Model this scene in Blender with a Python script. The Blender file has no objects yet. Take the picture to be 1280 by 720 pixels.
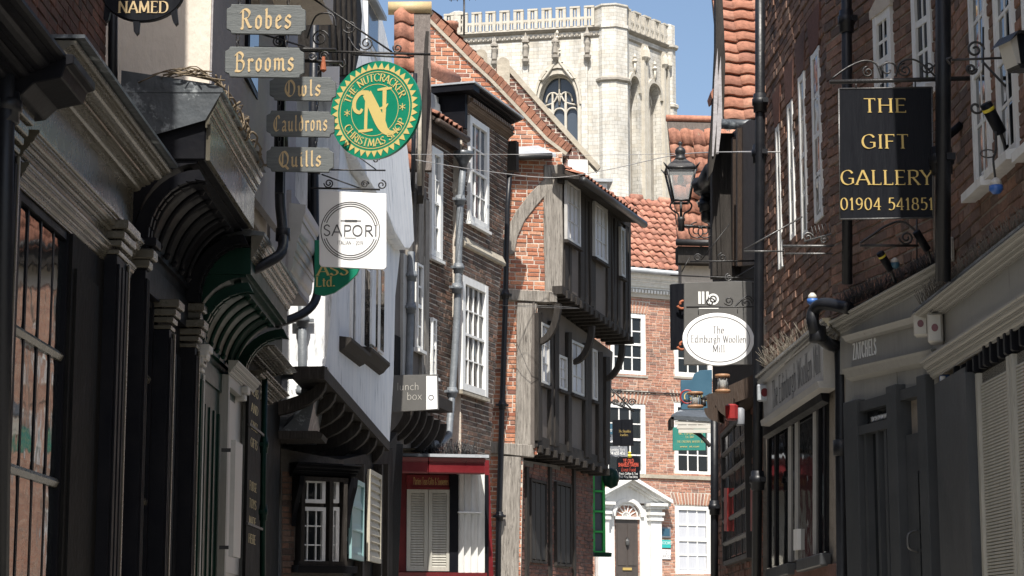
import bpy, bmesh, math, random
from mathutils import Matrix, Vector
random.seed(7)
R = math.radians
SC = bpy.context.scene
COL = SC.collection

# ------------------------------------------------------------------ camera, sky, sun, exposure
FPX, CY0, TILT = 2600.0, 360.0, math.atan(430 / 2600.0)
EYE = 1.6
cam = bpy.data.cameras.new('camera')
cam.sensor_width = 36.0
cam.lens = FPX / 1280 * 36.0
cam.clip_start, cam.clip_end = 0.1, 3000
camo = bpy.data.objects.new('camera', cam)
COL.objects.link(camo)
camo.location = (0, 0, EYE)
camo.rotation_euler = (R(90) + TILT, 0, 0)
SC.camera = camo

SUN_EL, SUN_AZ = R(56), R(-2)      # azimuth of the sun seen from behind the camera; negative = to the left
w = bpy.data.worlds.new('World')
SC.world = w
w.use_nodes = True
nt = w.node_tree
sky = nt.nodes.new('ShaderNodeTexSky')
sky.sky_type = 'NISHITA'
sky.sun_disc = False
sky.sun_elevation = SUN_EL
sky.sun_rotation = math.pi + SUN_AZ
sky.air_density = 1.0
sky.dust_density = 2.4
sky.ozone_density = 1.6
nt.links.new(sky.outputs[0], nt.nodes['Background'].inputs[0])
nt.nodes['Background'].inputs[1].default_value = 0.10
sl = bpy.data.lights.new('sun', 'SUN')
sl.energy = 5.0
sl.angle = R(0.5)
sl.color = (1.0, 0.95, 0.87)
so = bpy.data.objects.new('sun', sl)
COL.objects.link(so)
_d = Vector((-math.sin(SUN_AZ) * math.cos(SUN_EL), math.cos(SUN_AZ) * math.cos(SUN_EL), -math.sin(SUN_EL)))
so.rotation_euler = _d.to_track_quat('-Z', 'Y').to_euler()
SC.view_settings.view_transform = 'Standard'
SC.view_settings.look = 'None'
SC.view_settings.exposure = 0.75
SC.view_settings.gamma = 1.0
SC.cycles.max_bounces = 6
SC.cycles.transparent_max_bounces = 12

# ------------------------------------------------------------------ helpers
def ray(px, py):
    a, b = (px - 640) / FPX, (CY0 - py) / FPX
    return Vector((a, math.cos(TILT) - b * math.sin(TILT), math.sin(TILT) + b * math.cos(TILT)))

def at(px, py, Y):
    r = ray(px, py)
    t = Y / r.y
    return Vector((r.x * t, Y, EYE + r.z * t))

def project(p):
    y, z = p[1], p[2] - EYE
    d = y * math.cos(TILT) + z * math.sin(TILT)
    v = -y * math.sin(TILT) + z * math.cos(TILT)
    if d <= 0.1: return (-9999, -9999)
    return (640 + FPX * p[0] / d, CY0 - FPX * v / d)

def ground_z(y):
    return 0.045 * max(-20.0, min(y, 60.0))

class Fr:
    """a vertical plane seen as a facade: local x runs left to right along it, local y goes into it, z up"""
    def __init__(s, x, y, ang, z0=None):
        s.o = Vector((x, y, ground_z(y) if z0 is None else z0))
        s.d = Vector((math.cos(ang), math.sin(ang), 0))
        s.n = Vector((s.d.y, -s.d.x, 0))
        s.M = Matrix.Translation(s.o) @ Matrix.Rotation(ang, 4, 'Z')
    @staticmethod
    def two(a, b, z0=None):
        f = Fr(a[0], a[1], math.atan2(b[1] - a[1], b[0] - a[0]), z0)
        f.L = math.hypot(b[0] - a[0], b[1] - a[1])
        return f
    def P(s, px, py, off=0.0):
        r = ray(px, py)
        c = s.o + s.n * off
        e = Vector((0, 0, EYE))
        t = (c - e).dot(s.n) / r.dot(s.n)
        p = e + r * t - s.o
        return (p.dot(s.d), p.z)
    def rect(s, x0, y0, x1, y1, off=0.0):
        xm, ym = (x0 + x1) / 2, (y0 + y1) / 2
        return (s.P(x0, ym, off)[0], s.P(xm, y1, off)[1], s.P(x1, ym, off)[0], s.P(xm, y0, off)[1])
    def poly(s, pts, off=0.0):
        return [s.P(x, y, off) for x, y in pts]
    def mpp(s, px, py, off=0.0):
        a, b = s.P(px, py - 2, off), s.P(px, py + 2, off)
        return (a[1] - b[1]) / 4.0

WM = {}
def _world(o):
    while o is not None:
        if o.name in WM: return WM[o.name]
        o = o.parent
    return Matrix.Identity(4)

def T(name, label, cat, fr, group=None, loc=None):
    o = bpy.data.objects.new(name, None)
    o.empty_display_size = 0.2
    COL.objects.link(o)
    M = fr.M if loc is None else fr.M @ Matrix.Translation(loc)
    o.matrix_basis = M
    WM[o.name] = M
    o['label'] = label; o['category'] = cat
    if group: o['group'] = group
    return o

class B:
    def __init__(s, fr): s.fr, s.v, s.f, s.sm = fr, [], [], []
    def add(s, vs, fs, smooth=False):
        k = len(s.v)
        s.v += [tuple(q) for q in vs]
        s.f += [tuple(i + k for i in f) for f in fs]
        s.sm += [smooth] * len(fs)
        return s
    def box(s, u0, u1, v0, v1, z0, z1):
        if u0 > u1: u0, u1 = u1, u0
        if v0 > v1: v0, v1 = v1, v0
        if z0 > z1: z0, z1 = z1, z0
        return s.add([(u0,v0,z0),(u1,v0,z0),(u1,v1,z0),(u0,v1,z0),(u0,v0,z1),(u1,v0,z1),(u1,v1,z1),(u0,v1,z1)],
              [(0,3,2,1),(4,5,6,7),(0,1,5,4),(1,2,6,5),(2,3,7,6),(3,0,4,7)])
    def prism(s, pts, v0, v1):
        """polygon in u,z pushed from v0 (front) to v1"""
        pts = list(pts)
        if sum(a[0]*b[1]-b[0]*a[1] for a, b in zip(pts, pts[1:]+pts[:1])) < 0: pts.reverse()
        n = len(pts)
        vs = [(u, v0, z) for u, z in pts] + [(u, v1, z) for u, z in pts]
        return s.add(vs, [tuple(range(n)), tuple(range(2*n-1, n-1, -1))] + [(i, i+n, (i+1)%n+n, (i+1)%n) for i in range(n)])
    def run(s, prof, u0, u1, dz=0.0, dv=0.0):
        """profile polygon in v,z run along u, dz/dv = rise and drift at the far end"""
        prof = list(prof)
        if sum(a[0]*b[1]-b[0]*a[1] for a, b in zip(prof, prof[1:]+prof[:1])) < 0: prof.reverse()
        n = len(prof)
        vs = [(u0, v, z) for v, z in prof] + [(u1, v + dv, z + dz) for v, z in prof]
        return s.add(vs, [tuple(range(n-1, -1, -1)), tuple(range(n, 2*n))] + [(i, (i+1)%n, (i+1)%n+n, i+n) for i in range(n)])
    def tube(s, pts, r, k=6, closed=False, r1=None):
        pts = [Vector(p) for p in pts]
        n = len(pts)
        rings = []
        ref = None
        for i, p in enumerate(pts):
            a = pts[(i-1) % n] if (closed or i) else p
            b = pts[(i+1) % n] if (closed or i < n-1) else p
            t = (b - a)
            if t.length < 1e-9: t = Vector((0,0,1))
            t.normalize()
            if ref is None:
                ref = Vector((0,1,0)) if abs(t.y) < 0.9 else Vector((1,0,0))
            x = ref - t * ref.dot(t)
            if x.length < 1e-6: x = t.orthogonal()
            x.normalize(); ref = x
            y = t.cross(x)
            rr = r if r1 is None else r + (r1 - r) * i / max(1, n-1)
            rings.append([p + x*math.cos(q*2*math.pi/k)*rr + y*math.sin(q*2*math.pi/k)*rr for q in range(k)])
        vs = [q for ring in rings for q in ring]
        fs = []
        for i in range(n if closed else n-1):
            j = (i+1) % n
            for q in range(k):
                fs.append((i*k+q, i*k+(q+1)%k, j*k+(q+1)%k, j*k+q))
        if not closed:
            fs += [tuple(range(k-1,-1,-1)), tuple(range((n-1)*k, n*k))]
        return s.add(vs, fs, True)
    def lathe(s, c, prof, k=12, sx=1.0, sy=1.0):
        vs, fs = [], []
        for r, z in prof:
            for q in range(k):
                a = q*2*math.pi/k + math.pi/k
                vs.append((c[0]+r*math.cos(a)*sx, c[1]+r*math.sin(a)*sy, c[2]+z))
        n = len(prof)
        for i in range(n-1):
            for q in range(k):
                fs.append((i*k+q, i*k+(q+1)%k, (i+1)*k+(q+1)%k, (i+1)*k+q))
        fs += [tuple(range(k-1,-1,-1)), tuple(range((n-1)*k, n*k))]
        return s.add(vs, fs, k > 8)
    def grid(s, rows, smooth=True, thick=None):
        """rows of equal length of (u,v,z)"""
        n, m = len(rows), len(rows[0])
        return s.add([p for r in rows for p in r],
                     [(i*m+j, i*m+j+1, (i+1)*m+j+1, (i+1)*m+j) for i in range(n-1) for j in range(m-1)], smooth)
    def plate(s, outer, holes, v0, v1):
        """a wall sheet in u,z with holes; reveals go back to v1"""
        bm = bmesh.new()
        es = []
        for loop in [outer] + list(holes):
            vv = [bm.verts.new((u, v0, z)) for u, z in loop]
            for i in range(len(vv)): es.append(bm.edges.new((vv[i], vv[(i+1) % len(vv)])))
        bmesh.ops.triangle_fill(bm, use_beauty=True, use_dissolve=False, edges=es, normal=(0,-1,0))
        bm.verts.index_update()
        vs = [tuple(v.co) for v in bm.verts]
        fs = [tuple(v.index for v in f.verts) for f in bm.faces]
        bm.free()
        s.add(vs, fs)
        for k, loop in enumerate([outer] + list(holes)):
            n = len(loop)
            s.add([(u, v0, z) for u, z in loop] + [(u, v1, z) for u, z in loop], [(i, (i+1)%n, (i+1)%n+n, i+n) for i in range(n)])
        return s
    def build(s, name, m, parent=None, label=None, bevel=0.0):
        P = _world(parent) if parent is not None else s.fr.M
        A = P.inverted() @ s.fr.M
        me = bpy.data.meshes.new(name)
        me.from_pydata([A @ Vector(q) for q in s.v], [], s.f)
        me.polygons.foreach_set('use_smooth', s.sm)
        me.materials.append(m)
        me.update()
        bm = bmesh.new(); bm.from_mesh(me)
        bmesh.ops.recalc_face_normals(bm, faces=bm.faces)
        bm.to_mesh(me); bm.free()
        o = bpy.data.objects.new(name, me)
        COL.objects.link(o)
        if parent is not None: o.parent = parent
        else:
            o.matrix_basis = P
            WM[o.name] = P
        if label: o['label'] = label
        if bevel:
            b = o.modifiers.new('bevel', 'BEVEL'); b.width = bevel; b.segments = 1; b.limit_method = 'ANGLE'
        return o

def tag(o, label, cat, group=None):
    o['label'] = label; o['category'] = cat
    if group: o['group'] = group
    return o

def structure(o):
    o['kind'] = 'structure'
    for k in ('category', 'label'):
        if k in o: del o[k]
    return o

_UNIT = {}
def unit_mesh(key, m):
    """unit box: front at y=0 going back to y=1, x and z 0..1, no back face"""
    k = (key, m.name)
    if k not in _UNIT:
        me = bpy.data.meshes.new(key)
        j = 0.07
        me.from_pydata([(j*.3,0,j),(1-j*.3,0,j),(1-j*.3,0,1-j),(j*.3,0,1-j),(0,.25,0),(1,.25,0),(1,.25,1),(0,.25,1),(0,1,0),(1,1,0),(1,1,1),(0,1,1)],
            [], [(0,1,2,3),(0,4,5,1),(1,5,6,2),(2,6,7,3),(3,7,4,0),(4,8,9,5),(5,9,10,6),(6,10,11,7),(7,11,8,4)])
        me.materials.append(m); me.update()
        _UNIT[k] = me
    return _UNIT[k]

def inst(name, me, fr, loc, scale, parent, rot=None):
    o = bpy.data.objects.new(name, me)
    COL.objects.link(o)
    o.parent = parent
    L = Matrix.Translation(loc)
    if rot is not None: L = L @ rot
    o.matrix_basis = _world(parent).inverted() @ fr.M @ L @ Matrix.Diagonal((scale[0], scale[1], scale[2], 1))
    return o

def scan(poly, z):
    xs = []
    n = len(poly)
    for i in range(n):
        (a, za), (b, zb) = poly[i], poly[(i+1) % n]
        if (za <= z) != (zb <= z): xs.append(a + (b - a) * (z - za) / (zb - za))
    xs.sort()
    return [(xs[i], xs[i+1]) for i in range(0, len(xs)-1, 2)]

def cut(iv, a, b):
    out = []
    for p, q in iv:
        if b <= p or a >= q: out.append((p, q)); continue
        if a > p: out.append((p, a))
        if b < q: out.append((b, q))
    return out

def bricks(fr, parent, poly, holes, m, v=0.0, proud=0.008, L=0.225, H=0.073, jt=0.011, limit=300, vis=None, name='brick', depth=0.03, stuff=True):
    """lays bricks course by course over a polygon in u,z; holes are polygons in u,z"""
    z0, z1 = min(p[1] for p in poly), max(p[1] for p in poly)
    lay = []
    k = 0
    rnd = random.Random(int(abs(z0*1000+poly[0][0]*77)) + len(poly))
    z = z0
    while z < z1:
        h = H * rnd.uniform(.96, 1.04)
        zm = z + h/2
        iv = scan(poly, zm)
        for hp in holes:
            for a, b in scan(hp, zm): iv = cut(iv, a, b)
        for a, b in iv:
            u = a - (0.5 * L if k % 2 else 0.0)
            hd = 0
            while u < b:
                l = L * rnd.uniform(.93, 1.06)
                if rnd.random() < .22: l *= .55
                p, q = max(u, a) + jt/2, min(u + l, b) - jt/2
                if q - p > 0.035:
                    lay.append((p, q, z + jt/2, z + h - jt/2, proud * rnd.uniform(.3, 1.5), rnd.uniform(-.004,.004)))
                u += l
        z += h; k += 1
    def score(t):
        c = fr.M @ Vector(((t[0]+t[1])/2, v, (t[2]+t[3])/2))
        x, y = project(c)
        vv = vis or (0, 0, 1280, 720)
        inside = vv[0] <= x <= vv[2] and vv[1] <= y <= vv[3]
        return (0 if inside else 1, c.length)
    lay.sort(key=score)
    me = unit_mesh(name, m)
    for p, q, a, b, d, sk in lay[:limit]:
        inst(name, me, fr, (p, v - d, a + sk), (q-p, depth, b-a), parent)
    rest = lay[limit:]
    if rest and stuff:
        bb = B(fr)
        src = [tuple(x.co) for x in me.vertices]; sf = [tuple(f.vertices) for f in me.polygons]
        for p, q, a, b, d, sk in rest:
            bb.add([(p+x*(q-p), v-d+y*depth, a+sk+zz*(b-a)) for x, y, zz in src], sf)
        o = bb.build(name + '_courses', m, parent)
        o['kind'] = 'stuff'

def spiral(c, r0, r1, a0, turns, n=22):
    return [(c[0] + (r0+(r1-r0)*i/n)*math.cos(a0+turns*2*math.pi*i/n), c[1], c[2] + (r0+(r1-r0)*i/n)*math.sin(a0+turns*2*math.pi*i/n)) for i in range(n+1)]

def smooth(pts, n=6, closed=False):
    out = []
    N = len(pts)
    for i in range(N if closed else N-1):
        g = (lambda k: pts[k % N]) if closed else (lambda k: pts[max(0, min(N-1, k))])
        p0, p1, p2, p3 = g(i-1), g(i), g(i+1), g(i+2)
        for k in range(n):
            t = k / n
            out.append(tuple(0.5*((2*b)+(-a+c)*t+(2*a-5*b+4*c-d)*t*t+(-a+3*b-3*c+d)*t**3) for a, b, c, d in zip(p0, p1, p2, p3)))
    if not closed: out.append(tuple(pts[-1]))
    return out

# ------------------------------------------------------------------ materials
M = {}
def nodes(name):
    m = bpy.data.materials.new(name); m.use_nodes = True
    t = m.node_tree
    return m, t, t.nodes['Principled BSDF'], t.nodes.new, t.links.new

def surf(name, c1, c2=None, rough=.6, scale=4.0, stretch=(1,1,1), bump=.15, bscale=None, metal=0.0, spec=.5, detail=6, spots=None, spot_scale=3.0, spot_lo=.62, coat=0.0, rvar=.15):
    m, t, b, N, L = nodes(name)
    c2 = c2 or tuple(x*.7 for x in c1)
    g = N('ShaderNodeNewGeometry')
    mp = N('ShaderNodeVectorMath'); mp.operation = 'MULTIPLY'; mp.inputs[1].default_value = stretch
    L(g.outputs['Position'], mp.inputs[0])
    n = N('ShaderNodeTexNoise'); n.inputs['Scale'].default_value = scale; n.inputs['Detail'].default_value = detail; n.inputs['Roughness'].default_value = .65
    L(mp.outputs[0], n.inputs['Vector'])
    r = N('ShaderNodeMapRange'); r.inputs[1].default_value = .3; r.inputs[2].default_value = .7
    L(n.outputs[0], r.inputs[0])
    mx = N('ShaderNodeMix'); mx.data_type = 'RGBA'
    mx.inputs[6].default_value = (*c1, 1); mx.inputs[7].default_value = (*c2, 1)
    L(r.outputs[0], mx.inputs[0])
    out = mx.outputs[2]
    if spots:
        n2 = N('ShaderNodeTexNoise'); n2.inputs['Scale'].default_value = spot_scale; n2.inputs['Detail'].default_value = 9; n2.inputs['Roughness'].default_value = .7
        L(mp.outputs[0], n2.inputs['Vector'])
        r2 = N('ShaderNodeMapRange'); r2.inputs[1].default_value = spot_lo; r2.inputs[2].default_value = spot_lo + .08
        L(n2.outputs[0], r2.inputs[0])
        m2 = N('ShaderNodeMix'); m2.data_type = 'RGBA'; m2.inputs[7].default_value = (*spots, 1)
        L(r2.outputs[0], m2.inputs[0]); L(out, m2.inputs[6]); out = m2.outputs[2]
    L(out, b.inputs['Base Color'])
    rr = N('ShaderNodeMapRange'); rr.inputs[3].default_value = max(.04, rough-rvar); rr.inputs[4].default_value = min(1, rough+rvar)
    L(n.outputs[0], rr.inputs[0]); L(rr.outputs[0], b.inputs['Roughness'])
    b.inputs['Metallic'].default_value = metal
    b.inputs['Specular IOR Level'].default_value = spec
    b.inputs['Coat Weight'].default_value = coat
    if bump:
        n3 = N('ShaderNodeTexNoise'); n3.inputs['Scale'].default_value = bscale or scale*4; n3.inputs['Detail'].default_value = 5
        L(mp.outputs[0], n3.inputs['Vector'])
        bp = N('ShaderNodeBump'); bp.inputs['Strength'].default_value = bump; bp.inputs['Distance'].default_value = .02
        L(n3.outputs[0], bp.inputs['Height']); L(bp.outputs[0], b.inputs['Normal'])
    M[name] = m
    return m

def pieces(name, cols, rough=.85, scale=30.0, bump=.5, spots=None, lo=.62):
    """bricks and tiles: a tone of its own for every piece, plus grain and stains"""
    m, t, b, N, L = nodes(name)
    oi, g = N('ShaderNodeObjectInfo'), N('ShaderNodeNewGeometry')
    ad = N('ShaderNodeMath'); ad.operation = 'ADD'
    L(oi.outputs['Random'], ad.inputs[0]); L(g.outputs['Random Per Island'], ad.inputs[1])
    fr = N('ShaderNodeMath'); fr.operation = 'FRACT'; L(ad.outputs[0], fr.inputs[0])
    cr = N('ShaderNodeValToRGB')
    e = cr.color_ramp.elements
    while len(e) < len(cols): e.new(.5)
    for i, c in enumerate(cols):
        e[i].position = i / (len(cols) - 1); e[i].color = (*c, 1)
    L(fr.outputs[0], cr.inputs[0])
    n = N('ShaderNodeTexNoise'); n.inputs['Scale'].default_value = scale; n.inputs['Detail'].default_value = 5; n.inputs['Roughness'].default_value = .7
    L(g.outputs['Position'], n.inputs['Vector'])
    mr = N('ShaderNodeMapRange'); mr.inputs[1].default_value = .3; mr.inputs[2].default_value = .7; mr.inputs[3].default_value = .62; mr.inputs[4].default_value = 1.25
    L(n.outputs[0], mr.inputs[0])
    mx = N('ShaderNodeVectorMath'); mx.operation = 'SCALE'
    L(cr.outputs[0], mx.inputs[0]); L(mr.outputs[0], mx.inputs['Scale'])
    nl = N('ShaderNodeTexNoise'); nl.inputs['Scale'].default_value = .9; nl.inputs['Detail'].default_value = 7; nl.inputs['Roughness'].default_value = .65
    L(g.outputs['Position'], nl.inputs['Vector'])
    ml = N('ShaderNodeMapRange'); ml.inputs[1].default_value = .3; ml.inputs[2].default_value = .7; ml.inputs[3].default_value = .66; ml.inputs[4].default_value = 1.22
    L(nl.outputs[0], ml.inputs[0])
    sl_ = N('ShaderNodeVectorMath'); sl_.operation = 'SCALE'; L(mx.outputs[0], sl_.inputs[0]); L(ml.outputs[0], sl_.inputs['Scale'])
    out = sl_.outputs[0]
    if spots:
        n2 = N('ShaderNodeTexNoise'); n2.inputs['Scale'].default_value = 5; n2.inputs['Detail'].default_value = 8; n2.inputs['Roughness'].default_value = .75
        L(g.outputs['Position'], n2.inputs['Vector'])
        r2 = N('ShaderNodeMapRange'); r2.inputs[1].default_value = lo; r2.inputs[2].default_value = lo + .1; r2.inputs[4].default_value = .8
        L(n2.outputs[0], r2.inputs[0])
        m2 = N('ShaderNodeMix'); m2.data_type = 'RGBA'; m2.inputs[7].default_value = (*spots, 1)
        L(r2.outputs[0], m2.inputs[0]); L(out, m2.inputs[6]); out = m2.outputs[2]
    L(out, b.inputs['Base Color'])
    b.inputs['Roughness'].default_value = rough
    b.inputs['Specular IOR Level'].default_value = .3
    bp = N('ShaderNodeBump'); bp.inputs['Strength'].default_value = bump; bp.inputs['Distance'].default_value = .01
    L(n.outputs[0], bp.inputs['Height']); L(bp.outputs[0], b.inputs['Normal'])
    M[name] = m
    return m

def ashlar(name, c1, c2, mortar, bw, bh, rough=.85):
    m, t, b, N, L = nodes(name)
    tc = N('ShaderNodeTexCoord'); sx = N('ShaderNodeSeparateXYZ'); cb = N('ShaderNodeCombineXYZ'); ad = N('ShaderNodeMath')
    L(tc.outputs['Object'], sx.inputs[0]); L(sx.outputs[0], ad.inputs[0]); L(sx.outputs[1], ad.inputs[1])
    L(ad.outputs[0], cb.inputs[0]); L(sx.outputs[2], cb.inputs[1])
    br = N('ShaderNodeTexBrick')
    br.inputs['Color1'].default_value = (*c1, 1); br.inputs['Color2'].default_value = (*c2, 1); br.inputs['Mortar'].default_value = (*mortar, 1)
    br.inputs['Scale'].default_value = 1; br.inputs['Brick Width'].default_value = bw; br.inputs['Row Height'].default_value = bh; br.inputs['Mortar Size'].default_value = .018
    br.inputs['Bias'].default_value = -.35
    L(cb.outputs[0], br.inputs['Vector'])
    n = N('ShaderNodeTexNoise'); n.inputs['Scale'].default_value = .35; n.inputs['Detail'].default_value = 9; n.inputs['Roughness'].default_value = .72
    mp = N('ShaderNodeVectorMath'); mp.operation = 'MULTIPLY'; mp.inputs[1].default_value = (1.6, 1.6, .5)
    L(tc.outputs['Object'], mp.inputs[0]); L(mp.outputs[0], n.inputs['Vector'])
    r = N('ShaderNodeMapRange'); r.inputs[1].default_value = .35; r.inputs[2].default_value = .7; r.inputs[3].default_value = 1.12; r.inputs[4].default_value = .48
    L(n.outputs[0], r.inputs[0])
    sc = N('ShaderNodeVectorMath'); sc.operation = 'SCALE'
    L(br.outputs['Color'], sc.inputs[0]); L(r.outputs[0], sc.inputs['Scale'])
    L(sc.outputs[0], b.inputs['Base Color'])
    b.inputs['Roughness'].default_value = rough
    bp = N('ShaderNodeBump'); bp.inputs['Strength'].default_value = .5; bp.inputs['Distance'].default_value = .05
    n2 = N('ShaderNodeTexNoise'); n2.inputs['Scale'].default_value = 4; n2.inputs['Detail'].default_value = 6
    L(tc.outputs['Object'], n2.inputs['Vector'])
    L(n2.outputs[0], bp.inputs['Height']); L(bp.outputs[0], b.inputs['Normal'])
    M[name] = m
    return m

surf('wire_grey', (.16,.155,.15), (.12,.118,.115), rough=.6, bump=0)
surf('black_paint', (.006,.0065,.009), (.011,.011,.013), rough=.45, bump=.12, spec=.07, spots=(.03,.028,.025), spot_scale=14, spot_lo=.68)
surf('black_matt', (.007,.007,.0075), (.014,.013,.012), rough=.6, bump=.3, spec=.05)
surf('olive_paint', (.07,.063,.048), (.10,.092,.073), rough=.27, bump=.04, spots=(.035,.033,.028), spot_scale=9, spot_lo=.64)
surf('grey_paint', (.24,.235,.215), (.31,.30,.275), rough=.42, bump=.12, stretch=(6,6,.6), spots=(.10,.095,.08), spot_scale=3, spot_lo=.62)
surf('slate_paint', (.042,.046,.050), (.06,.063,.066), spec=.25, rough=.45, bump=.1)
surf('pale_paint', (.36,.35,.33), (.45,.44,.42), rough=.4, bump=.12, spots=(.16,.14,.11), spot_scale=10, spot_lo=.66)
surf('green_paint', (.003,.018,.012), (.005,.026,.018), spec=.12, rough=.36, bump=.08)
surf('bright_green', (.006,.17,.10), (.008,.2,.115), rough=.35, bump=.03)
surf('fresh_green', (.02,.32,.06), (.02,.27,.05), rough=.4, bump=.03)
surf('red_paint', (.10,.008,.011), (.15,.012,.015), rough=.33, bump=.1, spots=(.05,.01,.01), spot_scale=8, spot_lo=.66)
surf('white_paint', (.78,.78,.76), (.62,.62,.60), rough=.45, bump=.12, stretch=(3,3,.7), spots=(.38,.36,.32), spot_scale=6, spot_lo=.69)
surf('cream_render', (.62,.55,.47), (.52,.46,.39), rough=.85, scale=2, bump=.5, bscale=22, stretch=(1,1,.5), spots=(.40,.35,.29), spot_scale=3)
surf('grey_and_shade_render', (.34,.32,.32), (.27,.26,.27), rough=.85, scale=2, bump=.4, bscale=22)  # plain grey; also darkens the cream house's street wall as if shaded
surf('white_render', (.82,.82,.81), (.66,.68,.70), rough=.8, scale=1.6, bump=.8, bscale=9, stretch=(3.2,3.2,.42), spots=(.40,.415,.43), spot_scale=2.6, spot_lo=.57)
surf('timber_grey', (.34,.312,.275), (.13,.116,.10), rough=.88, scale=6, stretch=(5,5,.4), bump=1.0, bscale=16, spots=(.045,.038,.032), spot_scale=8, spot_lo=.575)
surf('timber_black', (.022,.0195,.0175), (.046,.041,.037), spec=.12, rough=.7, scale=5, stretch=(4,4,.5), bump=.6, bscale=12, spots=(.10,.092,.085), spot_scale=7, spot_lo=.66)
surf('timber_brown', (.05,.031,.02), (.032,.02,.014), rough=.6, scale=5, stretch=(4,4,.5), bump=.4)
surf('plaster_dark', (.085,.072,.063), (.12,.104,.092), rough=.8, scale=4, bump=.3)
surf('shutter_cream', (.46,.43,.35), (.36,.33,.26), rough=.6, scale=3, bump=.2, spots=(.12,.1,.08), spot_scale=18, spot_lo=.68)
surf('teal_paint', (.19,.33,.34), (.24,.38,.38), rough=.5, bump=.1)
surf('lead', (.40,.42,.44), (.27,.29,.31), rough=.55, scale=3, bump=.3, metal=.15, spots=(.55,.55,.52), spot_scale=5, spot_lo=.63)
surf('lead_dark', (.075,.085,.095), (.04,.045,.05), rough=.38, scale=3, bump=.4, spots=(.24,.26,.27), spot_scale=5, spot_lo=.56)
surf('iron', (.012,.012,.013), (.022,.02,.019), rough=.45, scale=20, bump=.2)
surf('iron_bright', (.16,.16,.16), (.07,.07,.07), rough=.4, scale=14, bump=.2, metal=.5)
surf('pipe_black', (.007,.008,.011), (.012,.013,.016), spec=.35, rough=.42, scale=8, bump=.1)
surf('pipe_grey', (.16,.175,.19), (.10,.11,.12), rough=.5, scale=8, bump=.25, spots=(.35,.35,.34), spot_scale=14, spot_lo=.66)
surf('mortar', (.30,.26,.215), (.22,.19,.155), rough=.95, scale=12, bump=.6)
surf('mortar_dark', (.13,.115,.10), (.09,.08,.07), rough=.95, scale=12, bump=.6)
surf('mortar_pale', (.55,.50,.43), (.44,.39,.33), rough=.95, scale=12, bump=.5)
surf('coping', (.40,.36,.29), (.27,.24,.19), rough=.9, scale=3, bump=.7, spots=(.16,.14,.10), spot_scale=4, spot_lo=.62)
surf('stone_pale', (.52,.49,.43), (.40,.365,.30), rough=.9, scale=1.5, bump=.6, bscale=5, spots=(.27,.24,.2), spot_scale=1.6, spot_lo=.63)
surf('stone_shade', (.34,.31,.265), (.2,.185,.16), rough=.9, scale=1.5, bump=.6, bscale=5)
surf('board_black', (.006,.0065,.009), (.009,.010,.013), rough=.45, scale=8, stretch=(5,5,.5), bump=.12, spec=.1, spots=(.016,.017,.02), spot_scale=5, spot_lo=.64)
surf('board_wood', (.060,.068,.070), (.11,.12,.12), rough=.6, scale=6, stretch=(.8,4,8), bump=.18)
surf('board_white', (.80,.80,.80), (.76,.76,.77), rough=.4, bump=0)
surf('board_grey', (.085,.082,.077), (.098,.095,.09), rough=.5, bump=.05)
surf('board_blue', (.03,.085,.13), (.035,.10,.15), rough=.45, bump=.05)
surf('board_slate', (.17,.18,.20), (.2,.21,.23), rough=.5, bump=.05)
surf('board_green', (.02,.16,.13), (.025,.18,.145), rough=.45, bump=.05)
surf('gold', (.46,.33,.105), (.38,.27,.085), rough=.4, scale=20, bump=.1)
surf('gold_pale', (.54,.43,.16), (.49,.39,.145), rough=.45, bump=0)
surf('ochre', (.50,.37,.19), (.38,.28,.15), rough=.6, scale=25, bump=.1)
surf('ink_grey', (.05,.05,.055), (.065,.065,.07), rough=.5, bump=0)
surf('ink_white', (.78,.78,.76), (.72,.72,.7), rough=.5, bump=0)
surf('ink_red', (.6,.09,.05), (.5,.07,.04), rough=.5, bump=0)
surf('door_brown', (.060,.050,.045), (.075,.062,.055), rough=.4, bump=.1)
surf('plastic_white', (.50,.48,.43), (.42,.40,.36), rough=.4, bump=.05)
surf('plastic_blue', (.03,.10,.33), (.04,.13,.4), rough=.4, bump=.05)
surf('plastic_red', (.28,.02,.02), (.22,.02,.02), rough=.4, bump=.05)
surf('yellow', (.62,.5,.05), (.55,.44,.04), rough=.4, bump=.03)
surf('turquoise', (.03,.40,.38), (.03,.36,.34), rough=.4, bump=.02)
surf('wood_orange', (.36,.20,.105), (.27,.14,.075), rough=.5, scale=12, bump=.2)
surf('spike', (.17,.145,.11), (.09,.08,.065), rough=.6, scale=10, bump=0)
surf('cobble', (.22,.21,.195), (.15,.145,.135), rough=.8, scale=3, bump=.8)
surf('flagstone', (.38,.35,.30), (.28,.26,.22), rough=.85, scale=2, bump=.5)
surf('ground', (.16,.14,.11), (.1,.1,.08), rough=.95, scale=1, bump=.3)
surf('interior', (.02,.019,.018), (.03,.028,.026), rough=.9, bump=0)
surf('blind', (.50,.515,.55), (.42,.435,.475), rough=.7, scale=6, stretch=(8,8,.6), bump=.1)
surf('curtain', (.68,.68,.66), (.6,.6,.58), rough=.8, scale=3, bump=.1)
surf('cornice_brown', (.15,.105,.075), (.10,.072,.052), rough=.6, scale=5, bump=.3, spots=(.05,.04,.035), spot_scale=8, spot_lo=.62)
surf('cable', (.02,.02,.02), (.03,.03,.03), rough=.5, bump=0)
surf('cable_pale', (.42,.41,.40), (.36,.35,.34), rough=.5, bump=0)
surf('rust', (.36,.11,.05), (.25,.07,.03), rough=.8, scale=30, bump=.3)
surf('shutter_grey', (.40,.385,.335), (.31,.30,.26), rough=.6, scale=3, bump=.2, stretch=(5,5,.6), spots=(.15,.14,.12), spot_scale=8, spot_lo=.63)
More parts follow.
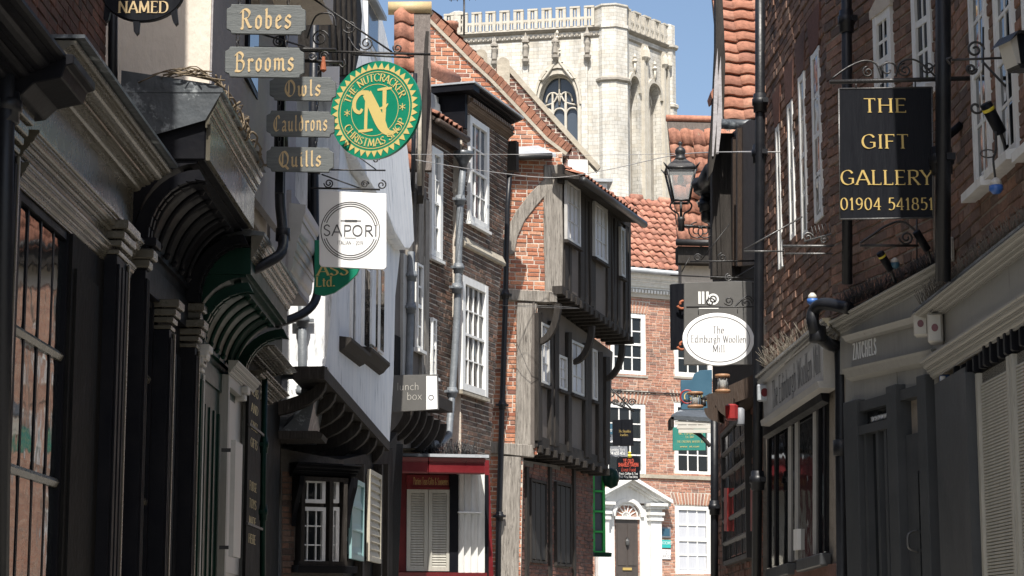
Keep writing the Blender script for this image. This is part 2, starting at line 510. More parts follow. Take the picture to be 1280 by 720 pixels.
surf('twig', (.17,.13,.085), (.09,.07,.045), rough=.9, scale=20, bump=.2)

pieces('brick_orange', [(.42,.165,.09),(.31,.115,.07),(.50,.225,.13),(.37,.14,.08),(.22,.10,.075),(.54,.29,.185),(.44,.175,.095)], spots=(.52,.42,.33), lo=.66)
pieces('brick_dark', [(.115,.078,.06),(.08,.06,.05),(.16,.10,.074),(.06,.05,.045),(.135,.085,.064),(.19,.11,.078)], spots=(.22,.17,.13), lo=.64)
pieces('brick_red', [(.225,.128,.09),(.175,.105,.08),(.285,.16,.112),(.115,.083,.07),(.20,.12,.088),(.26,.18,.138)], spots=(.085,.072,.064), lo=.6)
pieces('brick_plum', [(.15,.07,.052),(.11,.056,.046),(.20,.09,.062),(.08,.05,.045),(.17,.085,.065)], spots=(.27,.21,.17), lo=.64)
pieces('brick_far', [(.43,.225,.155),(.35,.165,.115),(.50,.29,.205),(.30,.155,.12),(.46,.25,.17),(.25,.165,.135)], spots=(.54,.43,.33), lo=.63)
pieces('pantile', [(.42,.19,.125),(.36,.155,.10),(.47,.235,.16),(.32,.145,.10),(.43,.20,.135)], scale=14, spots=(.30,.22,.15), lo=.58)
pieces('pantile_far', [(.40,.185,.125),(.34,.15,.105),(.45,.22,.155),(.31,.145,.105)], scale=9, spots=(.26,.16,.11), lo=.57)
pieces('plain_tile', [(.26,.115,.07),(.20,.09,.06),(.32,.15,.095),(.17,.08,.055)], scale=14, spots=(.34,.27,.2), lo=.6)
ashlar('minster_stone', (.61,.59,.54), (.50,.455,.375), (.34,.325,.285), 1.0, .42)

def glass(name, c=(.012,.014,.016), rough=.04):
    m, t, b, N, L = nodes(name)
    b.inputs['Base Color'].default_value = (*c, 1)
    b.inputs['Roughness'].default_value = rough
    b.inputs['Specular IOR Level'].default_value = .5
    g = N('ShaderNodeNewGeometry')
    n = N('ShaderNodeTexNoise'); n.inputs['Scale'].default_value = 3.5; n.inputs['Detail'].default_value = 2
    L(g.outputs['Position'], n.inputs['Vector'])
    bp = N('ShaderNodeBump'); bp.inputs['Strength'].default_value = .12; bp.inputs['Distance'].default_value = .02
    L(n.outputs[0], bp.inputs['Height']); L(bp.outputs[0], b.inputs['Normal'])
    M[name] = m
glass('glass'); glass('glass_blue', (.06,.075,.095), .08)
def clear_glass():
    m, t, b, N, L = nodes('glass_clear')
    b.inputs['Base Color'].default_value = (.85,.87,.86,1)
    b.inputs['Roughness'].default_value = .05
    b.inputs['Alpha'].default_value = .28
    M['glass_clear'] = m
clear_glass()
# ------------------------------------------------------------------ lettering: pen strokes, drawn with a broad or a round pen
GL = {
'A': (.80, 'l0,0 .38,1 .42,1 .80,0|l.15,.34 .65,.34'), 'B': (.68, 'l.12,0 .12,1|s.12,1 .42,1 .60,.9 .60,.64 .42,.54 .12,.54|s.12,.54 .46,.54 .67,.42 .67,.14 .46,0 .12,0'),
'C': (.80, 's.74,.80 .60,.97 .40,1 .16,.85 .06,.5 .16,.15 .40,0 .60,.03 .76,.20'), 'D': (.82, 'l.12,0 .12,1|s.12,1 .40,1 .68,.84 .77,.5 .68,.16 .40,0 .12,0'),
'E': (.64, 'l.12,0 .12,1|l.12,1 .58,1|l.12,.52 .50,.52|l.12,0 .60,0'), 'F': (.60, 'l.12,0 .12,1|l.12,1 .56,1|l.12,.52 .48,.52'),
'G': (.86, 's.74,.80 .60,.97 .40,1 .16,.85 .06,.5 .16,.15 .40,0 .62,.04 .76,.14|l.76,.12 .76,.44 .52,.44'), 'H': (.86, 'l.12,0 .12,1|l.74,0 .74,1|l.12,.52 .74,.52'),
'I': (.26, 'l.13,0 .13,1'), 'J': (.45, 's.32,1 .32,.25 .22,.02 .02,.05'), 'K': (.74, 'l.12,0 .12,1|l.66,1 .14,.45|l.28,.6 .72,0'), 'L': (.60, 'l.12,0 .12,1|l.12,0 .58,0'),
'M': (.98, 'l.10,0 .15,1 .49,.12 .83,1 .88,0'), 'N': (.86, 'l.12,0 .12,1 .74,0 .74,1'), 'O': (.88, 'c.44,1 .16,.86 .05,.5 .16,.14 .44,0 .72,.14 .83,.5 .72,.86'),
'P': (.62, 'l.12,0 .12,1|s.12,1 .42,1 .60,.9 .60,.6 .42,.48 .12,.48'), 'Q': (.88, 'c.44,1 .16,.86 .05,.5 .16,.14 .44,0 .72,.14 .83,.5 .72,.86|l.5,.15 .86,-.16'),
'R': (.70, 'l.12,0 .12,1|s.12,1 .42,1 .60,.9 .60,.62 .42,.5 .12,.5|l.34,.5 .70,0'), 'S': (.60, 's.52,.82 .42,.97 .25,1 .09,.85 .10,.66 .30,.52 .50,.38 .54,.18 .38,.01 .20,.01 .06,.18'),
'T': (.68, 'l.34,0 .34,1|l.03,1 .65,1'), 'U': (.82, 's.12,1 .12,.35 .20,.06 .41,0 .62,.06 .70,.35 .70,1'), 'V': (.74, 'l.03,1 .37,0 .71,1'), 'W': (1.06, 'l.03,1 .28,0 .53,.92 .78,0 1.03,1'),
'X': (.72, 'l.05,1 .68,0|l.67,1 .04,0'), 'Y': (.72, 'l.03,1 .36,.48 .36,0|l.69,1 .36,.48'), 'Z': (.68, 'l.06,1 .62,1 .05,0 .64,0'),
'a': (.56, 's.10,.52 .22,.64 .38,.62 .44,.48 .44,.1 .52,.0|s.44,.38 .22,.34 .07,.2 .12,.02 .28,.01 .44,.14'), 'b': (.58, 'l.10,1 .10,0|s.10,.46 .24,.63 .42,.6 .53,.32 .42,.03 .24,.0 .10,.14'),
'c': (.50, 's.46,.53 .34,.64 .16,.56 .06,.31 .16,.06 .34,0 .47,.1'), 'd': (.60, 'l.48,1 .48,0|s.48,.46 .36,.63 .16,.6 .05,.32 .16,.03 .36,.0 .48,.14'),
'e': (.54, 's.07,.35 .48,.35 .44,.56 .28,.64 .12,.56 .05,.31 .14,.06 .30,0 .48,.12'), 'f': (.36, 's.36,.95 .26,1 .17,.9 .16,.7 .16,0|l.03,.6 .32,.6'),
'g': (.58, 'c.27,.64 .08,.5 .08,.3 .27,.2 .45,.3 .45,.5|s.16,.2 .10,.08 .40,.02 .50,-.12 .30,-.27 .08,-.2 .10,-.06 .2,.0|l.42,.58 .55,.62'), 'h': (.60, 'l.10,0 .10,1|s.10,.44 .24,.62 .40,.62 .48,.48 .48,0'),
'i': (.24, 'l.12,0 .12,.62|l.12,.83 .12,.88'), 'k': (.56, 'l.10,0 .10,1|l.48,.62 .11,.28|l.22,.38 .52,0'), 'l': (.24, 'l.12,0 .12,1'), 'm': (.90, 'l.10,0 .10,.62|s.10,.44 .22,.61 .36,.62 .44,.48 .44,0|s.44,.44 .56,.61 .70,.62 .78,.48 .78,0'),
'n': (.60, 'l.10,0 .10,.62|s.10,.44 .24,.62 .40,.62 .48,.48 .48,0'), 'o': (.58, 'c.29,.64 .12,.55 .05,.31 .12,.08 .29,0 .46,.08 .53,.31 .46,.55'), 'p': (.58, 'l.10,-.3 .10,.62|s.10,.46 .24,.63 .42,.6 .53,.32 .42,.03 .24,.0 .10,.14'),
'r': (.40, 'l.10,0 .10,.62|s.10,.42 .22,.6 .38,.6'), 's': (.44, 's.38,.53 .28,.64 .13,.6 .08,.47 .22,.35 .37,.25 .36,.07 .22,0 .05,.1'), 't': (.36, 's.16,.82 .16,.14 .24,0 .36,.06|l.03,.6 .33,.6'),
'u': (.60, 's.10,.62 .10,.16 .20,.01 .34,.02 .48,.18|l.48,.62 .48,0'), 'v': (.52, 'l.04,.62 .26,0 .48,.62'), 'w': (.80, 'l.04,.62 .22,0 .40,.55 .58,0 .76,.62'), 'x': (.52, 'l.05,.62 .47,0|l.46,.62 .04,0'), 'y': (.52, 'l.04,.62 .27,.02|s.48,.62 .27,.02 .14,-.27 .02,-.24'),
'0': (.62, 'c.31,1 .12,.85 .06,.5 .12,.15 .31,0 .50,.15 .56,.5 .50,.85'), '1': (.40, 'l.08,.82 .22,1 .22,0'), '2': (.58, 's.07,.80 .18,.98 .38,1 .50,.82 .46,.6 .06,0|l.06,0 .54,0'),
'4': (.62, 'l.44,0 .44,1 .04,.28 .60,.28'), '5': (.56, 'l.48,1 .16,1 .12,.58|s.12,.58 .30,.64 .48,.52 .52,.3 .42,.06 .24,0 .06,.06'), '8': (.60, 'c.30,1 .13,.92 .12,.64 .30,.53 .48,.64 .47,.92|c.30,.53 .09,.42 .08,.1 .30,0 .52,.1 .51,.42'),
'9': (.60, 's.14,.02 .40,.12 .52,.45 .50,.82 .30,1 .10,.86 .10,.55 .28,.42 .46,.52 .52,.7'), '3': (.56, 's.07,.86 .22,1 .42,.94 .45,.68 .24,.54 .46,.44 .50,.16 .3,0 .05,.08'), '6': (.6, 's.48,.95 .24,.8 .08,.45 .12,.1 .3,0 .5,.1 .5,.42 .3,.55 .12,.42'), '7': (.55, 'l.05,1 .52,1 .2,0'),
'-': (.50, 'l.06,.42 .44,.42'), '.': (.24, 'l.12,0 .12,.08'), ',': (.24, 'l.14,.06 .08,-.14'), '&': (.8, 's.74,.4 .5,.05 .25,0 .08,.2 .2,.45 .42,.68 .38,.95 .22,.95 .2,.72 .42,.35 .76,0'), ' ': (.34, ''), "'": (.2, 'l.1,.8 .1,1'),
'*': (.6, 'l.3,.1 .3,.9|l-.05,.3 .65,.7|l-.05,.7 .65,.3'),
}
BLACK = {  # broken letters for the blackletter boards
'R': (.78, 'l.06,.06 .16,0 .16,.95|s.0,.82 .16,.98 .38,1 .58,.82 .50,.6 .20,.5|l.34,.52 .58,.1 .72,.08'), 'B': (.74, 'l.06,.04 .16,0 .16,.95|s.0,.82 .16,.98 .36,1 .56,.84 .46,.62 .18,.54|s.18,.54 .46,.58 .64,.4 .56,.1 .34,0 .06,.08'),
'O': (.84, 's.30,.98 .10,.72 .08,.34 .34,.02 .58,.04 .74,.32 .72,.72 .46,.98 .22,.90|l.32,.9 .32,.15'), 'C': (.74, 's.64,.82 .52,1 .34,.94 .10,.66 .10,.28 .34,.02 .60,.10|l.32,.9 .32,.14'), 'Q': (.86, 's.30,.98 .10,.72 .08,.34 .34,.02 .58,.04 .74,.32 .72,.72 .46,.98 .22,.90|l.32,.9 .32,.15|l.50,.10 .80,-.16'),
'o': (.50, 'l.10,.52 .10,.12 .26,0 .40,.14 .40,.52 .24,.66 .10,.52'), 'b': (.52, 'l.04,.94 .12,1 .12,.1 .26,0 .40,.14 .40,.52 .26,.64 .14,.54'), 'e': (.46, 'l.10,.34 .38,.50 .24,.66 .10,.52 .10,.12 .24,0 .40,.12'), 's': (.46, 'l.40,.54 .26,.66 .10,.52 .12,.42 .38,.26 .38,.12 .22,0 .06,.12'),
'r': (.42, 'l.04,.56 .12,.64 .12,.06 .18,0|l.14,.5 .28,.64 .40,.54'), 'm': (.84, 'l.04,.56 .12,.64 .12,.04|l.12,.5 .28,.64 .40,.54 .40,.04|l.40,.5 .56,.64 .68,.54 .68,.08 .78,.0'), 'n': (.58, 'l.04,.56 .12,.64 .12,.04|l.12,.5 .28,.64 .42,.54 .42,.08 .52,.0'),
'w': (.76, 'l.06,.62 .12,.56 .12,.12 .24,0 .38,.12 .38,.62|l.38,.12 .50,0 .64,.14 .64,.56 .56,.64'), 'l': (.30, 'l.08,.94 .14,1 .14,.1 .24,0'), 'u': (.56, 'l.04,.56 .12,.62 .12,.12 .24,0 .42,.14|l.42,.62 .42,.08 .52,0'), 'a': (.54, 'l.10,.56 .24,.66 .40,.54 .40,.08 .50,0|l.40,.36 .14,.24 .10,.10 .22,0 .40,.14'),
'd': (.54, 'l.22,.98 .42,.60 .42,.12 .26,0 .10,.12 .10,.50 .26,.62 .42,.52'), 'i': (.30, 'l.06,.56 .14,.62 .14,.1 .24,0|l.12,.82 .18,.88'),
}
STY = {  # nib width, nib angle, least width, serif length
'sans': (.0, 0, .105, 0), 'thin': (.0, 0, .055, 0), 'bold': (0, 0, .17, 0), 'serif': (.115, 12, .034, .075), 'serifbold': (.17, 12, .05, .09), 'roman': (.125, 16, .045, .085), 'black': (.165, 38, .035, 0), 'script': (.10, 30, .04, 0),
}
def strokes(ch, style):
    g = (BLACK.get(ch) if style == 'black' else None) or GL.get(ch) or GL[' ']
    out = []
    if g[1]:
        for s in g[1].split('|'):
            pts = [tuple(float(q) for q in p.split(',')) for p in s[1:].split()]
            if s[0] == 's': pts = smooth(pts, 4)
            if s[0] == 'c': pts = smooth(pts, 4, True); pts.append(pts[0])
            out.append((s[0], pts))
    return g[0], out

def text_polys(txt, style, track=.10):
    """quads for a line of text with cap height 1, starting at x = 0; returns quads and length"""
    nib, ang, mn, ser = STY[style]
    ang = R(ang)
    x = 0; Q = []
    for ch in txt:
        adv, st = strokes(ch, style)
        for kind, pts in st:
            P = [(a + x, b) for a, b in pts]
            n = len(P)
            # left/right offsets with mitred joints on smooth strokes, square overlaps on straight ones
            def half(dx, dy):
                l = math.hypot(dx, dy) or 1
                sw = abs(math.sin(math.atan2(dy, dx) - ang)) * nib / 2
                return math.sqrt(sw*sw + (mn/2)**2), -dy/l, dx/l
            if kind == 'l':
                for (a, b) in zip(P, P[1:]):
                    h, nx, ny = half(b[0]-a[0], b[1]-a[1])
                    l = math.hypot(b[0]-a[0], b[1]-a[1]) or 1
                    ex, ey = (b[0]-a[0])/l*mn*.5, (b[1]-a[1])/l*mn*.5
                    if style == 'black':
                        px, py = math.cos(ang)*nib*.5, math.sin(ang)*nib*.5
                        Q.append([(a[0]-px, a[1]-py), (b[0]-px, b[1]-py), (b[0]+px, b[1]+py), (a[0]+px, a[1]+py)])
                        h = mn/2 + .02
                    Q.append([(a[0]+nx*h-ex, a[1]+ny*h-ey), (b[0]+nx*h+ex, b[1]+ny*h+ey), (b[0]-nx*h+ex, b[1]-ny*h+ey), (a[0]-nx*h-ex, a[1]-ny*h-ey)])
                if ser:
                    for e, o in ((P[0], P[1]), (P[-1], P[-2])):
                        if abs(e[1]-o[1]) > 1.2*abs(e[0]-o[0]) and min(abs(e[1]), abs(e[1]-1), abs(e[1]-.62), abs(e[1]+.3)) < .02:
                            s = mn*.45
                            zz = e[1] + (s if e[1] < .01 else -s)*.2
                            Q.append([(e[0]-ser-nib*.3, zz-s), (e[0]+ser+nib*.3, zz-s), (e[0]+ser+nib*.3, zz+s), (e[0]-ser-nib*.3, zz+s)])
                        elif abs(e[0]-o[0]) > 2*abs(e[1]-o[1]) and e is P[-1]:
                            up = -1 if e[1] > .9 else (1 if e[1] < .1 else 0)
                            if up: Q.append([(e[0]-mn*.6, e[1]), (e[0]+mn*.4, e[1]), (e[0]+mn*.4, e[1]+up*ser*1.7), (e[0]-mn*.2, e[1]+up*ser*1.7)])
            else:
                L_ = []
                for i in range(n):
                    a, b = P[max(0, i-1)], P[min(n-1, i+1)]
                    if kind == 'c' and i in (0, n-1): a, b = P[n-2], P[1]
                    h, nx, ny = half(b[0]-a[0], b[1]-a[1])
                    if style == 'black':
                        nx, ny, h = math.cos(ang), math.sin(ang), nib*.5
                    L_.append(((P[i][0]+nx*h, P[i][1]+ny*h), (P[i][0]-nx*h, P[i][1]-ny*h)))
                for i in range(n-1):
                    Q.append([L_[i][0], L_[i+1][0], L_[i+1][1], L_[i][1]])
                if style == 'black':
                    for a, b in zip(P, P[1:]):
                        l = math.hypot(b[0]-a[0], b[1]-a[1]) or 1
                        nx, ny, h = -(b[1]-a[1])/l, (b[0]-a[0])/l, .024
                        Q.append([(a[0]+nx*h, a[1]+ny*h), (b[0]+nx*h, b[1]+ny*h), (b[0]-nx*h, b[1]-ny*h), (a[0]-nx*h, a[1]-ny*h)])
        x += adv + track
    return Q, x - track

def write(fr, parent, txt, m, cx, cz, h, style='sans', v=-.003, width=None, slant=0.0, track=.10, arc=None, name='lettering', align='c'):
    """a line of lettering centred at (cx, cz) in u,z; arc = (radius, angle of the middle, +1 top / -1 bottom) bends it round (cx, cz)"""
    Q, Ln = text_polys(txt, style, track)
    sx = h if width is None else width / Ln
    b = B(fr)
    e = 0
    for q in Q:
        pts = []
        for x, z in q:
            if arc is None:
                x0 = {'c': -Ln/2, 'l': 0, 'r': -Ln}[align]
                pts.append((cx + (x + x0)*sx + z*h*slant, v - e, cz + (z - .5)*h))
            else:
                rad, mid, sgn = arc
                th = mid - sgn * (x - Ln/2)*sx / rad
                rr = rad + (sgn * (z - .5))*h
                pts.append((cx + rr*math.cos(th), v - e, cz + rr*math.sin(th)))
        b.add(pts, [tuple(range(len(pts)))])
        e = (e + .00006) % .0015
    return b.build(name, m, parent)

# ------------------------------------------------------------------ building parts
def sash(fr, parent, rc, cols=2, rows=4, v=0.0, cw=.07, mf='white_paint', mg='glass', sill=True, meet=True, bar=.022, deep=.05, name='window', pane_name='pane', msill=None, curtain=None):
    """a sash window: casing, meeting rail, glazing bars and single panes, set on the wall face at depth v"""
    u0, z0, u1, z1 = rc
    b = B(fr)
    b.box(u0, u0+cw, v-deep, v, z0, z1).box(u1-cw, u1, v-deep, v, z0, z1)
    b.box(u0+cw, u1-cw, v-deep+.004, v, z1-cw, z1).box(u0+cw, u1-cw, v-deep+.004, v, z0, z0+cw*.9)
    W = b.build(name, M[mf], parent)
    gu0, gu1, gz0, gz1 = u0+cw, u1-cw, z0+cw*.9, z1-cw
    zm = (gz0+gz1)/2
    g = B(fr)
    for i in range(1, cols):
        x = gu0 + (gu1-gu0)*i/cols
        g.box(x-bar/2, x+bar/2, v-deep*.55, v-.004, gz0, gz1)
    for j in range(1, rows):
        z = gz0 + (gz1-gz0)*j/rows
        t = bar*2.0 if (meet and j*2 == rows) else bar
        g.box(gu0, gu1, v-deep*(.72 if t > bar else .5), v-.004, z-t/2, z+t/2)
    if cols > 1 or rows > 1: g.build('glazing_bar', M[mf], W)
    me = unit_mesh(pane_name, M[mg])
    for i in range(cols):
        for j in range(rows):
            a = gu0 + (gu1-gu0)*i/cols; c = gz0 + (gz1-gz0)*j/rows
            inst(pane_name, me, fr, (a+bar*.3, v-.012, c+bar*.3), ((gu1-gu0)/cols-bar*.6, .008, (gz1-gz0)/rows-bar*.6), W, rot=Matrix.Rotation(random.uniform(-.012,.012), 4, 'Z') @ Matrix.Rotation(random.uniform(-.012,.012), 4, 'X'))
    if sill:
        s = B(fr); s.run([(v, z0-.07), (v-.10, z0-.075), (v-.10, z0-.025), (v, z0-.002)], u0-.05, u1+.05)
        s.build('sill', M[msill or mf], W)
    if curtain:
        q = B(fr); q.box(gu0, gu1, v-.003, v-.001, gz0+(gz1-gz0)*curtain, gz1); q.build('blind', M['blind'], W)
    return W

def cornice_prof(v, out, z0, z1):
    """a moulded cornice: projects by out in front of v between z0 and z1"""
    h = z1 - z0
    P = [(0,0),(.13,0),(.13,.09),(.20,.10),(.27,.14),(.31,.21),(.32,.29),(.40,.29),(.40,.37),(.45,.36),(.51,.39),(.53,.45),(.51,.50),(.60,.50),(.60,.57),(.68,.57),(.75,.62),(.79,.69),(.80,.77),(.88,.77),(.88,.84),(.95,.86),(1,.90),(1,1.0),(0,1.03)]
    return [(v - a*out, z0 + b*h) for a, b in P]

def sag_run(b, prof, u0, u1, n=6, amp=.012):
    us = [u0 + (u1-u0)*i/n for i in range(n+1)]
    dz = [0]+[random.uniform(-amp, amp) for _ in range(n-1)]+[0]
    for i in range(n):
        b.run([(v, z+dz[i]) for v, z in prof], us[i], us[i+1], dz=dz[i+1]-dz[i])
    return b

def roof(fr, parent, o, su, sv, w, h, m, tw=.24, th=.30, limit=300, vis=None, name='tile', wave=.035, base=True, thick=.018, jitter=.012, flat=False, clip=None):
    """pantiles laid on a slope: o = lower left corner (u,v,z), su, sv = unit vectors along the eave and up the slope"""
    su, sv = Vector(su), Vector(sv)
    nn = su.cross(sv).normalized()
    if nn.z < 0: nn = -nn
    k = ('tile', name, m.name, tw, th, flat)
    if k not in _UNIT:
        n = 1 if flat else 7
        vs, fs = [], []
        ov = .06
        for r, (y, lift) in enumerate(((0, .045), (th+ov, .0))):
            for i in range(n+1):
                x = i/n
                z = 0 if flat else wave*(math.sin(2*math.pi*x*.92-.5) + .2)
                vs.append((x*tw*1.06, y, z + lift + thick))
        for i in range(n+1):
            vs.append((vs[i][0], 0.002, vs[i][2]-thick*1.3))
        for i in range(n):
            fs.append((i, i+1, n+1+i+1, n+1+i))
            fs.append((2*n+2+i, 2*n+2+i+1, i+1, i))
        me = bpy.data.meshes.new(name)
        me.from_pydata(vs, [], fs); me.materials.append(m)
        me.polygons.foreach_set('use_smooth', [i % 2 == 0 for i in range(len(fs))])
        me.update(); _UNIT[k] = me
    me = _UNIT[k]
    if base:
        b = B(fr)
        c = [Vector(o), Vector(o)+su*w, Vector(o)+su*w+sv*h, Vector(o)+sv*h]
        d = nn*.06
        if clip is None:
            b.add([p for p in c]+[p-d for p in c], [(0,1,2,3),(7,6,5,4),(0,4,5,1),(1,5,6,2),(2,6,7,3),(3,7,4,0)])
            b.build('roof_deck', M['timber_brown'], parent)
    lay = []
    for j in range(int(h/th)):
        for i in range(int(w/tw)):
            p = Vector(o) + su*(i*tw) + sv*(j*th) + nn*.005
            if clip and not clip(i*tw+tw/2, j*th+th/2): continue
            q = fr.M @ p
            x, y = project(q)
            vv = vis or (0,0,1280,720)
            lay.append((0 if vv[0]-30 <= x <= vv[2]+10 and vv[1]-20 <= y <= vv[3]+10 else 1, q.length, p))
    lay.sort(key=lambda t: t[:2])
    Rm = Matrix((su, sv, nn)).transposed().to_4x4()
    rest = B(fr)
    for k2, (a, b_, p) in enumerate(lay):
        J = Matrix.Rotation(random.gauss(0, jitter), 4, 'Z') @ Matrix.Rotation(random.gauss(0, jitter*1.3), 4, 'X')
        pj = p + sv*random.gauss(0, jitter*.5)
        if k2 < limit: inst(name, me, fr, pj, (1,1,1), parent, rot=Rm @ J)
        else:
            A = Matrix.Translation(pj) @ Rm @ J
            rest.add([A @ v.co for v in me.vertices], [tuple(f.vertices) for f in me.polygons], True)
    if rest.v:
        r = rest.build(name+'_courses', m, parent); r['kind'] = 'stuff'

def bolt_board(fr, name, label, cat, pts, m, thick=.03, group=None, edge=None, edge_m=None):
    """a sign board as one thing: an Empty with a board part; pts in u,z"""
    cu = sum(p[0] for p in pts)/len(pts); cz = min(p[1] for p in pts)
    t = T(name, label, cat, fr, group, loc=(cu, 0, cz))
    b = B(fr); b.prism(pts, 0, thick)
    b.build('board', m, t, bevel=.004)
    return t

def downpipe(fr, name, label, px, r, v=-.07, m='pipe_black', collars=(), brackets=True, k=10, group=None, off=.07):
    """a rainwater pipe through picture points on the plane set off by v from the wall"""
    pts = [fr.P(x, y, -v) for x, y in px]
    t = T(name, label, 'drainpipe', fr, group, loc=(pts[-1][0], v, pts[-1][1]))
    b = B(fr)
    P3 = [(u, v, z) for u, z in pts]
    b.tube(P3, r, k)
    b.build('pipe', M[m], t)
    for cx, cy in collars:
        u, z = fr.P(cx, cy, -v)
        c = B(fr); c.lathe((u, v, z), [(r*1.0,-.09),(r*1.35,-.085),(r*1.35,-.03),(r*1.6,-.025),(r*1.6,.03),(r*1.35,.035),(r*1.3,.075),(r*1.0,.08)], 12)
        c.box(u-r*2.4, u+r*2.4, v+r*.2, v+r*1.3, z-.02, z+.02)
        c.build('collar', M[m], t)
    return t

def spikes(fr, parent, u0, u1, v, z, n, l=.11, m='spike'):
    b = B(fr)
    for i in range(n):
        u = u0 + (u1-u0)*random.random()
        dv, du = random.uniform(-.06, .06), random.uniform(-.04, .04)
        b.tube([(u, v, z), (u+du, v+dv, z+l*random.uniform(.7,1.1))], .0018, 3)
    o = b.build('bird_spikes', M[m], parent); o['kind'] = 'stuff'
    return o
# ------------------------------------------------------------------ the ground
gf = Fr(0, 0, 0, 0)
def sheet(name, x0, x1, ys, m, dz):
    b = B(gf)
    b.grid([[(x0, y, ground_z(y)+dz), (x1, y, ground_z(y)+dz)] for y in ys], False)
    return structure(b.build(name, m))
sheet('ground', -900, 900, [-400, -20, 0, 20, 40, 60, 1500], M['ground'], -.02)
sheet('road', -1.55, 1.55, [-20, 0, 20, 40, 52, 57.6], M['cobble'], 0)
for nm, x0, x1 in (('pavement', -2.8, -1.55), ('pavement', 1.55, 2.9)):
    b = B(gf)
    for y0, y1 in ((-20, 0), (0, 20), (20, 40), (40, 56)):
        za, zb = ground_z(y0), ground_z(y1)
        b.add([(x0,y0,za-.05),(x1,y0,za-.05),(x1,y1,zb-.05),(x0,y1,zb-.05),(x0,y0,za+.11),(x1,y0,za+.11),(x1,y1,zb+.11),(x0,y1,zb+.11)], [(4,5,6,7),(0,1,5,4),(3,7,6,2),(1,2,6,5),(0,4,7,3)])
    structure(b.build(nm, M['flagstone']))

# ================================================================== LEFT SIDE
WX = -2.66
def left_fr(y0, y1, x0=WX, x1=None): return Fr.two((x0, y0), (x0 if x1 is None else x1, y1))

# ---- nearest shop: only its dark end console and pipe are in view
f0 = left_fr(6.0, 10.9)
t = T('shop_building', 'nearest shop on the left, dark console and brick end at the photo edge', 'building', f0)
b = B(f0); b.box(0, 4.9, 0, 3.0, 0, 4.2); b.build('wall', M['black_matt'], t)
b = B(f0); b.box(0, 4.9, .35, 3.0, 4.2, 6.0); b.build('upper_wall', M['mortar_dark'], t)
b = B(f0); b.box(0, 4.9, -.16, 3.0, 6.0, 10.5); b.build('shading_storey', M['cream_render'], t)  # unseen upper storey, its overhang placed to throw shade along the left fronts
b = B(f0)
z1 = f0.P(45, 12, .4)[1]; z0 = f0.P(45, 58, .4)[1]
b.run([(0, z0-.06), (-.16, z0-.04), (-.22, z0+.02), (-.36, z0+.05), (-.38, z1-.06), (-.42, z1-.05), (-.42, z1), (0, z1+.03)], 4.3, 4.85)
b.build('console', M['black_paint'], t, bevel=.006)
b = B(f0); b.run(cornice_prof(0, .38, z0-.02, z1), 0, 4.29); b.build('cornice', M['black_paint'], t)
downpipe(f0, 'drainpipe', 'black drainpipe running down the far left edge of the photo', [(9, -60), (4, 300), (-2, 800)], .05, v=-.10, collars=[(8, 133)])

# ---- first shop with the big moulded cornice
f1 = left_fr(10.9, 14.25)
t = T('shop_building', 'dark shop with the broad grey moulded cornice at the left edge', 'building', f1)
b = B(f1); b.box(0, f1.L, .22, 3.2, 0, 5.78); b.build('wall', M['mortar_dark'], t)
ct, cb_ = f1.P(120, 84, .30)[1], f1.P(85, 150, .03)[1]
bricks(f1, t, [(0, ct+.05), (f1.L, ct+.05), (f1.L, 5.75), (0, 5.75)], [], M['brick_plum'], v=.22, limit=120)
b = B(f1); b.box(0, 1.9, -.12, 3.2, 5.75, 9.4); b.build('shading_storey', M['cream_render'], t)  # out-of-view storey, jutting to set the shadow edge on the rendered wall
b = B(f1); b.run(cornice_prof(0, .30, cb_, ct), 0.0, f1.L-.15); b.build('cornice', M['olive_paint'], t)
b = B(f1); b.box(0.0, f1.L-.15, -.345, .2, ct+.015, ct+.035); b.build('lead_flashing', M['lead_dark'], t)
fa = f1.P(60, 192, .04)[1]
b = B(f1); b.box(0, f1.L-.1, -.03, .2, fa, cb_+.02); b.build('fascia', M['olive_paint'], t)
fb = f1.P(60, 245, .06)[1]
b = B(f1); b.run(cornice_prof(0, .12, fa-.16, fa), 0, f1.L-.12); b.run(cornice_prof(0, .07, fa-.30, fa-.18), 0, f1.L-.12); b.build('architrave', M['olive_paint'], t)
# window openings between pilasters
def glazed(fr, t, u0, u1, z0, z1, cols, rails, v=.06, bm='black_paint', bw=.035, bars=True, mg='glass'):
    W = B(fr).box(u0, u0+.05, v-.05, v+.06, z0, z1).box(u1-.05, u1, v-.05, v+.06, z0, z1).box(u0+.05, u1-.05, v-.045, v+.06, z1-.05, z1).box(u0+.05, u1-.05, v-.045, v+.06, z0, z0+.05).build('window', M[bm], t)
    g = B(fr)
    for i in range(1, cols):
        x = u0 + (u1-u0)*i/cols
        g.box(x-bw/2, x+bw/2, v-.03, v+.03, z0+.05, z1-.05)
    g.build('glazing_bar', M[bm], W)
    if rails:
        for z in rails:
            g = B(fr); g.run([(v+.02, z-.03), (v-.035, z-.03), (v-.05, z), (v-.035, z+.022), (v+.02, z+.03)], u0+.05, u1-.05); g.build('transom', M[bm if bm != 'black_paint' else 'olive_paint'], W)
    zs = [z0+.05] + sorted(rails) + [z1-.05]
    me = unit_mesh('pane', M[mg])
    for i in range(cols):
        for a, c in zip(zs, zs[1:]):
            inst('pane', me, fr, (u0+(u1-u0)*i/cols+bw/2, v-.024, a+.02), ((u1-u0)/cols-bw, .01, c-a-.04), W, rot=Matrix.Rotation(random.uniform(-.01,.01), 4, 'Z'))
    return W
def ux(fr, x, off=0, y=500): return fr.P(x, y, off)[0]
w1 = (ux(f1, 14), ux(f1, 80))
glazed(f1, t, w1[0], w1[1], .5, fa-.30, 4, [f1.P(50, 427)[1], f1.P(50, 595)[1]], v=.05)
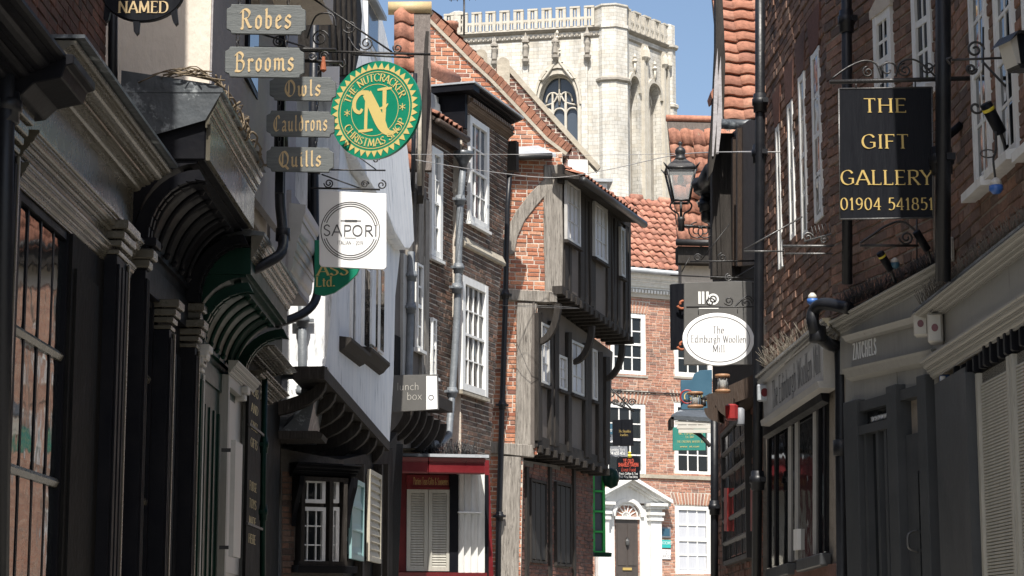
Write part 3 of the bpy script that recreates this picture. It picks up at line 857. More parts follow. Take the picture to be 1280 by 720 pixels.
b = B(f1); b.box(w1[1], ux(f1,121), -.02, .2, 0, fa-.3); b.box(w1[1]+.08, ux(f1,113), -.035, -.01, .6, fa-.5); b.build('panel', M['black_matt'], t)
def pilaster(fr, t, u0, u1, z1, v=-.10, m='black_paint', edge=None, zc=.22):
    b = B(fr); b.box(u0, u1, v, .2, .25, z1)
    n = 3
    for i in range(n):
        a = u0 + (u1-u0)*(i+.2)/n; c = u0 + (u1-u0)*(i+.8)/n
        b.box(a, c, v-.014, v+.002, .5, z1-.06)
    b.box(u0-.02, u1+.02, v-.03, .2, 0, .25)
    P = b.build('pilaster', M[m], t, bevel=.005)
    c = B(fr)
    for k, (e, a, d) in enumerate(((.015, 0, .03), (.03, .05, .09), (.05, .10, .15), (.075, .16, zc))):
        c.box(u0-e*.6, u1+e*.6, v-e, .2, z1+a, z1+d)
    c.build('capital', M[edge or m], P, bevel=.006)
    if edge:
        c = B(fr); c.box(u1-.03, u1+.012, v-.02, v-.001, .25, z1-.01); c.build('edge_bead', M[edge], P, bevel=.008)
    return P
zc = f1.P(128, 300, .1)[1]
pilaster(f1, t, ux(f1, 121), ux(f1, 135), zc, edge='olive_paint')
pilaster(f1, t, ux(f1, -22), ux(f1, -3), f1.P(-10, 150, .1)[1], v=-.05, edge='olive_paint')
glazed(f1, t, ux(f1, 136), ux(f1, 163), .5, f1.P(150, 318)[1], 4, [f1.P(150, 500)[1], f1.P(150, 588)[1], f1.P(150, 676)[1]], v=.06)
b = B(f1); b.box(ux(f1,136), f1.L, .0, .2, f1.P(150, 318)[1], fa-.3); b.build('panel', M['black_paint'], t)
downpipe(f1, 'drainpipe', 'thin black pipe down the end of the dark brick upper wall', [(142, -60), (141, 60), (141, 168)], .035, v=.16)

# ---- coved shops: a jetty on a ribbed cove with arched brackets
def coved(fr, t, L, z_lo, z_hi, d, m, ribs, px_top, px_bot, out, cm='olive_paint', nb=10):
    """cove from (0,z_lo) to (-d,z_hi) along the front, brackets at both ends, cornice above"""
    def prof(s, inset=0.0):
        a = s*math.pi/2
        return (-(d-inset)*(1-math.cos(a)), z_lo + (z_hi-z_lo)*math.sin(a) + (0))
    pts = [prof(i/nb) for i in range(nb+1)]
    b = B(fr); b.run(pts + [(-d, z_hi+.05), (.1, z_hi+.05), (.1, z_lo)], 0.02, L-.02); b.build('cove', M[m], t)
    for u0 in (0.0, L-.13):
        k = B(fr)
        arc = [( -(d+.02)*(1-math.cos(i/nb*math.pi/2)) - .0, z_lo-.02 + (z_hi-z_lo-.03)*math.sin(i/nb*math.pi/2)) for i in range(nb+1)]
        inn = [(v-.10*(0.35+.65*(1-i/nb)), z-.07*(i/nb)) for i, (v, z) in enumerate(arc)]
        k.run(arc + inn[::-1], u0, u0+.13)
        for i in range(nb):
            (va, za), (vb, zb) = inn[i], inn[i+1]
            k.run([(va, za), (vb, zb), (vb-.012, zb-.014), (va-.018, za-.006)], u0-.015, u0+.03)
            k.run([(va, za), (vb, zb), (vb-.012, zb-.014), (va-.018, za-.006)], u0+.10, u0+.145)
        K = k.build('bracket', M[m], t)
        c = B(fr); c.box(u0-.03, u0+.16, -.16, .1, z_lo-.10, z_lo-.03); c.box(u0-.015, u0+.145, -.13, .1, z_lo-.16, z_lo-.10); c.build('corbel', M[cm], K, bevel=.01)
    for i in range(ribs):
        u = .26 + (L-.5)*(i+.5)/ribs
        r = B(fr)
        P = [(u, v-.045, z-.02) for v, z in [prof(.18 + .64*j/9) for j in range(10)]]
        r.tube(P, .019, 6)
        r.lathe((P[0][0], P[0][1], P[0][2]-.02), [(.012,-.03),(.03,0),(.012,.03)], 8)
        r.lathe((P[-1][0], P[-1][1], P[-1][2]+.0), [(.012,-.03),(.03,0),(.012,.03)], 8)
        r.build('rib', M[m], t)
    for s_ in (.12, .88):
        v, z = prof(s_); r = B(fr); r.box(.15, L-.15, v-.03, v+.03, z-.03, z+.015); r.build('rib_rail', M[m], t)

f2 = left_fr(14.3, 16.85)
t2 = T('shop_building', 'black shop with arched brackets below a ribbed cove and pale render above', 'building', f2)
zl, zh = 4.27-f2.o.z, 4.86-f2.o.z
coved(f2, t2, f2.L, zl, zh, .44, 'black_paint', 6, None, None, .5)
zt = f2.P(262, 108, .55)[1]
b = B(f2); b.box(.0, f2.L, -.50, .3, zh+.02, zt-.12); b.build('fascia', M['black_paint'], t2, bevel=.01)
b = B(f2); b.run([(-.50, zh+.02), (-.53, zh+.02), (-.53, zt-.2), (-.50, zt-.2)], 0.02, f2.L); b.build('fascia_board', M['olive_paint'], t2)
b = B(f2)
b.run(cornice_prof(-.50, .10, zt-.25, zt), -.03, f2.L); b.build('cornice', M['olive_paint'], t2)
b = B(f2)
lead = [(-.62, zt), (-.62, zt+.03), (-.55, zt+.06), (.1, zt+.16), (.1, zt)]
b.run(lead, -.05, f2.L)
b.add([(-.045, -.61, zt), (-.045, -.5, zt-.2), (-.045, -.1, zt-.32), (-.045, .1, zt-.3), (-.045, .1, zt+.14), (-.045, -.55, zt+.05)], [(0,1,2,3,4,5)])
b.build('lead_roof', M['lead_dark'], t2)
b = B(f2)   # the dead creeper lying along the lead
for k in range(34):
    u = random.uniform(-.05, f2.L*.95)
    p = [(u + i*.07, -.57 + random.uniform(-.07,.06), zt+.05+random.uniform(-.02,.08)+.05*math.sin(i*1.3+k)) for i in range(6)]
    b.tube(smooth(p, 3), random.uniform(.003,.010), 4)
for k in range(15):
    j0 = random.uniform(0,1.5)
    p = [(-.05+random.uniform(-.06,.05), -.64+.12*(i+j0), zt+.05+random.uniform(-.03,.05)+.09*math.sin(max(0,min(1,(i+j0)/5))*math.pi)) for i in range(random.choice((3,4,6)))]
    b.tube(smooth(p, 3), random.uniform(.002,.008), 4)
cr = b.build('creeper', M['twig']); tag(cr, 'dry leafless creeper trailing along the lead edge of the black cove', 'plant'); cr['kind'] = 'stuff'
# ground floor of the black shop
pilaster(f2, t2, .02, .14, f2.P(165, 316, .1)[1]-.02)
glazed(f2, t2, .16, 1.05, .5, zl-.25, 5, [1.9, 2.8], v=.06)
b = B(f2); b.box(.0, f2.L, .1, 3.2, 0, zl-.05); b.build('wall', M['black_matt'], t2)
b = B(f2); b.box(.14, f2.L-.14, -.03, .15, zl-.24, zl-.02); b.build('lintel', M['black_paint'], t2)
pilaster(f2, t2, 1.08, 1.26, f2.P(190, 392, .1)[1], edge='olive_paint')
b = B(f2); b.box(1.28, 2.32, .02, .15, .1, zl-.25)
for i in range(5): b.box(1.36+i*.19, 1.49+i*.19, -.005, .03, .4, zl-.5)
b.build('door', M['black_paint'], t2)
pilaster(f2, t2, f2.L-.2, f2.L-.04, f2.P(215, 408, .1)[1], edge='olive_paint')
# pale rendered storeys above
ue = f2.P(262, 40, .0)[0]
Yc = 15.15; xc = at(263, 50, Yc).x
uc = Yc - f2.o.y
b = B(f2); b.box(uc, f2.L+2.1, -(xc-WX), 3.0, zt-.2, 9.2); b.build('rendered_wall', M['cream_render'], t2)
f2c = Fr.two((xc, Yc), (xc+.12, 19.0))
b = B(f2c); b.box(-.05, 3.75, -(-1.80-xc), 2.0, 6.55, 10.2); b.build('shading_storey', M['cream_render'], t2)  # unseen overhang shaped to shade the left halves of the signs
b = B(f2c); b.box(.02, 3.8, -.012, .05, zt + f2.o.z - f2c.o.z - .1, 9.0); b.build('street_wall', M['grey_and_shade_render'], t2)  # same cream render, coloured grey to paint in the street side's shade
b = B(f2)  # window in the rendered wall, mostly behind the boards
b.box(uc+1.5, uc+2.2, -(xc-WX)-.09, -(xc-WX)-.03, zt+.75, zt+2.3); W = b.build('window', M['black_paint'], t2)
b = B(f2); b.box(uc+1.56, uc+2.14, -(xc-WX)-.096, -(xc-WX)-.09, zt+.8, zt+2.25); b.build('pane', M['glass'], W)

f3 = left_fr(16.95, 19.75)
t3 = T('shop_building', 'dark green shop with arched brackets and ribbed cove, grey render above', 'building', f3)
zl, zh = 3.93-f3.o.z, 4.50-f3.o.z
coved(f3, t3, f3.L, zl, zh, .46, 'green_paint', 6, None, None, .5, cm='pale_paint')
zt3 = zh+.34
b = B(f3); b.box(0, f3.L, -.5, .3, zh+.02, zt3-.1); b.build('fascia', M['green_paint'], t3)
b = B(f3); b.run(cornice_prof(-.5, .10, zt3-.2, zt3), -.02, f3.L); b.build('cornice', M['olive_paint'], t3)
b = B(f3); b.run([(-.61, zt3), (-.61, zt3+.03), (.1, zt3+.15), (.1, zt3)], -.02, f3.L); b.build('lead_roof', M['lead_dark'], t3)
b = B(f3); b.box(0, f3.L, .1, 3.2, 0, zl-.05); b.build('wall', M['green_paint'], t3)
pilaster(f3, t3, .02, .16, f3.P(228, 445, .1)[1], m='green_paint', edge='pale_paint')
b = B(f3); b.box(.2, 1.9, -.02, .12, .1, zl-.2)
for i in range(6): b.box(.27+i*.27, .34+i*.27, -.035, 0, .3, zl-.4)
b.build('shutter', M['green_paint'], t3)
b = B(f3); b.box(.15, f3.L-.15, -.04, .12, zl-.2, zl-.03); b.build('lintel', M['green_paint'], t3)
f3u = Fr.two((xc+.02, 19.02), (xc+.09, 20.5))
b = B(f3u); b.box(0, f3u.L, 0, 3.0, zt3-.1, 9.0); b.build('rendered_wall', M['grey_and_shade_render'], t3)
for a, c in ((342, 347),):
    u0, z0, u1, z1 = f3u.rect(337, -30, 347, 236)
    b = B(f3u); b.box(u0, u1, -.06, -.01, z0, z1); W = b.build('window', M['green_paint'], t3)
    b = B(f3u); b.box(u0+.06, u1-.06, -.066, -.06, z0+.05, z1-.05); b.build('panel', M['green_paint'], W)
# rainwater goods along the coves
def freepipe(name, label, pts3, r, m='pipe_black', collars=()):
    fr = Fr(pts3[-1][0], pts3[-1][1], 0, 0)
    t = T(name, label, 'drainpipe', fr, None, loc=(0, 0, pts3[-1][2]))
    b = B(gf); b.tube(pts3, r, 10); b.build('pipe', M[m], t)
    for i in collars:
        p = Vector(pts3[i]); q = B(gf); q.lathe(p, [(r,-.06),(r*1.35,-.055),(r*1.35,.055),(r,.06)], 12); q.build('collar', M[m], t)
    return t
freepipe('drainpipe', 'black rainwater pipe bending back under the green cove from the black cove cornice', smooth([tuple(at(x, y, Y)) for x, y, Y in ((352, 160, 17.9), (350, 245, 17.8), (353, 285, 17.7), (352, 315, 17.5), (325, 333, 17.3), (290, 350, 17.2), (240, 385, 17.1))], 4), .047, collars=(1, 9))
freepipe('drainpipe', 'black rainwater pipe bending in from the pale gutter toward the white wall', smooth([tuple(at(x, y, Y)) for x, y, Y in ((393, 190, 21.2), (394, 300, 21.1), (398, 350, 21.0), (393, 378, 20.8), (375, 394, 20.6), (345, 405, 20.4))], 4), .045, collars=(1,))

# ---- narrow shop: grey door, vertical name board
f4 = left_fr(19.8, 24.4)
t4 = T('shop_building', 'narrow dark shop with a pale grey door beyond the green cove', 'building', f4)
b = B(f4); b.box(0, f4.L, .06, 3.2, 0, 6.6); b.build('wall', M['black_matt'], t4)
fd = left_fr(18.55, 20.6, WX+.02)
u0, z0, u1, z1 = fd.rect(272, 478, 301, 716)
b = B(fd); b.box(u0, u0+.10, -.08, .05, 0, z1).box(u1-.12, u1, -.08, .05, 0, z1).box(u0+.1, u1-.12, -.08, .05, z1-.1, z1)
b.run(cornice_prof(-.08, .09, z1, z1+.12), u0-.05, u1+.05)
Wd = b.build('door_frame', M['grey_paint'], t4)
b = B(fd); b.box(u0+.1, u1-.12, -.02, .05, 0, z1-.1)
for a in (.3, 1.3): b.box(u0+.22, u1-.24, -.035, -.01, a, a+.8)
b.build('door', M['pale_paint'], Wd)
b = B(fd); b.lathe((u1-.2, -.06, 1.05), [(.01,-.03),(.03,-.02),(.03,.02),(.01,.03)], 8); b.build('handle', M['iron_bright'], Wd)
# cornice stubs of the narrow shop
z0 = f4.P(335, 440, .2)[1]; z1 = f4.P(335, 424, .3)[1]
b = B(f4); b.run(cornice_prof(.06, .34, z0, z1+.05), .9, 3.1); b.build('cornice', M['olive_paint'], t4)
z0 = f4.P(335, 480, .2)[1]
b = B(f4); b.run(cornice_prof(.06, .26, z0, z0+.12), .9, 3.1); b.build('lower_cornice', M['olive_paint'], t4)
# pale weathered gutter moulding high over it
f4u = Fr.two((-2.12, 19.95), (-2.02, 24.0))
z1 = f4u.P(385, 275, .0)[1]; z0 = f4u.P(380, 375, .0)[1]
b = B(f4u); b.run(cornice_prof(0.06, .16, z0+.1, z1-.05), 0.0, 1.55); b.build('gutter_moulding', M['pale_paint'], t4)
b = B(f4u); b.box(0.0, 1.5, .04, .8, z0+.05, z1+.1); b.build('gutter_boarding', M['grey_and_shade_render'], t4)
# dark carved timber gable end above
f4t = Fr.two((-2.28, 23.45), (-2.15, 24.5))
b = B(f4t)
b.prism(f4t.poly([(393,-30),(433,-30),(438,20),(436,60),(428,96),(410,104),(396,96)]), -.15, .8)
b.build('bargeboard', M['timber_black'], t4)
b = B(f4t)
for k in range(5):
    p = f4t.poly([(398+k*7, -20), (399+k*7, 40), (401+k*6, 80), (403+k*5, 96)])
    b.tube([(u, -.16, z) for u, z in smooth(p, 4)], .035, 6)
b.build('carving', M['timber_black'], t4)
freepipe('drainpipe', 'black pipe behind the hanging boards beside the pale rendered wall', [tuple(at(394, -30, 22.9)), tuple(at(391, 160, 22.9)), tuple(at(389, 300, 22.9))], .05, collars=(1,))
# vertical board
fv = left_fr(20.75, 22.2, WX+.12)
u0, z0, u1, z1 = fv.rect(309, 470, 323, 735)
ts = T('name_board', 'tall dark green board with small gilt letters stacked up it', 'sign', fv, loc=(u0, 0, z0))
b = B(fv); b.box(u0, u1, 0, .03, z0, z1); b.build('board', M['black_matt'], ts)
zz = z1-.08
for i, wd in enumerate(['TEAS', 'AND', 'CAKES', 'GIFTS', 'FUDGE', 'TOYS', 'MADE', 'HERE']):
    write(fv, ts, wd, M['gold_pale'], (u0+u1)/2, zz-.06, .085, 'serifbold', width=(u1-u0)*.6)
    zz -= .17 + (.25 if i == 3 else 0)
for zc_ in (z0+.6, z1-.5):
    b = B(fv); b.box(u0-.04, u1+.3, -.02, .0, zc_-.012, zc_+.012); b.build('strap', M['iron'], ts)
fvp = left_fr(20.0, 23.0, WX+.03)
downpipe(fvp, 'drainpipe', 'slim bright-edged green pipe beside the tall gilt board', [(331, 470), (329, 600), (328, 760)], .03, v=-.10, m='green_paint', collars=[(330, 556), (329, 640)])
u0, z0, u1, z1 = left_fr(19.0, 21.5, WX+.3).rect(293, 552, 302, 697)
fs = left_fr(19.0, 21.5, WX+.3)
ts = T('hanging_board', 'pale edge-on board fixed by the grey door frame', 'sign', fs, loc=(u0, 0, z0))
b = B(fs); b.box(u0, u1, 0, .04, z0, z1); b.build('board', M['pale_paint'], ts)
for za in (z0+.06, z1-.10):
    b = B(fs); b.box(u0, u0+.03, .04, .12, za, za+.03); b.build('arm', M['iron'], ts)

# ---- white jettied house
Ye = 24.6
f5e = Fr(at(359, 420, Ye).x, Ye, 0)                       # end wall facing down the street
c5 = at(408, 430, Ye)
f5 = Fr.two((c5.x, Ye), (c5.x+.58, Ye+6.4))
t5 = T('jettied_house', 'white rendered jettied house with leaning walls over a dark timber jetty', 'house', f5)
b = B(f5e)
P = f5e.poly([(350,70),(428,70),(424,200),(417,350),(412,410),(406,462),(350,462)])
b.prism(P, 0, 2.0); b.build('end_wall', M['white_render'], t5)
low = f5.poly([(424,200),(494,285),(500,317),(494,370),(492,470),(487,553),(406,461),(412,410),(417,350)])
b = B(f5); b.prism(low, 0, .5); b.build('lower_wall', M['white_render'], t5)
def bulge_wall(fr, pts, off, name, m, par):
    b = B(fr); P = fr.poly(pts, off); zlo = min(z for _, z in P); zhi = max(z for _, z in P)
    b.prism(P, -off, -off+.5); b.v = [(u, v+.34*((z-zlo)/(zhi-zlo))**1.3, z) for u, v, z in b.v]   # the wall leans back as it rises
    return b.build(name, m, par, bevel=.03)
bulge_wall(f5, [(428,-30),(496,-30),(498,0),(505,40),(511,80),(516,130),(520,190),(520,250),(519,303),(513,312),(506,312),(494,292),(483,262),(430,170)], .16, 'upper_wall', M['white_render'], t5)
# upper window slit and its hood
u0, z0, u1, z1 = f5.rect(459, 14, 470, 58, -.05)
b = B(f5); b.box(u0-.1, u1+.1, .03, .16, z0-.08, z1+.06); W = b.build('window', M['white_paint'], t5)
b = B(f5); b.box(u0, u1, .022, .03, z0, z1); b.build('pane', M['glass_blue'], W)
b = B(f5); b.run([(.2, z1+.06), (-.08, z1+.02), (-.08, z1+.08), (.2, z1+.14)], u0-.12, u1+.15); b.build('hood', M['lead'], W)
# tall slit lights with dark sills
for x0, x1, y0, y1, ys in ((441,446,325,430,434), (455,461,335,437,441), (465,471,330,440,444), (475,479,335,442,447)):
    u0, z0, u1, z1 = f5.rect(x0, y0, x1, y1, .03)
    b = B(f5); b.box(u0-.05, u1+.05, -.04, .0, z0, z1); W = b.build('window', M['white_paint'], t5)
    b = B(f5); b.box(u0, u1, -.046, -.04, z0+.03, z1-.03); b.build('pane', M['glass'], W)
for x0, x1, y in ((436,461,434), (462,485,446)):
    u0 = f5.P(x0, y, .12)[0]; u1 = f5.P(x1, y, .12)[0]; z = f5.P((x0+x1)/2, y-1, .12)[1]
    b = B(f5); b.run([(0, z-.16), (-.06, z-.13), (-.10, z-.08), (-.15, z-.03), (-.15, z+.01), (0, z+.03)], u0, u1); b.build('window_sill', M['timber_black'], t5)
for x in (450, 470):
    u0, z0, u1, z1 = f5.rect(x-6, 335, x-1, 432, .05)
    b = B(f5); b.box(u0, u1, -.06, 0, z0, z1); b.build('pilaster_strip', M['white_render'], t5)
# jetty: dark bressummer, curved joists, sloping lead end
b = B(f5)
A = f5.P(406,461,.12); C = f5.P(487,555,.12)
b.prism([(A[0]-.02, A[1]+.03), (C[0], C[1]+.03), (C[0], C[1]-.10), (A[0]-.02, A[1]-.12)], -.12, .25); b.build('bressummer', M['timber_black'], t5)
for i in range(8):
    s = (i+.4)/8
    u = A[0]+(C[0]-A[0])*s; z = A[1]+(C[1]-A[1])*s
    j = B(f5)
    pr = []
    for k in range(9):
        a = k/8*math.pi/2
        pr.append((-.10+1.05*(1-math.cos(a)), z-.12-.42*math.sin(a)))
    pr2 = [(v, zz+.16) for v, zz in pr]
    j.run(pr + pr2[::-1], u-.06, u+.06); j.build('joist', M['timber_black'], t5)
b = B(f5); b.prism([(A[0], A[1]-.12), (C[0], C[1]-.10), (C[0], C[1]-1.3), (A[0], A[1]-1.3)], .78, .9); b.build('cove_boarding', M['timber_black'], t5)
b = B(f5e)
pts = f5e.poly([(352,466),(408,466),(398,500),(388,548),(350,548)])
b.add([(p[0], -.02-(.42 if i in (2,3,4) else 0)*.9, p[1]) for i, p in enumerate(pts)] + [(p[0], .8, p[1]) for p in pts], [(0,1,2,3,4), (9,8,7,6,5)] + [(i, i+5, (i+1)%5+5, (i+1)%5) for i in range(5)])
b.build('pent_roof', M['lead_dark'], t5)
b = B(f5e); q = f5e.poly([(350,460),(410,460),(410,469),(350,469)]); b.prism(q, -.10, .1); b.build('string_board', M['olive_paint'], t5)
q = f5e.poly([(345,539),(397,539),(404,543),(402,549),(345,549)], .4)
b = B(f5e); b.prism(q, -.45, .2); b.build('eaves_board', M['timber_black'], t5)
# ground floor
fg = Fr.two((at(366,650,25.2).x, 25.2), (at(432,650,25.6).x, 25.6))
fg2 = Fr.two((at(430,650,25.7).x, 25.7), (at(492,640,30.4).x, 30.4))
b = B(fg); b.prism(fg.poly([(354,560),(432,575),(432,780),(354,780)]), .06, .5); b.build('wall', M['mortar_dark'], t5)
bricks(fg, t5, fg.poly([(355,590),(371,590),(371,740),(355,740)]), [], M['brick_red'], v=.06, limit=120)
Wn = B(fg)
rc = fg.rect(370, 597, 430, 708)
Wn.box(rc[0], rc[2], -.1, .05, rc[3]-.05, rc[3]).box(rc[0], rc[2], -.1, .05, rc[1], rc[1]+.06)
um = fg.P(407, 650)[0]
for x in (rc[0]+.02, um, rc[2]-.06): Wn.box(x, x+.05, -.1, .05, rc[1]+.06, rc[3]-.05)
Wn = Wn.build('window', M['timber_black'], t5)
for (x0,y0,x1,y1,cl,rw) in ((372,599,404,629,3,1),(410,599,421,629,1,1),(372,634,404,705,3,3),(410,634,421,705,1,3)):
    r = fg.rect(x0,y0,x1,y1)
    k = .045
    g = B(fg); g.box(r[0],r[0]+k,-.06,0,r[1],r[3]).box(r[2]-k,r[2],-.06,0,r[1],r[3]).box(r[0]+k,r[2]-k,-.06,0,r[3]-k,r[3]).box(r[0]+k,r[2]-k,-.06,0,r[1],r[1]+k)
    for i in range(1, cl): x = r[0]+(r[2]-r[0])*i/cl; g.box(x-.008,x+.008,-.035,-.005,r[1]+k,r[3]-k)
    for i in range(1, rw): z = r[1]+(r[3]-r[1])*i/rw; g.box(r[0]+k,r[2]-k,-.03,-.005,z-.008,z+.008)
    g.build('casement', M['white_paint'], Wn)
    g = B(fg); g.box(r[0]+k, r[2]-k, -.012, .02, r[1]+k, r[3]-k); g.build('pane', M['glass'], Wn)
zc = rc[3]
b = B(fg); b.run(cornice_prof(0, .22, zc, zc+.16), rc[0]-.1, rc[2]+.12); b.build('window_cornice', M['black_paint'], Wn)
b = B(fg); b.run([(0,rc[1]-.08),(-.16,rc[1]-.08),(-.18,rc[1]),(0,rc[1]+.01)], rc[0]-.05, rc[2]+.1); b.build('window_sill', M['black_paint'], Wn)
for xx in (rc[0]-.06, rc[2]+.02):
    b = B(fg); b.run([(0,zc),(-.2,zc),(-.18,zc-.12),(-.1,zc-.28),(-.03,zc-.45),(0,zc-.6)], xx, xx+.06); b.build('window_bracket', M['black_paint'], Wn)
b = B(fg2); b.prism(fg2.poly([(430,575),(495,560),(495,780),(430,780)]), .05, .5); b.build('side_wall', M['black_matt'], t5)
def shutter(fr, par, px, m, rows, name='shutter', slats=True, v=-.05):
    u0, z0, u1, z1 = fr.rect(*px)
    k = min(.06, (u1-u0)*.2)
    b = B(fr); b.box(u0,u0+k,v-.04,v,z0,z1).box(u1-k,u1,v-.04,v,z0,z1).box(u0+k,u1-k,v-.04,v,z1-k,z1).box(u0+k,u1-k,v-.04,v,z0,z0+k); b.box(u0+k, u1-k, v-.008, v+.02, z0+k, z1-k)
    S = b.build(name, M[m], par)
    n = max(3, int((z1-z0-2*k)/rows))
    me = unit_mesh('slat', M[m])
    for i in range(n):
        inst('slat', me, fr, (u0+k, v-.034, z0+k+(z1-z0-2*k)*i/n), (u1-u0-2*k, .02, (z1-z0-2*k)/n*.74), S, rot=Matrix.Rotation(-.25, 4, 'X'))
    return S
shutter(fg2, t5, (431,600,447,700), 'teal_paint', .3)
shutter(fg2, t5, (454,590,469,703), 'shutter_cream', .09)
for x in (449, 472, 480):
    u = fg2.P(x, 640)[0]; z = fg2.P(x, 580)[1]
    b = B(fg2); b.box(u-.04, u+.10, -.06, .1, 0, z); b.build('post', M['timber_black'], t5)
downpipe(f5e, 'drainpipe', 'grey drainpipe down the white end wall to the sloping dark roof', [(378,320),(378,480),(377,500),(360,516)], .055, v=-.10, m='pipe_grey', collars=[(378,400),(378,490)])
# ================================================================== MIDDLE: the street's bend
# ---- narrow plastered house with the steep orange pantile roof
a6, b6 = at(484, 450, 31.2), at(533, 450, 33.4)
f6 = Fr.two((a6.x, a6.y), (b6.x, b6.y))
t6 = T('narrow_house', 'narrow weathered house with a steep orange pantile roof beside the white house', 'house', f6)
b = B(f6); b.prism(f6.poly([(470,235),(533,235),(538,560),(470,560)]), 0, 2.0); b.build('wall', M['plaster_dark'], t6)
for (x0,y0,x1,y1,m) in ((500,318,506,470,'pale_paint'),(528,250,533,470,'timber_grey'),(520,232,526,330,'timber_grey'),(507,236,512,330,'timber_grey'),(524,320,527,470,'timber_grey')):
    r = f6.rect(x0,y0,x1,y1); b = B(f6); b.box(r[0],r[2],-.05,.05,r[1],r[3]); b.build('post', M[m], t6)
for (x0,y0,x1,y1) in ((517,330,524,436),(536,398,541,470)):
    r = f6.rect(x0,y0,x1,y1); sash(f6, t6, r, 1, 4, v=-.02, cw=.04, bar=.03)
r = f6.rect(492,420,499,470); b = B(f6); b.box(r[0],r[2],-.02,.05,r[1],r[3]); b.build('opening', M['black_matt'], t6)
# steep roof, seen face on
f6r = Fr(at(488,190,32.0).x, 32.0, R(4))
o = f6r.P(492,212); top = f6r.P(518, 8)
s60 = (0, math.cos(R(66)), math.sin(R(66)))
hh = (top[1]-o[1]) / s60[2] * 1.14
roof(f6r, t6, (o[0], 0, o[1]), (1,0,0), s60, .60, hh, M['pantile'], tw=.31, th=.33, wave=.05, jitter=.01)
b = B(f6r); b.tube([(o[0]-.1, s60[1]*hh, o[1]+s60[2]*hh), (o[0]+.62, s60[1]*hh, o[1]+s60[2]*hh+.02)], .11, 10); b.build('ridge_tile', M['ochre'], t6)
b = B(f6r)
pv = f6r.poly([(533,14),(539,14),(537,120),(537,240),(527,240),(528,120)])
b.prism([f6r.P(532,40), f6r.P(536,40), f6r.P(534,120), f6r.P(530,245), f6r.P(522,245), f6r.P(528,120)], -.05, .6); b.build('verge_board', M['timber_black'], t6)
downpipe(f6, 'drainpipe', 'dark pipe beside the steep orange tiles, upper of two in the gap', [(519,92),(517,170),(516,240)], .035, v=-.30, collars=[(517,150)])
downpipe(f6, 'drainpipe', 'pale weathered pipe dropping from the foot of the orange tiles', [(524,128),(524,232)], .04, v=-.28, m='coping')
downpipe(f6, 'drainpipe', 'pale grey drainpipe in the gap right of the white house', [(514,315),(513,400),(511,470),(506,500)], .06, v=-.10, m='pipe_grey', collars=[(514,345),(513,385)])
b = B(f6)
for k in range(6):
    u0 = f6.P(488+k*8.5, 530)[0]; z0 = f6.P(500, 505+k*2)[1]
    b2 = B(f6); pr = [(-.02-.34*math.sin(q/8*math.pi/2), z0-.55+.5*(q/8)**1.4) for q in range(9)]
    b2.run(pr + [(v+.14, z) for v, z in pr][::-1], u0, u0+.07); b2.build('jetty_joist', M['timber_black'], t6)
b.run([(-.40, f6.P(510,505)[1]-.02), (-.40, f6.P(510,492)[1]), (.1, f6.P(510,492)[1]), (.1, f6.P(510,505)[1]-.02)], f6.P(486,500)[0], f6.P(536,500)[0]); b.build('bressummer', M['timber_black'], t6)
b = B(f6); b.prism(f6.poly([(470,555),(500,555),(492,780),(470,780)]), -.05, .5); b.build('ground_wall', M['black_matt'], t6)
b = B(f6); b.prism(f6.poly([(483,560),(497,540),(489,640),(489,780),(478,780),(478,640)], .2), -.2, .1); b.build('curved_post', M['timber_black'], t6)
# ---- brown brick house with the dark box cornice
a7, b7 = at(533, 400, 33.5), at(641, 400, 37.7)
f7 = Fr.two((a7.x, a7.y), (b7.x, b7.y))
t7 = T('brick_house', 'brown brick house with a dark box cornice over the red shopfront', 'house', f7)
PJ = .16
def u7(x, y=400, off=0): return f7.P(x, y, off)[0]
uL, uM, uR = u7(530, 300), u7(577, 300, PJ), u7(636, 300, PJ)
zA = f7.P(555, 163)[1]; zB = f7.P(600, 149, PJ)[1]; zG = f7.P(600, 566)[1]
b = B(f7); b.box(uL, uM-.01, 0, 2.4, zG-.2, zA); uRb = f7.P(612, 560, PJ)[0]
P7 = [(uM,zG-.2),(uRb,zG-.2),(u7(622,400,PJ),f7.P(622,400,PJ)[1]),(u7(628,320,PJ),f7.P(628,320,PJ)[1]),(uR,zB+.25),(uM,zB+.25)]
b.prism(P7, -PJ, 2.4); b.build('wall', M['mortar_pale'], t7)
wins = [(583,152,607,282),(573,351,605,492)]
wa = [(535,186,549,322)]
H = []
for r in wins:
    q = f7.rect(*r, PJ); H.append([(q[0],q[1]),(q[2],q[1]),(q[2],q[3]),(q[0],q[3])])
Ha = []
for r in wa:
    q = f7.rect(*r); Ha.append([(q[0],q[1]),(q[2],q[1]),(q[2],q[3]),(q[0],q[3])])
bricks(f7, t7, P7, H, M['brick_dark'], v=-PJ, limit=180, vis=(575,140,640,570), proud=.014, H=.082, jt=.017)
bricks(f7, t7, [(uL,zG-.2),(uM-.02,zG-.2),(uM-.02,zA-.05),(uL,zA-.05)], Ha, M['brick_dark'], v=0, limit=110, vis=(540,240,575,560), proud=.014, H=.082, jt=.017)
q = f7.rect(*wins[0], PJ); sash(f7, t7, q, 3, 4, v=-PJ+.0, cw=.11, mg='glass_blue', deep=.07)
q = f7.rect(*wins[1], PJ); sash(f7, t7, q, 4, 4, v=-PJ+.0, cw=.13, deep=.08, msill='coping')
q = f7.rect(*wa[0]); sash(f7, t7, q, 2, 4, v=.0, cw=.12, deep=.07, mg='glass_blue')
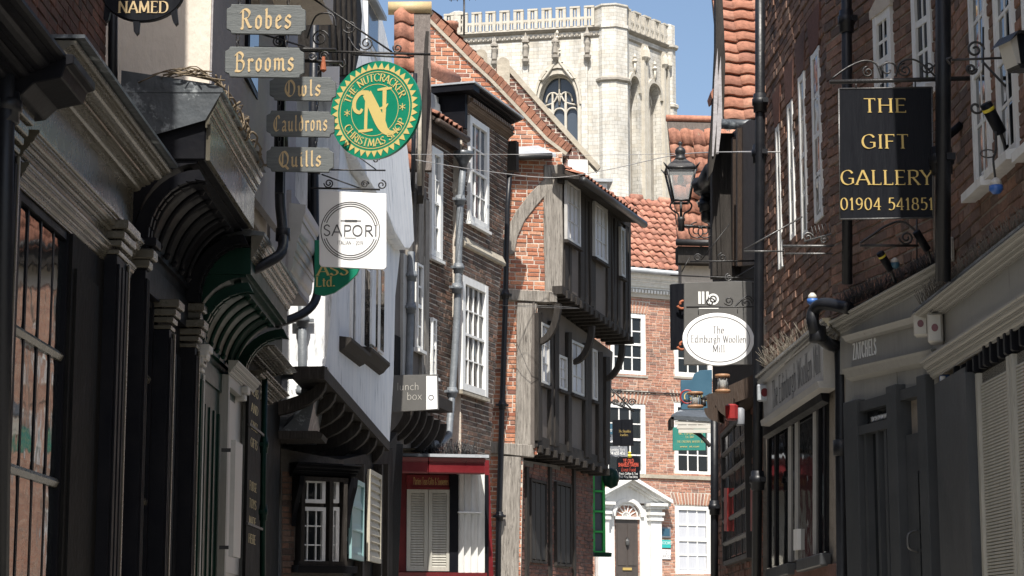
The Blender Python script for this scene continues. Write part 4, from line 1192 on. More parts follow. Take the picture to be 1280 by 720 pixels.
# box cornice with dentils and a lead top, returned on the left end
b = B(f7); b.run(cornice_prof(-PJ, .32, zB+.19, zB+.30), uM-.02, uR-.18); b.build('cornice', M['black_paint'], t7)
b = B(f7); b.box(uM-.32, uM-.022, -PJ-.32, .9, zB+.20, zB+.297); b.box(uM-.12, uM-.01, -PJ-.10, .8, zB-.4, zB+.20); b.build('return_and_recess_shade', M['black_paint'], t7)  # lower black box paints in the shaded recess below the real return
b = B(f7); b.box(uM-.34, uR-.17, -PJ-.35, 2.0, zB+.314, zB+.345); b.build('lead_top', M['lead'], t7)
me = unit_mesh('dentil', M['cornice_brown'])
nd = 24
for i in range(nd): inst('dentil', me, f7, (uM+.05+(uR-uM-.25)*i/nd, -PJ-.19, zB+.085), (.055, .08, .075), t7)
b = B(f7); b.run(cornice_prof(-PJ, .15, zB-.03, zB+.075), uM, uR-.1); b.box(uM, uR-.1, -PJ-.12, -PJ, zB+.08, zB+.195); b.build('bed_mould', M['cornice_brown'], t7)
b = B(f7); b.box(uR-.06, uR+.10, -PJ-.16, .3, zB-.6, zB-.05); b.build('end_corbel', M['timber_black'], t7)
# little pantile eave on the left bay
roof(f7, t7, (uL-.1, -.22, zA-.02), (1,0,0), (0, math.cos(R(32)), math.sin(R(32))), uM-uL, .8, M['pantile'], tw=.21, th=.30, wave=.04)
b = B(f7); b.tube([(uL-.1, -.27, zA-.10), (uM-.02, -.27, zA-.08)], .055, 8); b.build('gutter', M['timber_brown'], t7)
b = B(f7); b.box(uL, uM-.04, -.14, 0, zA-.26, zA-.06); b.build('eaves_board', M['timber_brown'], t7)
b = B(f7)
for k in range(4): b.box(uM-.75+k*.07, uM-.16, .12+k*.03, .8, zA+.15+k*.13, zA+.27+k*.13)
b.build('lead_step', M['lead'], t7)
q0 = f7.P(533, 88, -.5); q1 = f7.P(568, 100, -.5)
b = B(f7); b.tube([(q0[0]-.1, .5, q0[1]+.06), (q1[0], .5, q1[1])], .13, 10); b.build('ridge_tile', M['pantile'], t7)
# brick aprons: projecting sloped weathering between the storeys
za = f7.P(605, 318, PJ)[1]
b = B(f7); b.run([(-PJ, za-.06), (-PJ-.06, za-.04), (-PJ-.07, za), (-PJ, za+.14)], u7(577,330,PJ), u7(628,325,PJ)); b.build('weathering', M['coping'], t7)
downpipe(f7, 'drainpipe', 'pale grey drainpipe down the brown brick house front', [(580,190),(577,232),(575,262),(571,400),(566,480),(561,545),(552,553),(540,556)], .062, v=-.24, m='pipe_grey', collars=[(575,250),(573,335),(571,360),(565,490)])
b = B(f7)
u, z = f7.P(579, 190, .26); b.lathe((u, -.26, z-.1), [(.05,-.2),(.08,-.1),(.14,0),(.17,.04),(.17,.10),(.08,.12)], 10)
h = b.build('rain_hopper', M['lead_dark']); tag(h, 'dark lead rainwater hopper at the head of the grey drainpipe', 'rain hopper')
# ---- red shopfront
a8, b8 = at(489, 640, 33.2), at(612, 640, 33.55)
f8 = Fr.two((a8.x, a8.y), (b8.x, b8.y))
t8 = T('shop_building', 'red painted shopfront with cream louvred shutters under the brown brick house', 'building', f8)
def px8(*r, off=0): return f8.rect(*r, off)
b = B(f8); b.prism(f8.poly([(486,575),(612,575),(620,780),(482,780)]), .05, 2.5); b.build('wall', M['red_paint'], t8)
z0 = f8.P(550, 592, .85)[1]; z1 = f8.P(550, 572, .85)[1]
um = f8.P(536, 580, .85)[0]; ur = f8.P(606, 580, .85)[0]; ul = f8.P(488, 580, .85)[0]
pr = [(0,z0+.06),(-.80,z0+.06),(-.80,z0),(-.83,z0),(-.85,z0+.02),(-.85,z1-.07),(-.88,z1-.06),(-.90,z1),(0,z1+.02)]
b = B(f8); b.run(pr, um, ur); b.run([(v, z) for v, z in pr], ul, um-.01, dz=0); b.build('canopy_fascia', M['red_paint'], t8, bevel=.005)
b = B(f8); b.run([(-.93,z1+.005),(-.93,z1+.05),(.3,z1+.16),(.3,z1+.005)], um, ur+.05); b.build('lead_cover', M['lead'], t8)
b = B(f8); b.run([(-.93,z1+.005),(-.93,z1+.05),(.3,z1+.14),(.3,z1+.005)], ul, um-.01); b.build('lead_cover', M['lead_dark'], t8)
b = B(f8)
for i in range(160):
    u = um + (ur-um)*random.random(); b.tube([(u, -.2+random.uniform(-.15,.15), z1+.06), (u+random.uniform(-.08,.08), -.2+random.uniform(-.15,.15), z1+random.uniform(.18,.34))], .006, 3)
q = b.build('bird_spikes', M['iron'], t8); q['kind'] = 'stuff'
r = px8(508, 594, 561, 609)
b = B(f8); b.box(r[0], r[2], -.02, .05, r[1], r[3]); b.box(r[0], r[2], -.05, .05, r[1]-.04, r[1]); b.build('name_board', M['red_paint'], t8)
write(f8, t8, 'Parties Teas Gifts & Souvenirs', M['gold_pale'], (r[0]+r[2])/2+.05, (r[1]+r[3])/2, .11, 'serif', v=-.022, width=(r[2]-r[0])*.82)
for px in ((508,612,534.3,714), (535,612,562,714)): shutter(f8, t8, px, 'shutter_grey', .04, v=-.01)
r = px8(561,594,572,760); b = B(f8); b.box(r[0], r[2], -.06, .05, 0, r[3]); b.build('post', M['black_paint'], t8)
r = px8(605.5,594,610,760); b = B(f8); b.box(r[0], r[2], -.05, .05, 0, r[3]); b.build('post', M['black_paint'], t8)
r = px8(571,592,605.5,716)
W = B(f8).box(r[0], r[2], .0, .04, r[1], r[3]).build('folding_shutter', M['white_paint'], t8)
n = 4
for i in range(n):
    a, c = r[0]+(r[2]-r[0])*i/n, r[0]+(r[2]-r[0])*(i+1)/n
    b = B(f8); b.add([(a+.005,-.02,r[1]),(c-.02,-.13,r[1]),(c,-.02,r[1]),(a+.005,-.02,r[3]),(c-.02,-.10,r[3]),(c,-.02,r[3])],[(0,2,1),(3,4,5),(0,1,4,3),(1,2,5,4),(2,0,3,5)])
    b.build('leaf', M['white_paint'], W)
zb = f8.P(588, 641)[1]; b = B(f8); b.box(r[0], r[2]-.08, -.125, -.02, zb-.012, zb+.012); b.build('bar', M['white_paint'], W)
z = f8.P(540, 716)[1]; b = B(f8); b.run([(0,z-.1),(-.10,z-.1),(-.12,z),(0,z+.01)], f8.P(486,716)[0], f8.P(607,716)[0]); b.build('shop_sill', M['red_paint'], t8)
# ---- orange brick gables behind
def gable(y, name, label, poly, cop, strip, vis, m):
    fr = Fr(at(640, 150, y).x, y, R(3))
    t = T(name, label, 'building', fr)
    P = fr.poly(poly)
    b = B(fr); b.prism(P, 0, 5.0); b.build('gable_wall', M['mortar_pale'], t)
    bricks(fr, t, P, [], M[m], v=0, vis=vis, L=.235, H=.085, limit=240, proud=.012, jt=.018)
    wc = 2.6 if strip else 4.0
    if strip:   # a band of worn tiles laid along the verge
        n = 30; rv = random.Random(3)
        for k in range(n):
            def on(s): 
                d = s*(len(cop)-1); i = min(len(cop)-2, int(d)); f = d-i
                return (cop[i][0]+(cop[i+1][0]-cop[i][0])*f, cop[i][1]+(cop[i+1][1]-cop[i][1])*f)
            (xa, ya), (xb, yb) = on(k/n), on((k+1)/n-.003)
            j = rv.uniform(-.8,.8)
            q = fr.poly([(xa+2.7,ya-3.1),(xb+2.7,yb-3.1),(xb+8.5+j,yb-10.5-j),(xa+8.5+j,ya-10.5-j)], .02)
            b = B(fr); b.prism(q, -.02+rv.uniform(-.02,.0), .30); b.build('verge_tile', M['plain_tile'], t)
    if cop:
        for k in range(len(cop)-1):
            (x0,y0),(x1,y1) = cop[k], cop[k+1]
            q = fr.poly([(x0,y0),(x1,y1),(x1+wc,y1-wc*1.15),(x0+wc,y0-wc*1.15)], .06)
            b = B(fr); b.prism(q, -.06, .22); b.build('coping', M['coping'], t)
    if strip:
        A, C = fr.P(*strip[0]), fr.P(*strip[1])
        su = Vector((C[0]-A[0], 0, C[1]-A[1])); L = su.length; su.normalize()
        roof(fr, t, (A[0], .0, A[1]), (0, 1, 0), tuple(su), .9, L, M['plain_tile'], tw=.17, th=.19, flat=True, limit=150, jitter=.02)
    return fr, t
g1, tg1 = gable(38.9, 'gabled_house', 'tall orange brick gable rising behind the brown brick house', [(528,14),(536,22),(583,70),(640,126),(682,172),(700,186),(700,260),(528,260)], [(535,26),(583,74),(612,101),(640,130),(682,175),(707,194)], ((712,190),(535,8)), (533,20,690,200), 'brick_orange')
g2, tg2 = gable(44.0, 'gabled_house', 'second brick gable with stone coping, in front of the church tower', [(600,110),(622,82),(632,80),(737,203),(700,260),(600,260)], [(633,86),(690,150),(747,213)], None, (622,80,740,205), 'brick_plum')
fq = Fr(at(640,150,44).x, 43.9, R(3))
for (x, y) in ((600, 66), (628, 76)):
    u, z = fq.P(x+1, y+4)
    b = B(fq); b.prism([(u-.14+.0, z-.5), (u+.14, z-.5)] + [(u+.14*math.cos(a*math.pi/8), z+.14*math.sin(a*math.pi/8)) for a in range(9)], -.05, .45)
    b.build('coping_stone', M['coping'], tg2)
q = fq.poly([(592,76),(605,62),(636,95),(662,126),(640,126)]); b = B(fq); b.prism(q, .6, 1.0); b.build('rear_coping', M['coping'], tg2)
# small white dormer cheek below the second gable and a pot
r = fq.rect(708,206,732,240); b = B(fq); b.box(r[0], r[2], -.5, 1, r[1], r[3]); b.build('dormer_cheek', M['white_paint'], tg2)
fd = Fr(at(750,232,46).x, 46, R(3))
td = T('dormer', 'small lead roofed white dormer at the end of the dark eaves', 'dormer', fd, loc=(0, 0, fd.P(752,240)[1]))
r = fd.rect(740,228,759,250); b = B(fd); b.box(r[0], r[2], 0, 1, r[1], r[3]); b.build('cheek', M['white_paint'], td)
b = B(fd); b.box(r[0]-.1, r[2]+.12, -.1, 1.1, r[3], r[3]+.07); b.build('lead_roof', M['lead'], td)
# chimney pot beside the tall gable
fp = Fr(at(560,40,43).x, 43, 0)
u, z = fp.P(563, 40); b = B(fp); b.lathe((u, 0, z), [(.15,-.5),(.15,.1),(.18,.12),(.18,.2),(.13,.22)], 12)
o = b.build('chimney_pot', M['pantile']); tag(o, 'red clay chimney pot peeping over the tall orange gable', 'chimney pot')
# television aerial
fa_ = Fr(at(580,20,46).x, 46, 0)
u, z = fa_.P(580, 44); _, zt = fa_.P(580, -3)
o = B(fa_); o.tube([(u,0,z),(u,0,zt)], .025, 6); o.tube([(u-.35,0,zt-.05),(u+.3,0,zt-.02)], .015, 5)
for k in range(5): o.tube([(u-.3+k*.14,-.15,zt-.045+k*.008),(u-.3+k*.14,.15,zt-.045+k*.008)], .010, 4)
o = o.build('aerial', M['iron']); tag(o, 'thin television aerial standing against the church tower parapet', 'aerial')

# ---- half-timbered house on the corner
YG = 38.2
a9, b9 = at(600, 400, YG), at(703, 330, YG+.3)
f9 = Fr.two((a9.x, a9.y), (b9.x, b9.y))
L9 = f9.L
s9 = Fr(b9.x, b9.y, R(90-17.9))
t9 = T('timber_framed_house', 'half-timbered corner house with jettied black street front and brick gable end', 'house', f9)
up = f9.poly([(622,190),(703,190),(703,366),(622,366)])
mid = f9.poly([(608,366),(672,366),(672,568),(600,568)])
lo = f9.poly([(600,568),(654,568),(650,780),(598,780)])
for nm, P in (('gable_wall', up), ('gable_wall', mid), ('gable_wall', lo)):
    b = B(f9); b.prism(P, 0, .6); b.build(nm, M['mortar_pale'], t9)
vis = (612,200,705,720)
bricks(f9, t9, up, [], M['brick_orange'], v=0, vis=vis, limit=120, proud=.012, H=.08, jt=.017)
bricks(f9, t9, mid, [], M['brick_orange'], v=0, vis=vis, limit=110, proud=.012, H=.08, jt=.017)
bricks(f9, t9, lo, [], M['brick_orange'], v=0, vis=vis, limit=60, proud=.012, H=.08, jt=.017)
def timber(fr, t, pts, v0=-.05, v1=.1, m='timber_grey', name='post'):
    b = B(fr); b.prism(fr.poly(pts, -v0), v0, v1); return b.build(name, M[m], t, bevel=.012)
timber(f9, t9, [(680,206),(702,206),(704,300),(703,366),(682,366),(680,300)])
timber(f9, t9, [(622,205),(628,205),(630,320),(622,330)])
br = [(680,236),(662,262),(648,282),(641,312),(641,288),(650,270),(664,248),(680,226)]
timber(f9, t9, [(682,244),(670,258),(656,276),(647,296),(643,318),(630,318),(632,290),(644,266),(662,242),(682,222)], -.045, name='brace')
timber(f9, t9, [(620,361),(696,364),(697,379),(620,374)], -.08, name='beam')
timber(f9, t9, [(646,378),(672,378),(664,440),(664,556),(644,556),(646,440)])
timber(f9, t9, [(610,552),(666,556),(668,572),(610,566)], -.07, name='beam')
timber(f9, t9, [(628,570),(652,570),(650,640),(647,780),(622,780),(627,640)])
b = B(f9); r = f9.rect(686,366,695,378,.08); b.box(r[0], r[2], -.16, -.08, r[1], r[3]); b.build('beam_end', M['timber_grey'], t9)
# lead apron at the head of the gable
q = f9.poly([(634,182),(682,179),(694,194),(628,196)], .2); b = B(f9); b.add([(q[3][0],-.3,q[3][1]),(q[2][0],-.3,q[2][1]),(q[1][0],.5,q[1][1]+.12),(q[0][0],.5,q[0][1]+.12),(q[3][0],-.3,q[3][1]-.05),(q[2][0],-.3,q[2][1]-.05),(q[1][0],.5,q[1][1]-.05),(q[0][0],.5,q[0][1]-.05)],[(0,1,2,3),(4,7,6,5),(0,4,5,1),(1,5,6,2),(2,6,7,3),(3,7,4,0)]); b.build('lead_apron', M['lead'], t9)
b = B(f9); A = f9.P(628,197,.3); C = f9.P(690,195,.3); b.tube([(A[0],-.3,A[1]),(C[0],-.3,C[1])], .06, 8); b.build('gutter', M['iron'], t9)
# street front, upper storey
def sp(pts, off): return s9.poly(pts, off)
def slab(pts, off, m, name, th=.4, par=None):
    b = B(s9); b.prism(sp(pts, off), -off, -off+th); return b.build(name, M[m], par or t9)
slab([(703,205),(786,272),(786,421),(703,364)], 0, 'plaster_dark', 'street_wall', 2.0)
def stud(x0, x1, y0, y1, slope0=0, off=0, name='stud', m='timber_black', lean=0):
    # upright timbers between the head and sole beams
    b = B(s9)
    A, Bq = s9.P(x0, y0, off), s9.P(x1, y0, off); C, D = s9.P(x1+lean, y1, off), s9.P(x0+lean, y1, off)
    b.prism([A, Bq, C, D], -off-.05, -off+.03); return b.build(name, M[m], t9, bevel=.01)
line = lambda x, p, q: p[1] + (x-p[0])*(q[1]-p[1])/(q[0]-p[0])
eT, eB = ((703,214),(786,276)), ((703,362),(786,420))
for x, wd, ln in ((703,5,0),(709,3,0),(723,5,0),(729,3,0),(734,4,2),(739,3,0),(757,4,0),(761,2,3),(766,3,-1),(770,3,0),(779,3,0),(783,3,0)):
    stud(x, x+wd, line(x,*eT), line(x,*eB), lean=ln)
slab([(703,205),(786,268),(786,284),(703,228)], .06, 'timber_black', 'wall_plate', .1)
slab([(703,357),(787,417),(787,424),(703,367)], .07, 'timber_black', 'sole_beam', .2)
for px in ((706,229,723,304),(741,257,757,325),(774,285,779,346)):
    r = s9.rect(*px, .06)
    sash(s9, t9, r, 3 if px[2]-px[0] > 10 else 1, 3, v=-.05, cw=.06, mf='pale_paint', mg='blind', meet=False, bar=.02, deep=.06, msill='timber_black')
# eaves: soffit, gutter and the pantiles over it
Q0, Q1 = s9.P(690,200,.42), s9.P(801,280,.42)
_s = (-.32-Q0[0])/(Q1[0]-Q0[0]); Q0 = (-.32, Q0[1]+(Q1[1]-Q0[1])*_s)
zE = (Q0[1]+Q1[1])/2
uE0, uE1 = Q0[0], Q1[0]
b = B(s9); b.add([(uE0,-.42,Q0[1]),(uE1,-.42,Q1[1]),(uE1,.1,Q1[1]+.1),(uE0,.1,Q0[1]+.1),(uE0,-.42,Q0[1]+.06),(uE1,-.42,Q1[1]+.06),(uE1,.1,Q1[1]+.16),(uE0,.1,Q0[1]+.16)],[(0,1,2,3),(4,7,6,5),(0,4,5,1),(1,5,6,2),(2,6,7,3),(3,7,4,0)]); b.build('soffit', M['timber_black'], t9)
b = B(s9); b.tube([(uE0,-.50,Q0[1]-.02),(uE1,-.50,Q1[1]-.02)], .075, 8); b.build('street_gutter', M['iron'], t9)
su = Vector((uE1-uE0, 0, Q1[1]-Q0[1])).normalized()
roof(s9, t9, (uE0+.3, -.40, Q0[1]+.10), tuple(su), (0, math.cos(R(26)), math.sin(R(26))), uE1-uE0-.5, .65, M['pantile'], tw=.24, th=.30, limit=120)
# joist ends and the cove under the upper jetty
n = 15
for i in range(n):
    x = 704 + (786-704)*i/(n-1); y = line(x, *eB)
    u, z = s9.P(x, y, 0)
    b = B(s9); b.box(u-.055, u+.055, -.10, .5, z-.17, z-.02); b.build('joist', M['timber_black'], t9, bevel=.01)
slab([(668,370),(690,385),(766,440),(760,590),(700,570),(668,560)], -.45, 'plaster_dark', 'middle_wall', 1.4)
mT, mB = ((672,392),(764,452)), ((672,552),(758,582))
for x, wd in ((670,5),(686,3),(691,5),(708,4),(729,4),(733,4),(746,5),(755,5)):
    stud(x, x+wd, line(x,*mT), line(x,*mB), off=-.42)
for px in ((675,405,685,480),(697,445,707,487),(713,428,728,493),(739,437,745,500)):
    r = s9.rect(*px, -.40)
    sash(s9, t9, r, 2, 3, v=.42, cw=.05, mf='pale_paint', mg='blind', meet=False, bar=.02, deep=.06, msill='timber_black')
# curved brackets beneath the jetties
for x, yy, dep, off in ((700,372,.42,0), (742,400,.42,0), (780,424,.42,0)):
    u, z = s9.P(x, yy, 0)
    pr = [(-.02+.44*(1-math.cos(k/8*math.pi/2))*1.0, z-.12-.75*math.sin(k/8*math.pi/2)) for k in range(9)]
    pr2 = [(.10+.36*(1-math.cos(k/8*math.pi/2)), z-.12-.66*math.sin(k/8*math.pi/2)) for k in range(9)]
    b = B(s9); b.run(pr + pr2[::-1], u-.06, u+.06); b.build('jetty_bracket', M['timber_black'], t9)
slab([(672,544),(760,574),(760,588),(672,558)], -.40, 'timber_black', 'middle_sole_beam', .2)
for i in range(10):
    x = 673 + 84*i/9; y = line(x, (672,556), (759,586)); u, z = s9.P(x, y, -.42)
    b = B(s9); b.box(u-.05, u+.05, .34, .9, z-.15, z-.01); b.build('joist', M['timber_black'], t9, bevel=.01)
slab([(652,575),(741,588),(741,780),(652,780)], -.78, 'mortar_dark', 'ground_wall', .8)
P = sp([(652,580),(741,590),(741,780),(652,780)], -.78)
Hs = []
gw = ((660,600,680,704),(692,604,711,708))
for px in gw:
    r = s9.rect(*px, -.78); Hs.append([(r[0],r[1]),(r[2],r[1]),(r[2],r[3]),(r[0],r[3])])
bricks(s9, t9, P, Hs, M['brick_plum'], v=.78, limit=120, vis=(652,590,757,720), proud=.012)
for px in gw:
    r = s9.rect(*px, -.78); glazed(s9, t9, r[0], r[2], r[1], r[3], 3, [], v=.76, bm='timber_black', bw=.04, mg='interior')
for x in (655, 684, 714):
    u, z = s9.P(x, 590, -.78); b = B(s9); b.box(u, u+.14, .72, .9, 0, z+.1); b.build('ground_post', M['timber_black'], t9)
downpipe(f9, 'drainpipe', 'black drainpipe with collars down the brick gable of the half-timbered house', [(638,205),(634,260),(632,372),(628,500),(623,660),(622,780)], .05, v=-.16, collars=[(632,368),(628,506),(624.5,645),(635,215)])
b = B(f9); r = f9.rect(626,196,646,210,.1); b.box(r[0], r[2], -.22, -.02, r[1], r[3]); o = b.build('rain_hopper', M['lead_dark']); tag(o, 'square dark rain hopper under the gutter of the brick gable', 'rain hopper')
# green bay window farther along the bend
fb_ = Fr(at(741,650,44.2).x, 44.2, R(25))
tb = T('shop_window', 'bright green framed bay window beyond the half-timbered house', 'window', fb_, loc=(0,0,fb_.P(748,690)[1]))
r = fb_.rect(741,589,756,690)
b = B(fb_); b.box(r[0], r[2], .06, .6, r[1], r[3]); b.build('bay_side', M['green_paint'], tb)
b = B(fb_)
n = 4
for i in range(n+1):
    z = r[1]+(r[3]-r[1])*i/n; b.box(r[0], r[2], -.02, .06, z-.02, z+.02)
b.box(r[0], r[0]+.04, -.02, .06, r[1], r[3]).box(r[2]-.06, r[2], -.025, .06, r[1], r[3]); b.build('frame', M['fresh_green'], tb)
me = unit_mesh('pane', M['glass_blue'])
for i in range(n):
    inst('pane', me, fb_, (r[0]+.04, .02, r[1]+(r[3]-r[1])*i/n+.02), (r[2]-r[0]-.10, .02, (r[3]-r[1])/n-.04), tb)
b = B(fb_); b.run([(.05, r[1]-.1), (-.1, r[1]-.1), (-.12, r[1]-.02), (.05, r[1])], r[0]-.02, r[2]+.1); b.build('sill', M['green_paint'], tb)
bx = B(fb_); u,z = fb_.P(761,598); bx.lathe((u,-.1,z), [(.02,-.22),(.14,-.16),(.19,0),(.14,.16),(.02,.22)], 10); o = bx.build('planter', M['green_paint']); tag(o, 'round dark green hanging basket beside the tavern sign', 'hanging basket')

# ================================================================== brick house closing the view
aF, bF = at(735, 500, 57.0), at(905, 500, 59.0)
ff = Fr.two((aF.x, aF.y), (bF.x, bF.y), 2.45)
tF = T('town_house', 'sunlit Georgian brick house with a white pedimented doorway closing the street', 'house', ff)
FW = ff.poly([(728,346),(912,352),(912,752),(728,752)])
FW[1] = (FW[1][0]+6.5, FW[1][1])
Wp = [(763,391,807,468),(843,391,890,471),(756,504,807,593),(843,504,890,594),(844,632,889,718)]
Hs = []; RC = []
for px in Wp:
    r = ff.rect(*px); RC.append(r); Hs.append([(r[0],r[1]),(r[2],r[1]),(r[2],r[3]),(r[0],r[3])])
zg = 0
for k in (1, 2, 3):   # the front goes on behind the right hand houses
    for r in (RC[1], RC[3], RC[4]):
        q = (r[0]+2.05*k, r[1], r[2]+2.05*k, r[3]); RC.append(q); Hs.append([(q[0],q[1]),(q[2],q[1]),(q[2],q[3]),(q[0],q[3])])
dr = ff.rect(768, 627, 798, 745)
b = B(ff); b.plate([(FW[0][0],0),(FW[1][0],0),(FW[1][0],FW[1][1]),(FW[0][0],FW[0][1])], Hs, 0, .14); b.build('wall', M['mortar_pale'], tF)
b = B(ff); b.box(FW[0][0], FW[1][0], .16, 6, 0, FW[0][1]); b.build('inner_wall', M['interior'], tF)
arch_h = []
for k, r in enumerate(RC):
    w_ = r[2]-r[0]; arch_h.append([(r[0]-.03, r[3]), (r[2]+.03, r[3]), (r[2]+.16, r[3]+.36), (r[0]-.16, r[3]+.36)])
bricks(ff, tF, [(FW[0][0],0),(FW[1][0],0),(FW[1][0],FW[1][1]),(FW[0][0],FW[0][1])], Hs+arch_h, M['brick_far'], v=0, vis=(755,350,885,720), L=.225, H=.075, limit=300, proud=.010)
for r in RC:   # gauged brick flat arches, a brick at a time
    n = 13; me = unit_mesh('arch_brick', M['brick_far'])
    for i in range(n):
        s = (i+.5)/n-.5
        u = (r[0]+r[2])/2 + s*(r[2]-r[0]+.06)
        inst('arch_brick', me, ff, (u-.032, -.012, r[3]+.01), (.066, .03, .34), tF, rot=Matrix.Rotation(s*.7, 4, 'Y'))
for k, r in enumerate(RC):
    W = sash(ff, tF, r, 3, 4, v=.07, cw=.13, mg='glass' if k < 4 else 'blind', bar=.035, deep=.06, msill='stone_shade')
# string course, gutter cornice with modillions
z = ff.P(800, 594)[1]
b = B(ff); b.box(FW[0][0], FW[1][0], -.06, .0, z-.07, z+.03); b.build('string_course', M['coping'], tF)
zc = ff.P(800, 372)[1]; zt = ff.P(800, 342)[1]
b = B(ff); b.run(cornice_prof(0, .42, zc+.25, zt), FW[0][0], FW[1][0]); b.build('cornice', M['white_paint'], tF)
b = B(ff); b.box(FW[0][0], FW[1][0], -.05, 0, zc, zc+.24); b.build('frieze', M['stone_pale'], tF)
me = unit_mesh('dentil', M['white_paint'])
for i in range(100): inst('dentil', me, ff, (FW[0][0]+.05+i*.10, -.11, zc+.12), (.055, .06, .10), tF)
b = B(ff); b.tube([(FW[0][0],-.46,zt+.0),(FW[1][0],-.46,zt-.02)], .08, 8); b.build('gutter', M['lead'], tF)
zr = ff.P(800, 233)[1]
pitch = R(47)
hh = 3.55
roof(ff, tF, (FW[0][0]-.2, -.42, zt+.05), (1,0,0), (0, math.cos(pitch), math.sin(pitch)), FW[1][0]-FW[0][0]+.4, hh, M['pantile_far'], tw=.245, th=.285, vis=(765,235,850,340), limit=260, jitter=.03, wave=.034)
b = B(ff); q = (-.42+math.cos(pitch)*hh, zt+.05+math.sin(pitch)*hh)
n = 12
for i in range(n):
    u = FW[0][0]-.2 + (FW[1][0]-FW[0][0]+.4)*i/n
    k = B(ff); k.tube([(u, q[0], q[1]-.02), (u+.36, q[0], q[1]-.02+random.uniform(-.01,.01))], .14, 8); k.build('ridge_tile', M['pantile_far'], tF)
# doorway
u0, u1 = ff.P(769,690)[0], ff.P(797,690)[0]; uc = (u0+u1)/2; hw = (u1-u0)/2
zd = ff.P(783, 648)[1]; zs = ff.P(783, 646)[1]; zp0 = ff.P(790, 630)[1]; zap = ff.P(793, 601)[1]
tD = B(ff); tD.box(u0, u1, -.02, .04, 0, zd); D = tD.build('door', M['door_brown'], tF)
for (a, c, e, f) in ((.08,.46,.15,.75),(.54,.92,.15,.75),(.08,.46,.95,zd-.15),(.54,.92,.95,zd-.15)):
    b = B(ff); b.box(u0+(u1-u0)*a, u0+(u1-u0)*c, -.035, -.018, e, f); b.build('door_panel', M['door_brown'], D)
b = B(ff); b.box(uc-.14, uc+.14, -.045, -.02, .82, .89); b.build('letter_plate', M['gold'], D)
b = B(ff); b.lathe((uc, -.06, zd*.72), [(.02,-.14),(.05,-.1),(.06,0),(.03,.06),(.04,.1)], 8); b.build('knocker', M['iron_bright'], D)
rad = hw*1.02
def ring(r, k=16): return [(uc + r*math.cos(i/k*math.pi), zs + r*math.sin(i/k*math.pi)) for i in range(k+1)]
b = B(ff); b.prism(ring(rad), -.0, .04); Fl = b.build('fanlight', M['interior'], tF)
b = B(ff)
for i in range(1, 7):
    a = i/7*math.pi; b.tube([(uc, -.01, zs), (uc+rad*math.cos(a), -.01, zs+rad*math.sin(a))], .018, 5)
b.tube([(x, -.01, z) for x, z in ring(rad*.35)], .018, 5); b.tube([(x, -.01, z) for x, z in ring(rad*.98)], .03, 5); b.build('fan_bar', M['white_paint'], Fl)
ow = ff.P(822, 660)[0]-uc
b = B(ff)
outer = [(uc-ow, 0), (uc-hw*1.15, 0), (uc-hw*1.15, zs)] + [(uc+hw*1.15*math.cos(math.pi-i/16*math.pi), zs+hw*1.15*math.sin(i/16*math.pi)) for i in range(1,16)] + [(uc+hw*1.15, zs), (uc+hw*1.15, 0), (uc+ow, 0), (uc+ow, zp0-.05), (uc-ow, zp0-.05)]
b.plate(outer, [], -.06, .1); b.build('door_surround', M['white_paint'], tF)
b = B(ff); pts = ring(hw*1.45) + ring(hw*1.15)[::-1]; b.prism(pts, -.12, -.05); b.build('archivolt', M['white_paint'], tF)
for sgn in (-1, 1):
    x = uc+sgn*(ow-.17)
    b = B(ff); b.box(x-.17, x+.17, -.22, 0, .0, zs-.1); b.box(x-.20, x+.20, -.26, 0, 0, .3); b.box(x-.21, x+.21, -.27, 0, zs-.10, zs-.02); b.box(x-.18, x+.18, -.24, 0, zs-.02, zs+.05); b.box(x-.23, x+.23, -.30, 0, zs+.05, zs+.14)
    b.box(x-.18, x+.18, -.24, 0, zs+.14, zp0-.14); b.box(x-.24, x+.24, -.32, 0, zp0-.14, zp0-.06); b.box(x-.28, x+.28, -.40, 0, zp0-.06, zp0+.02); b.build('door_pilaster', M['white_paint'], tF)
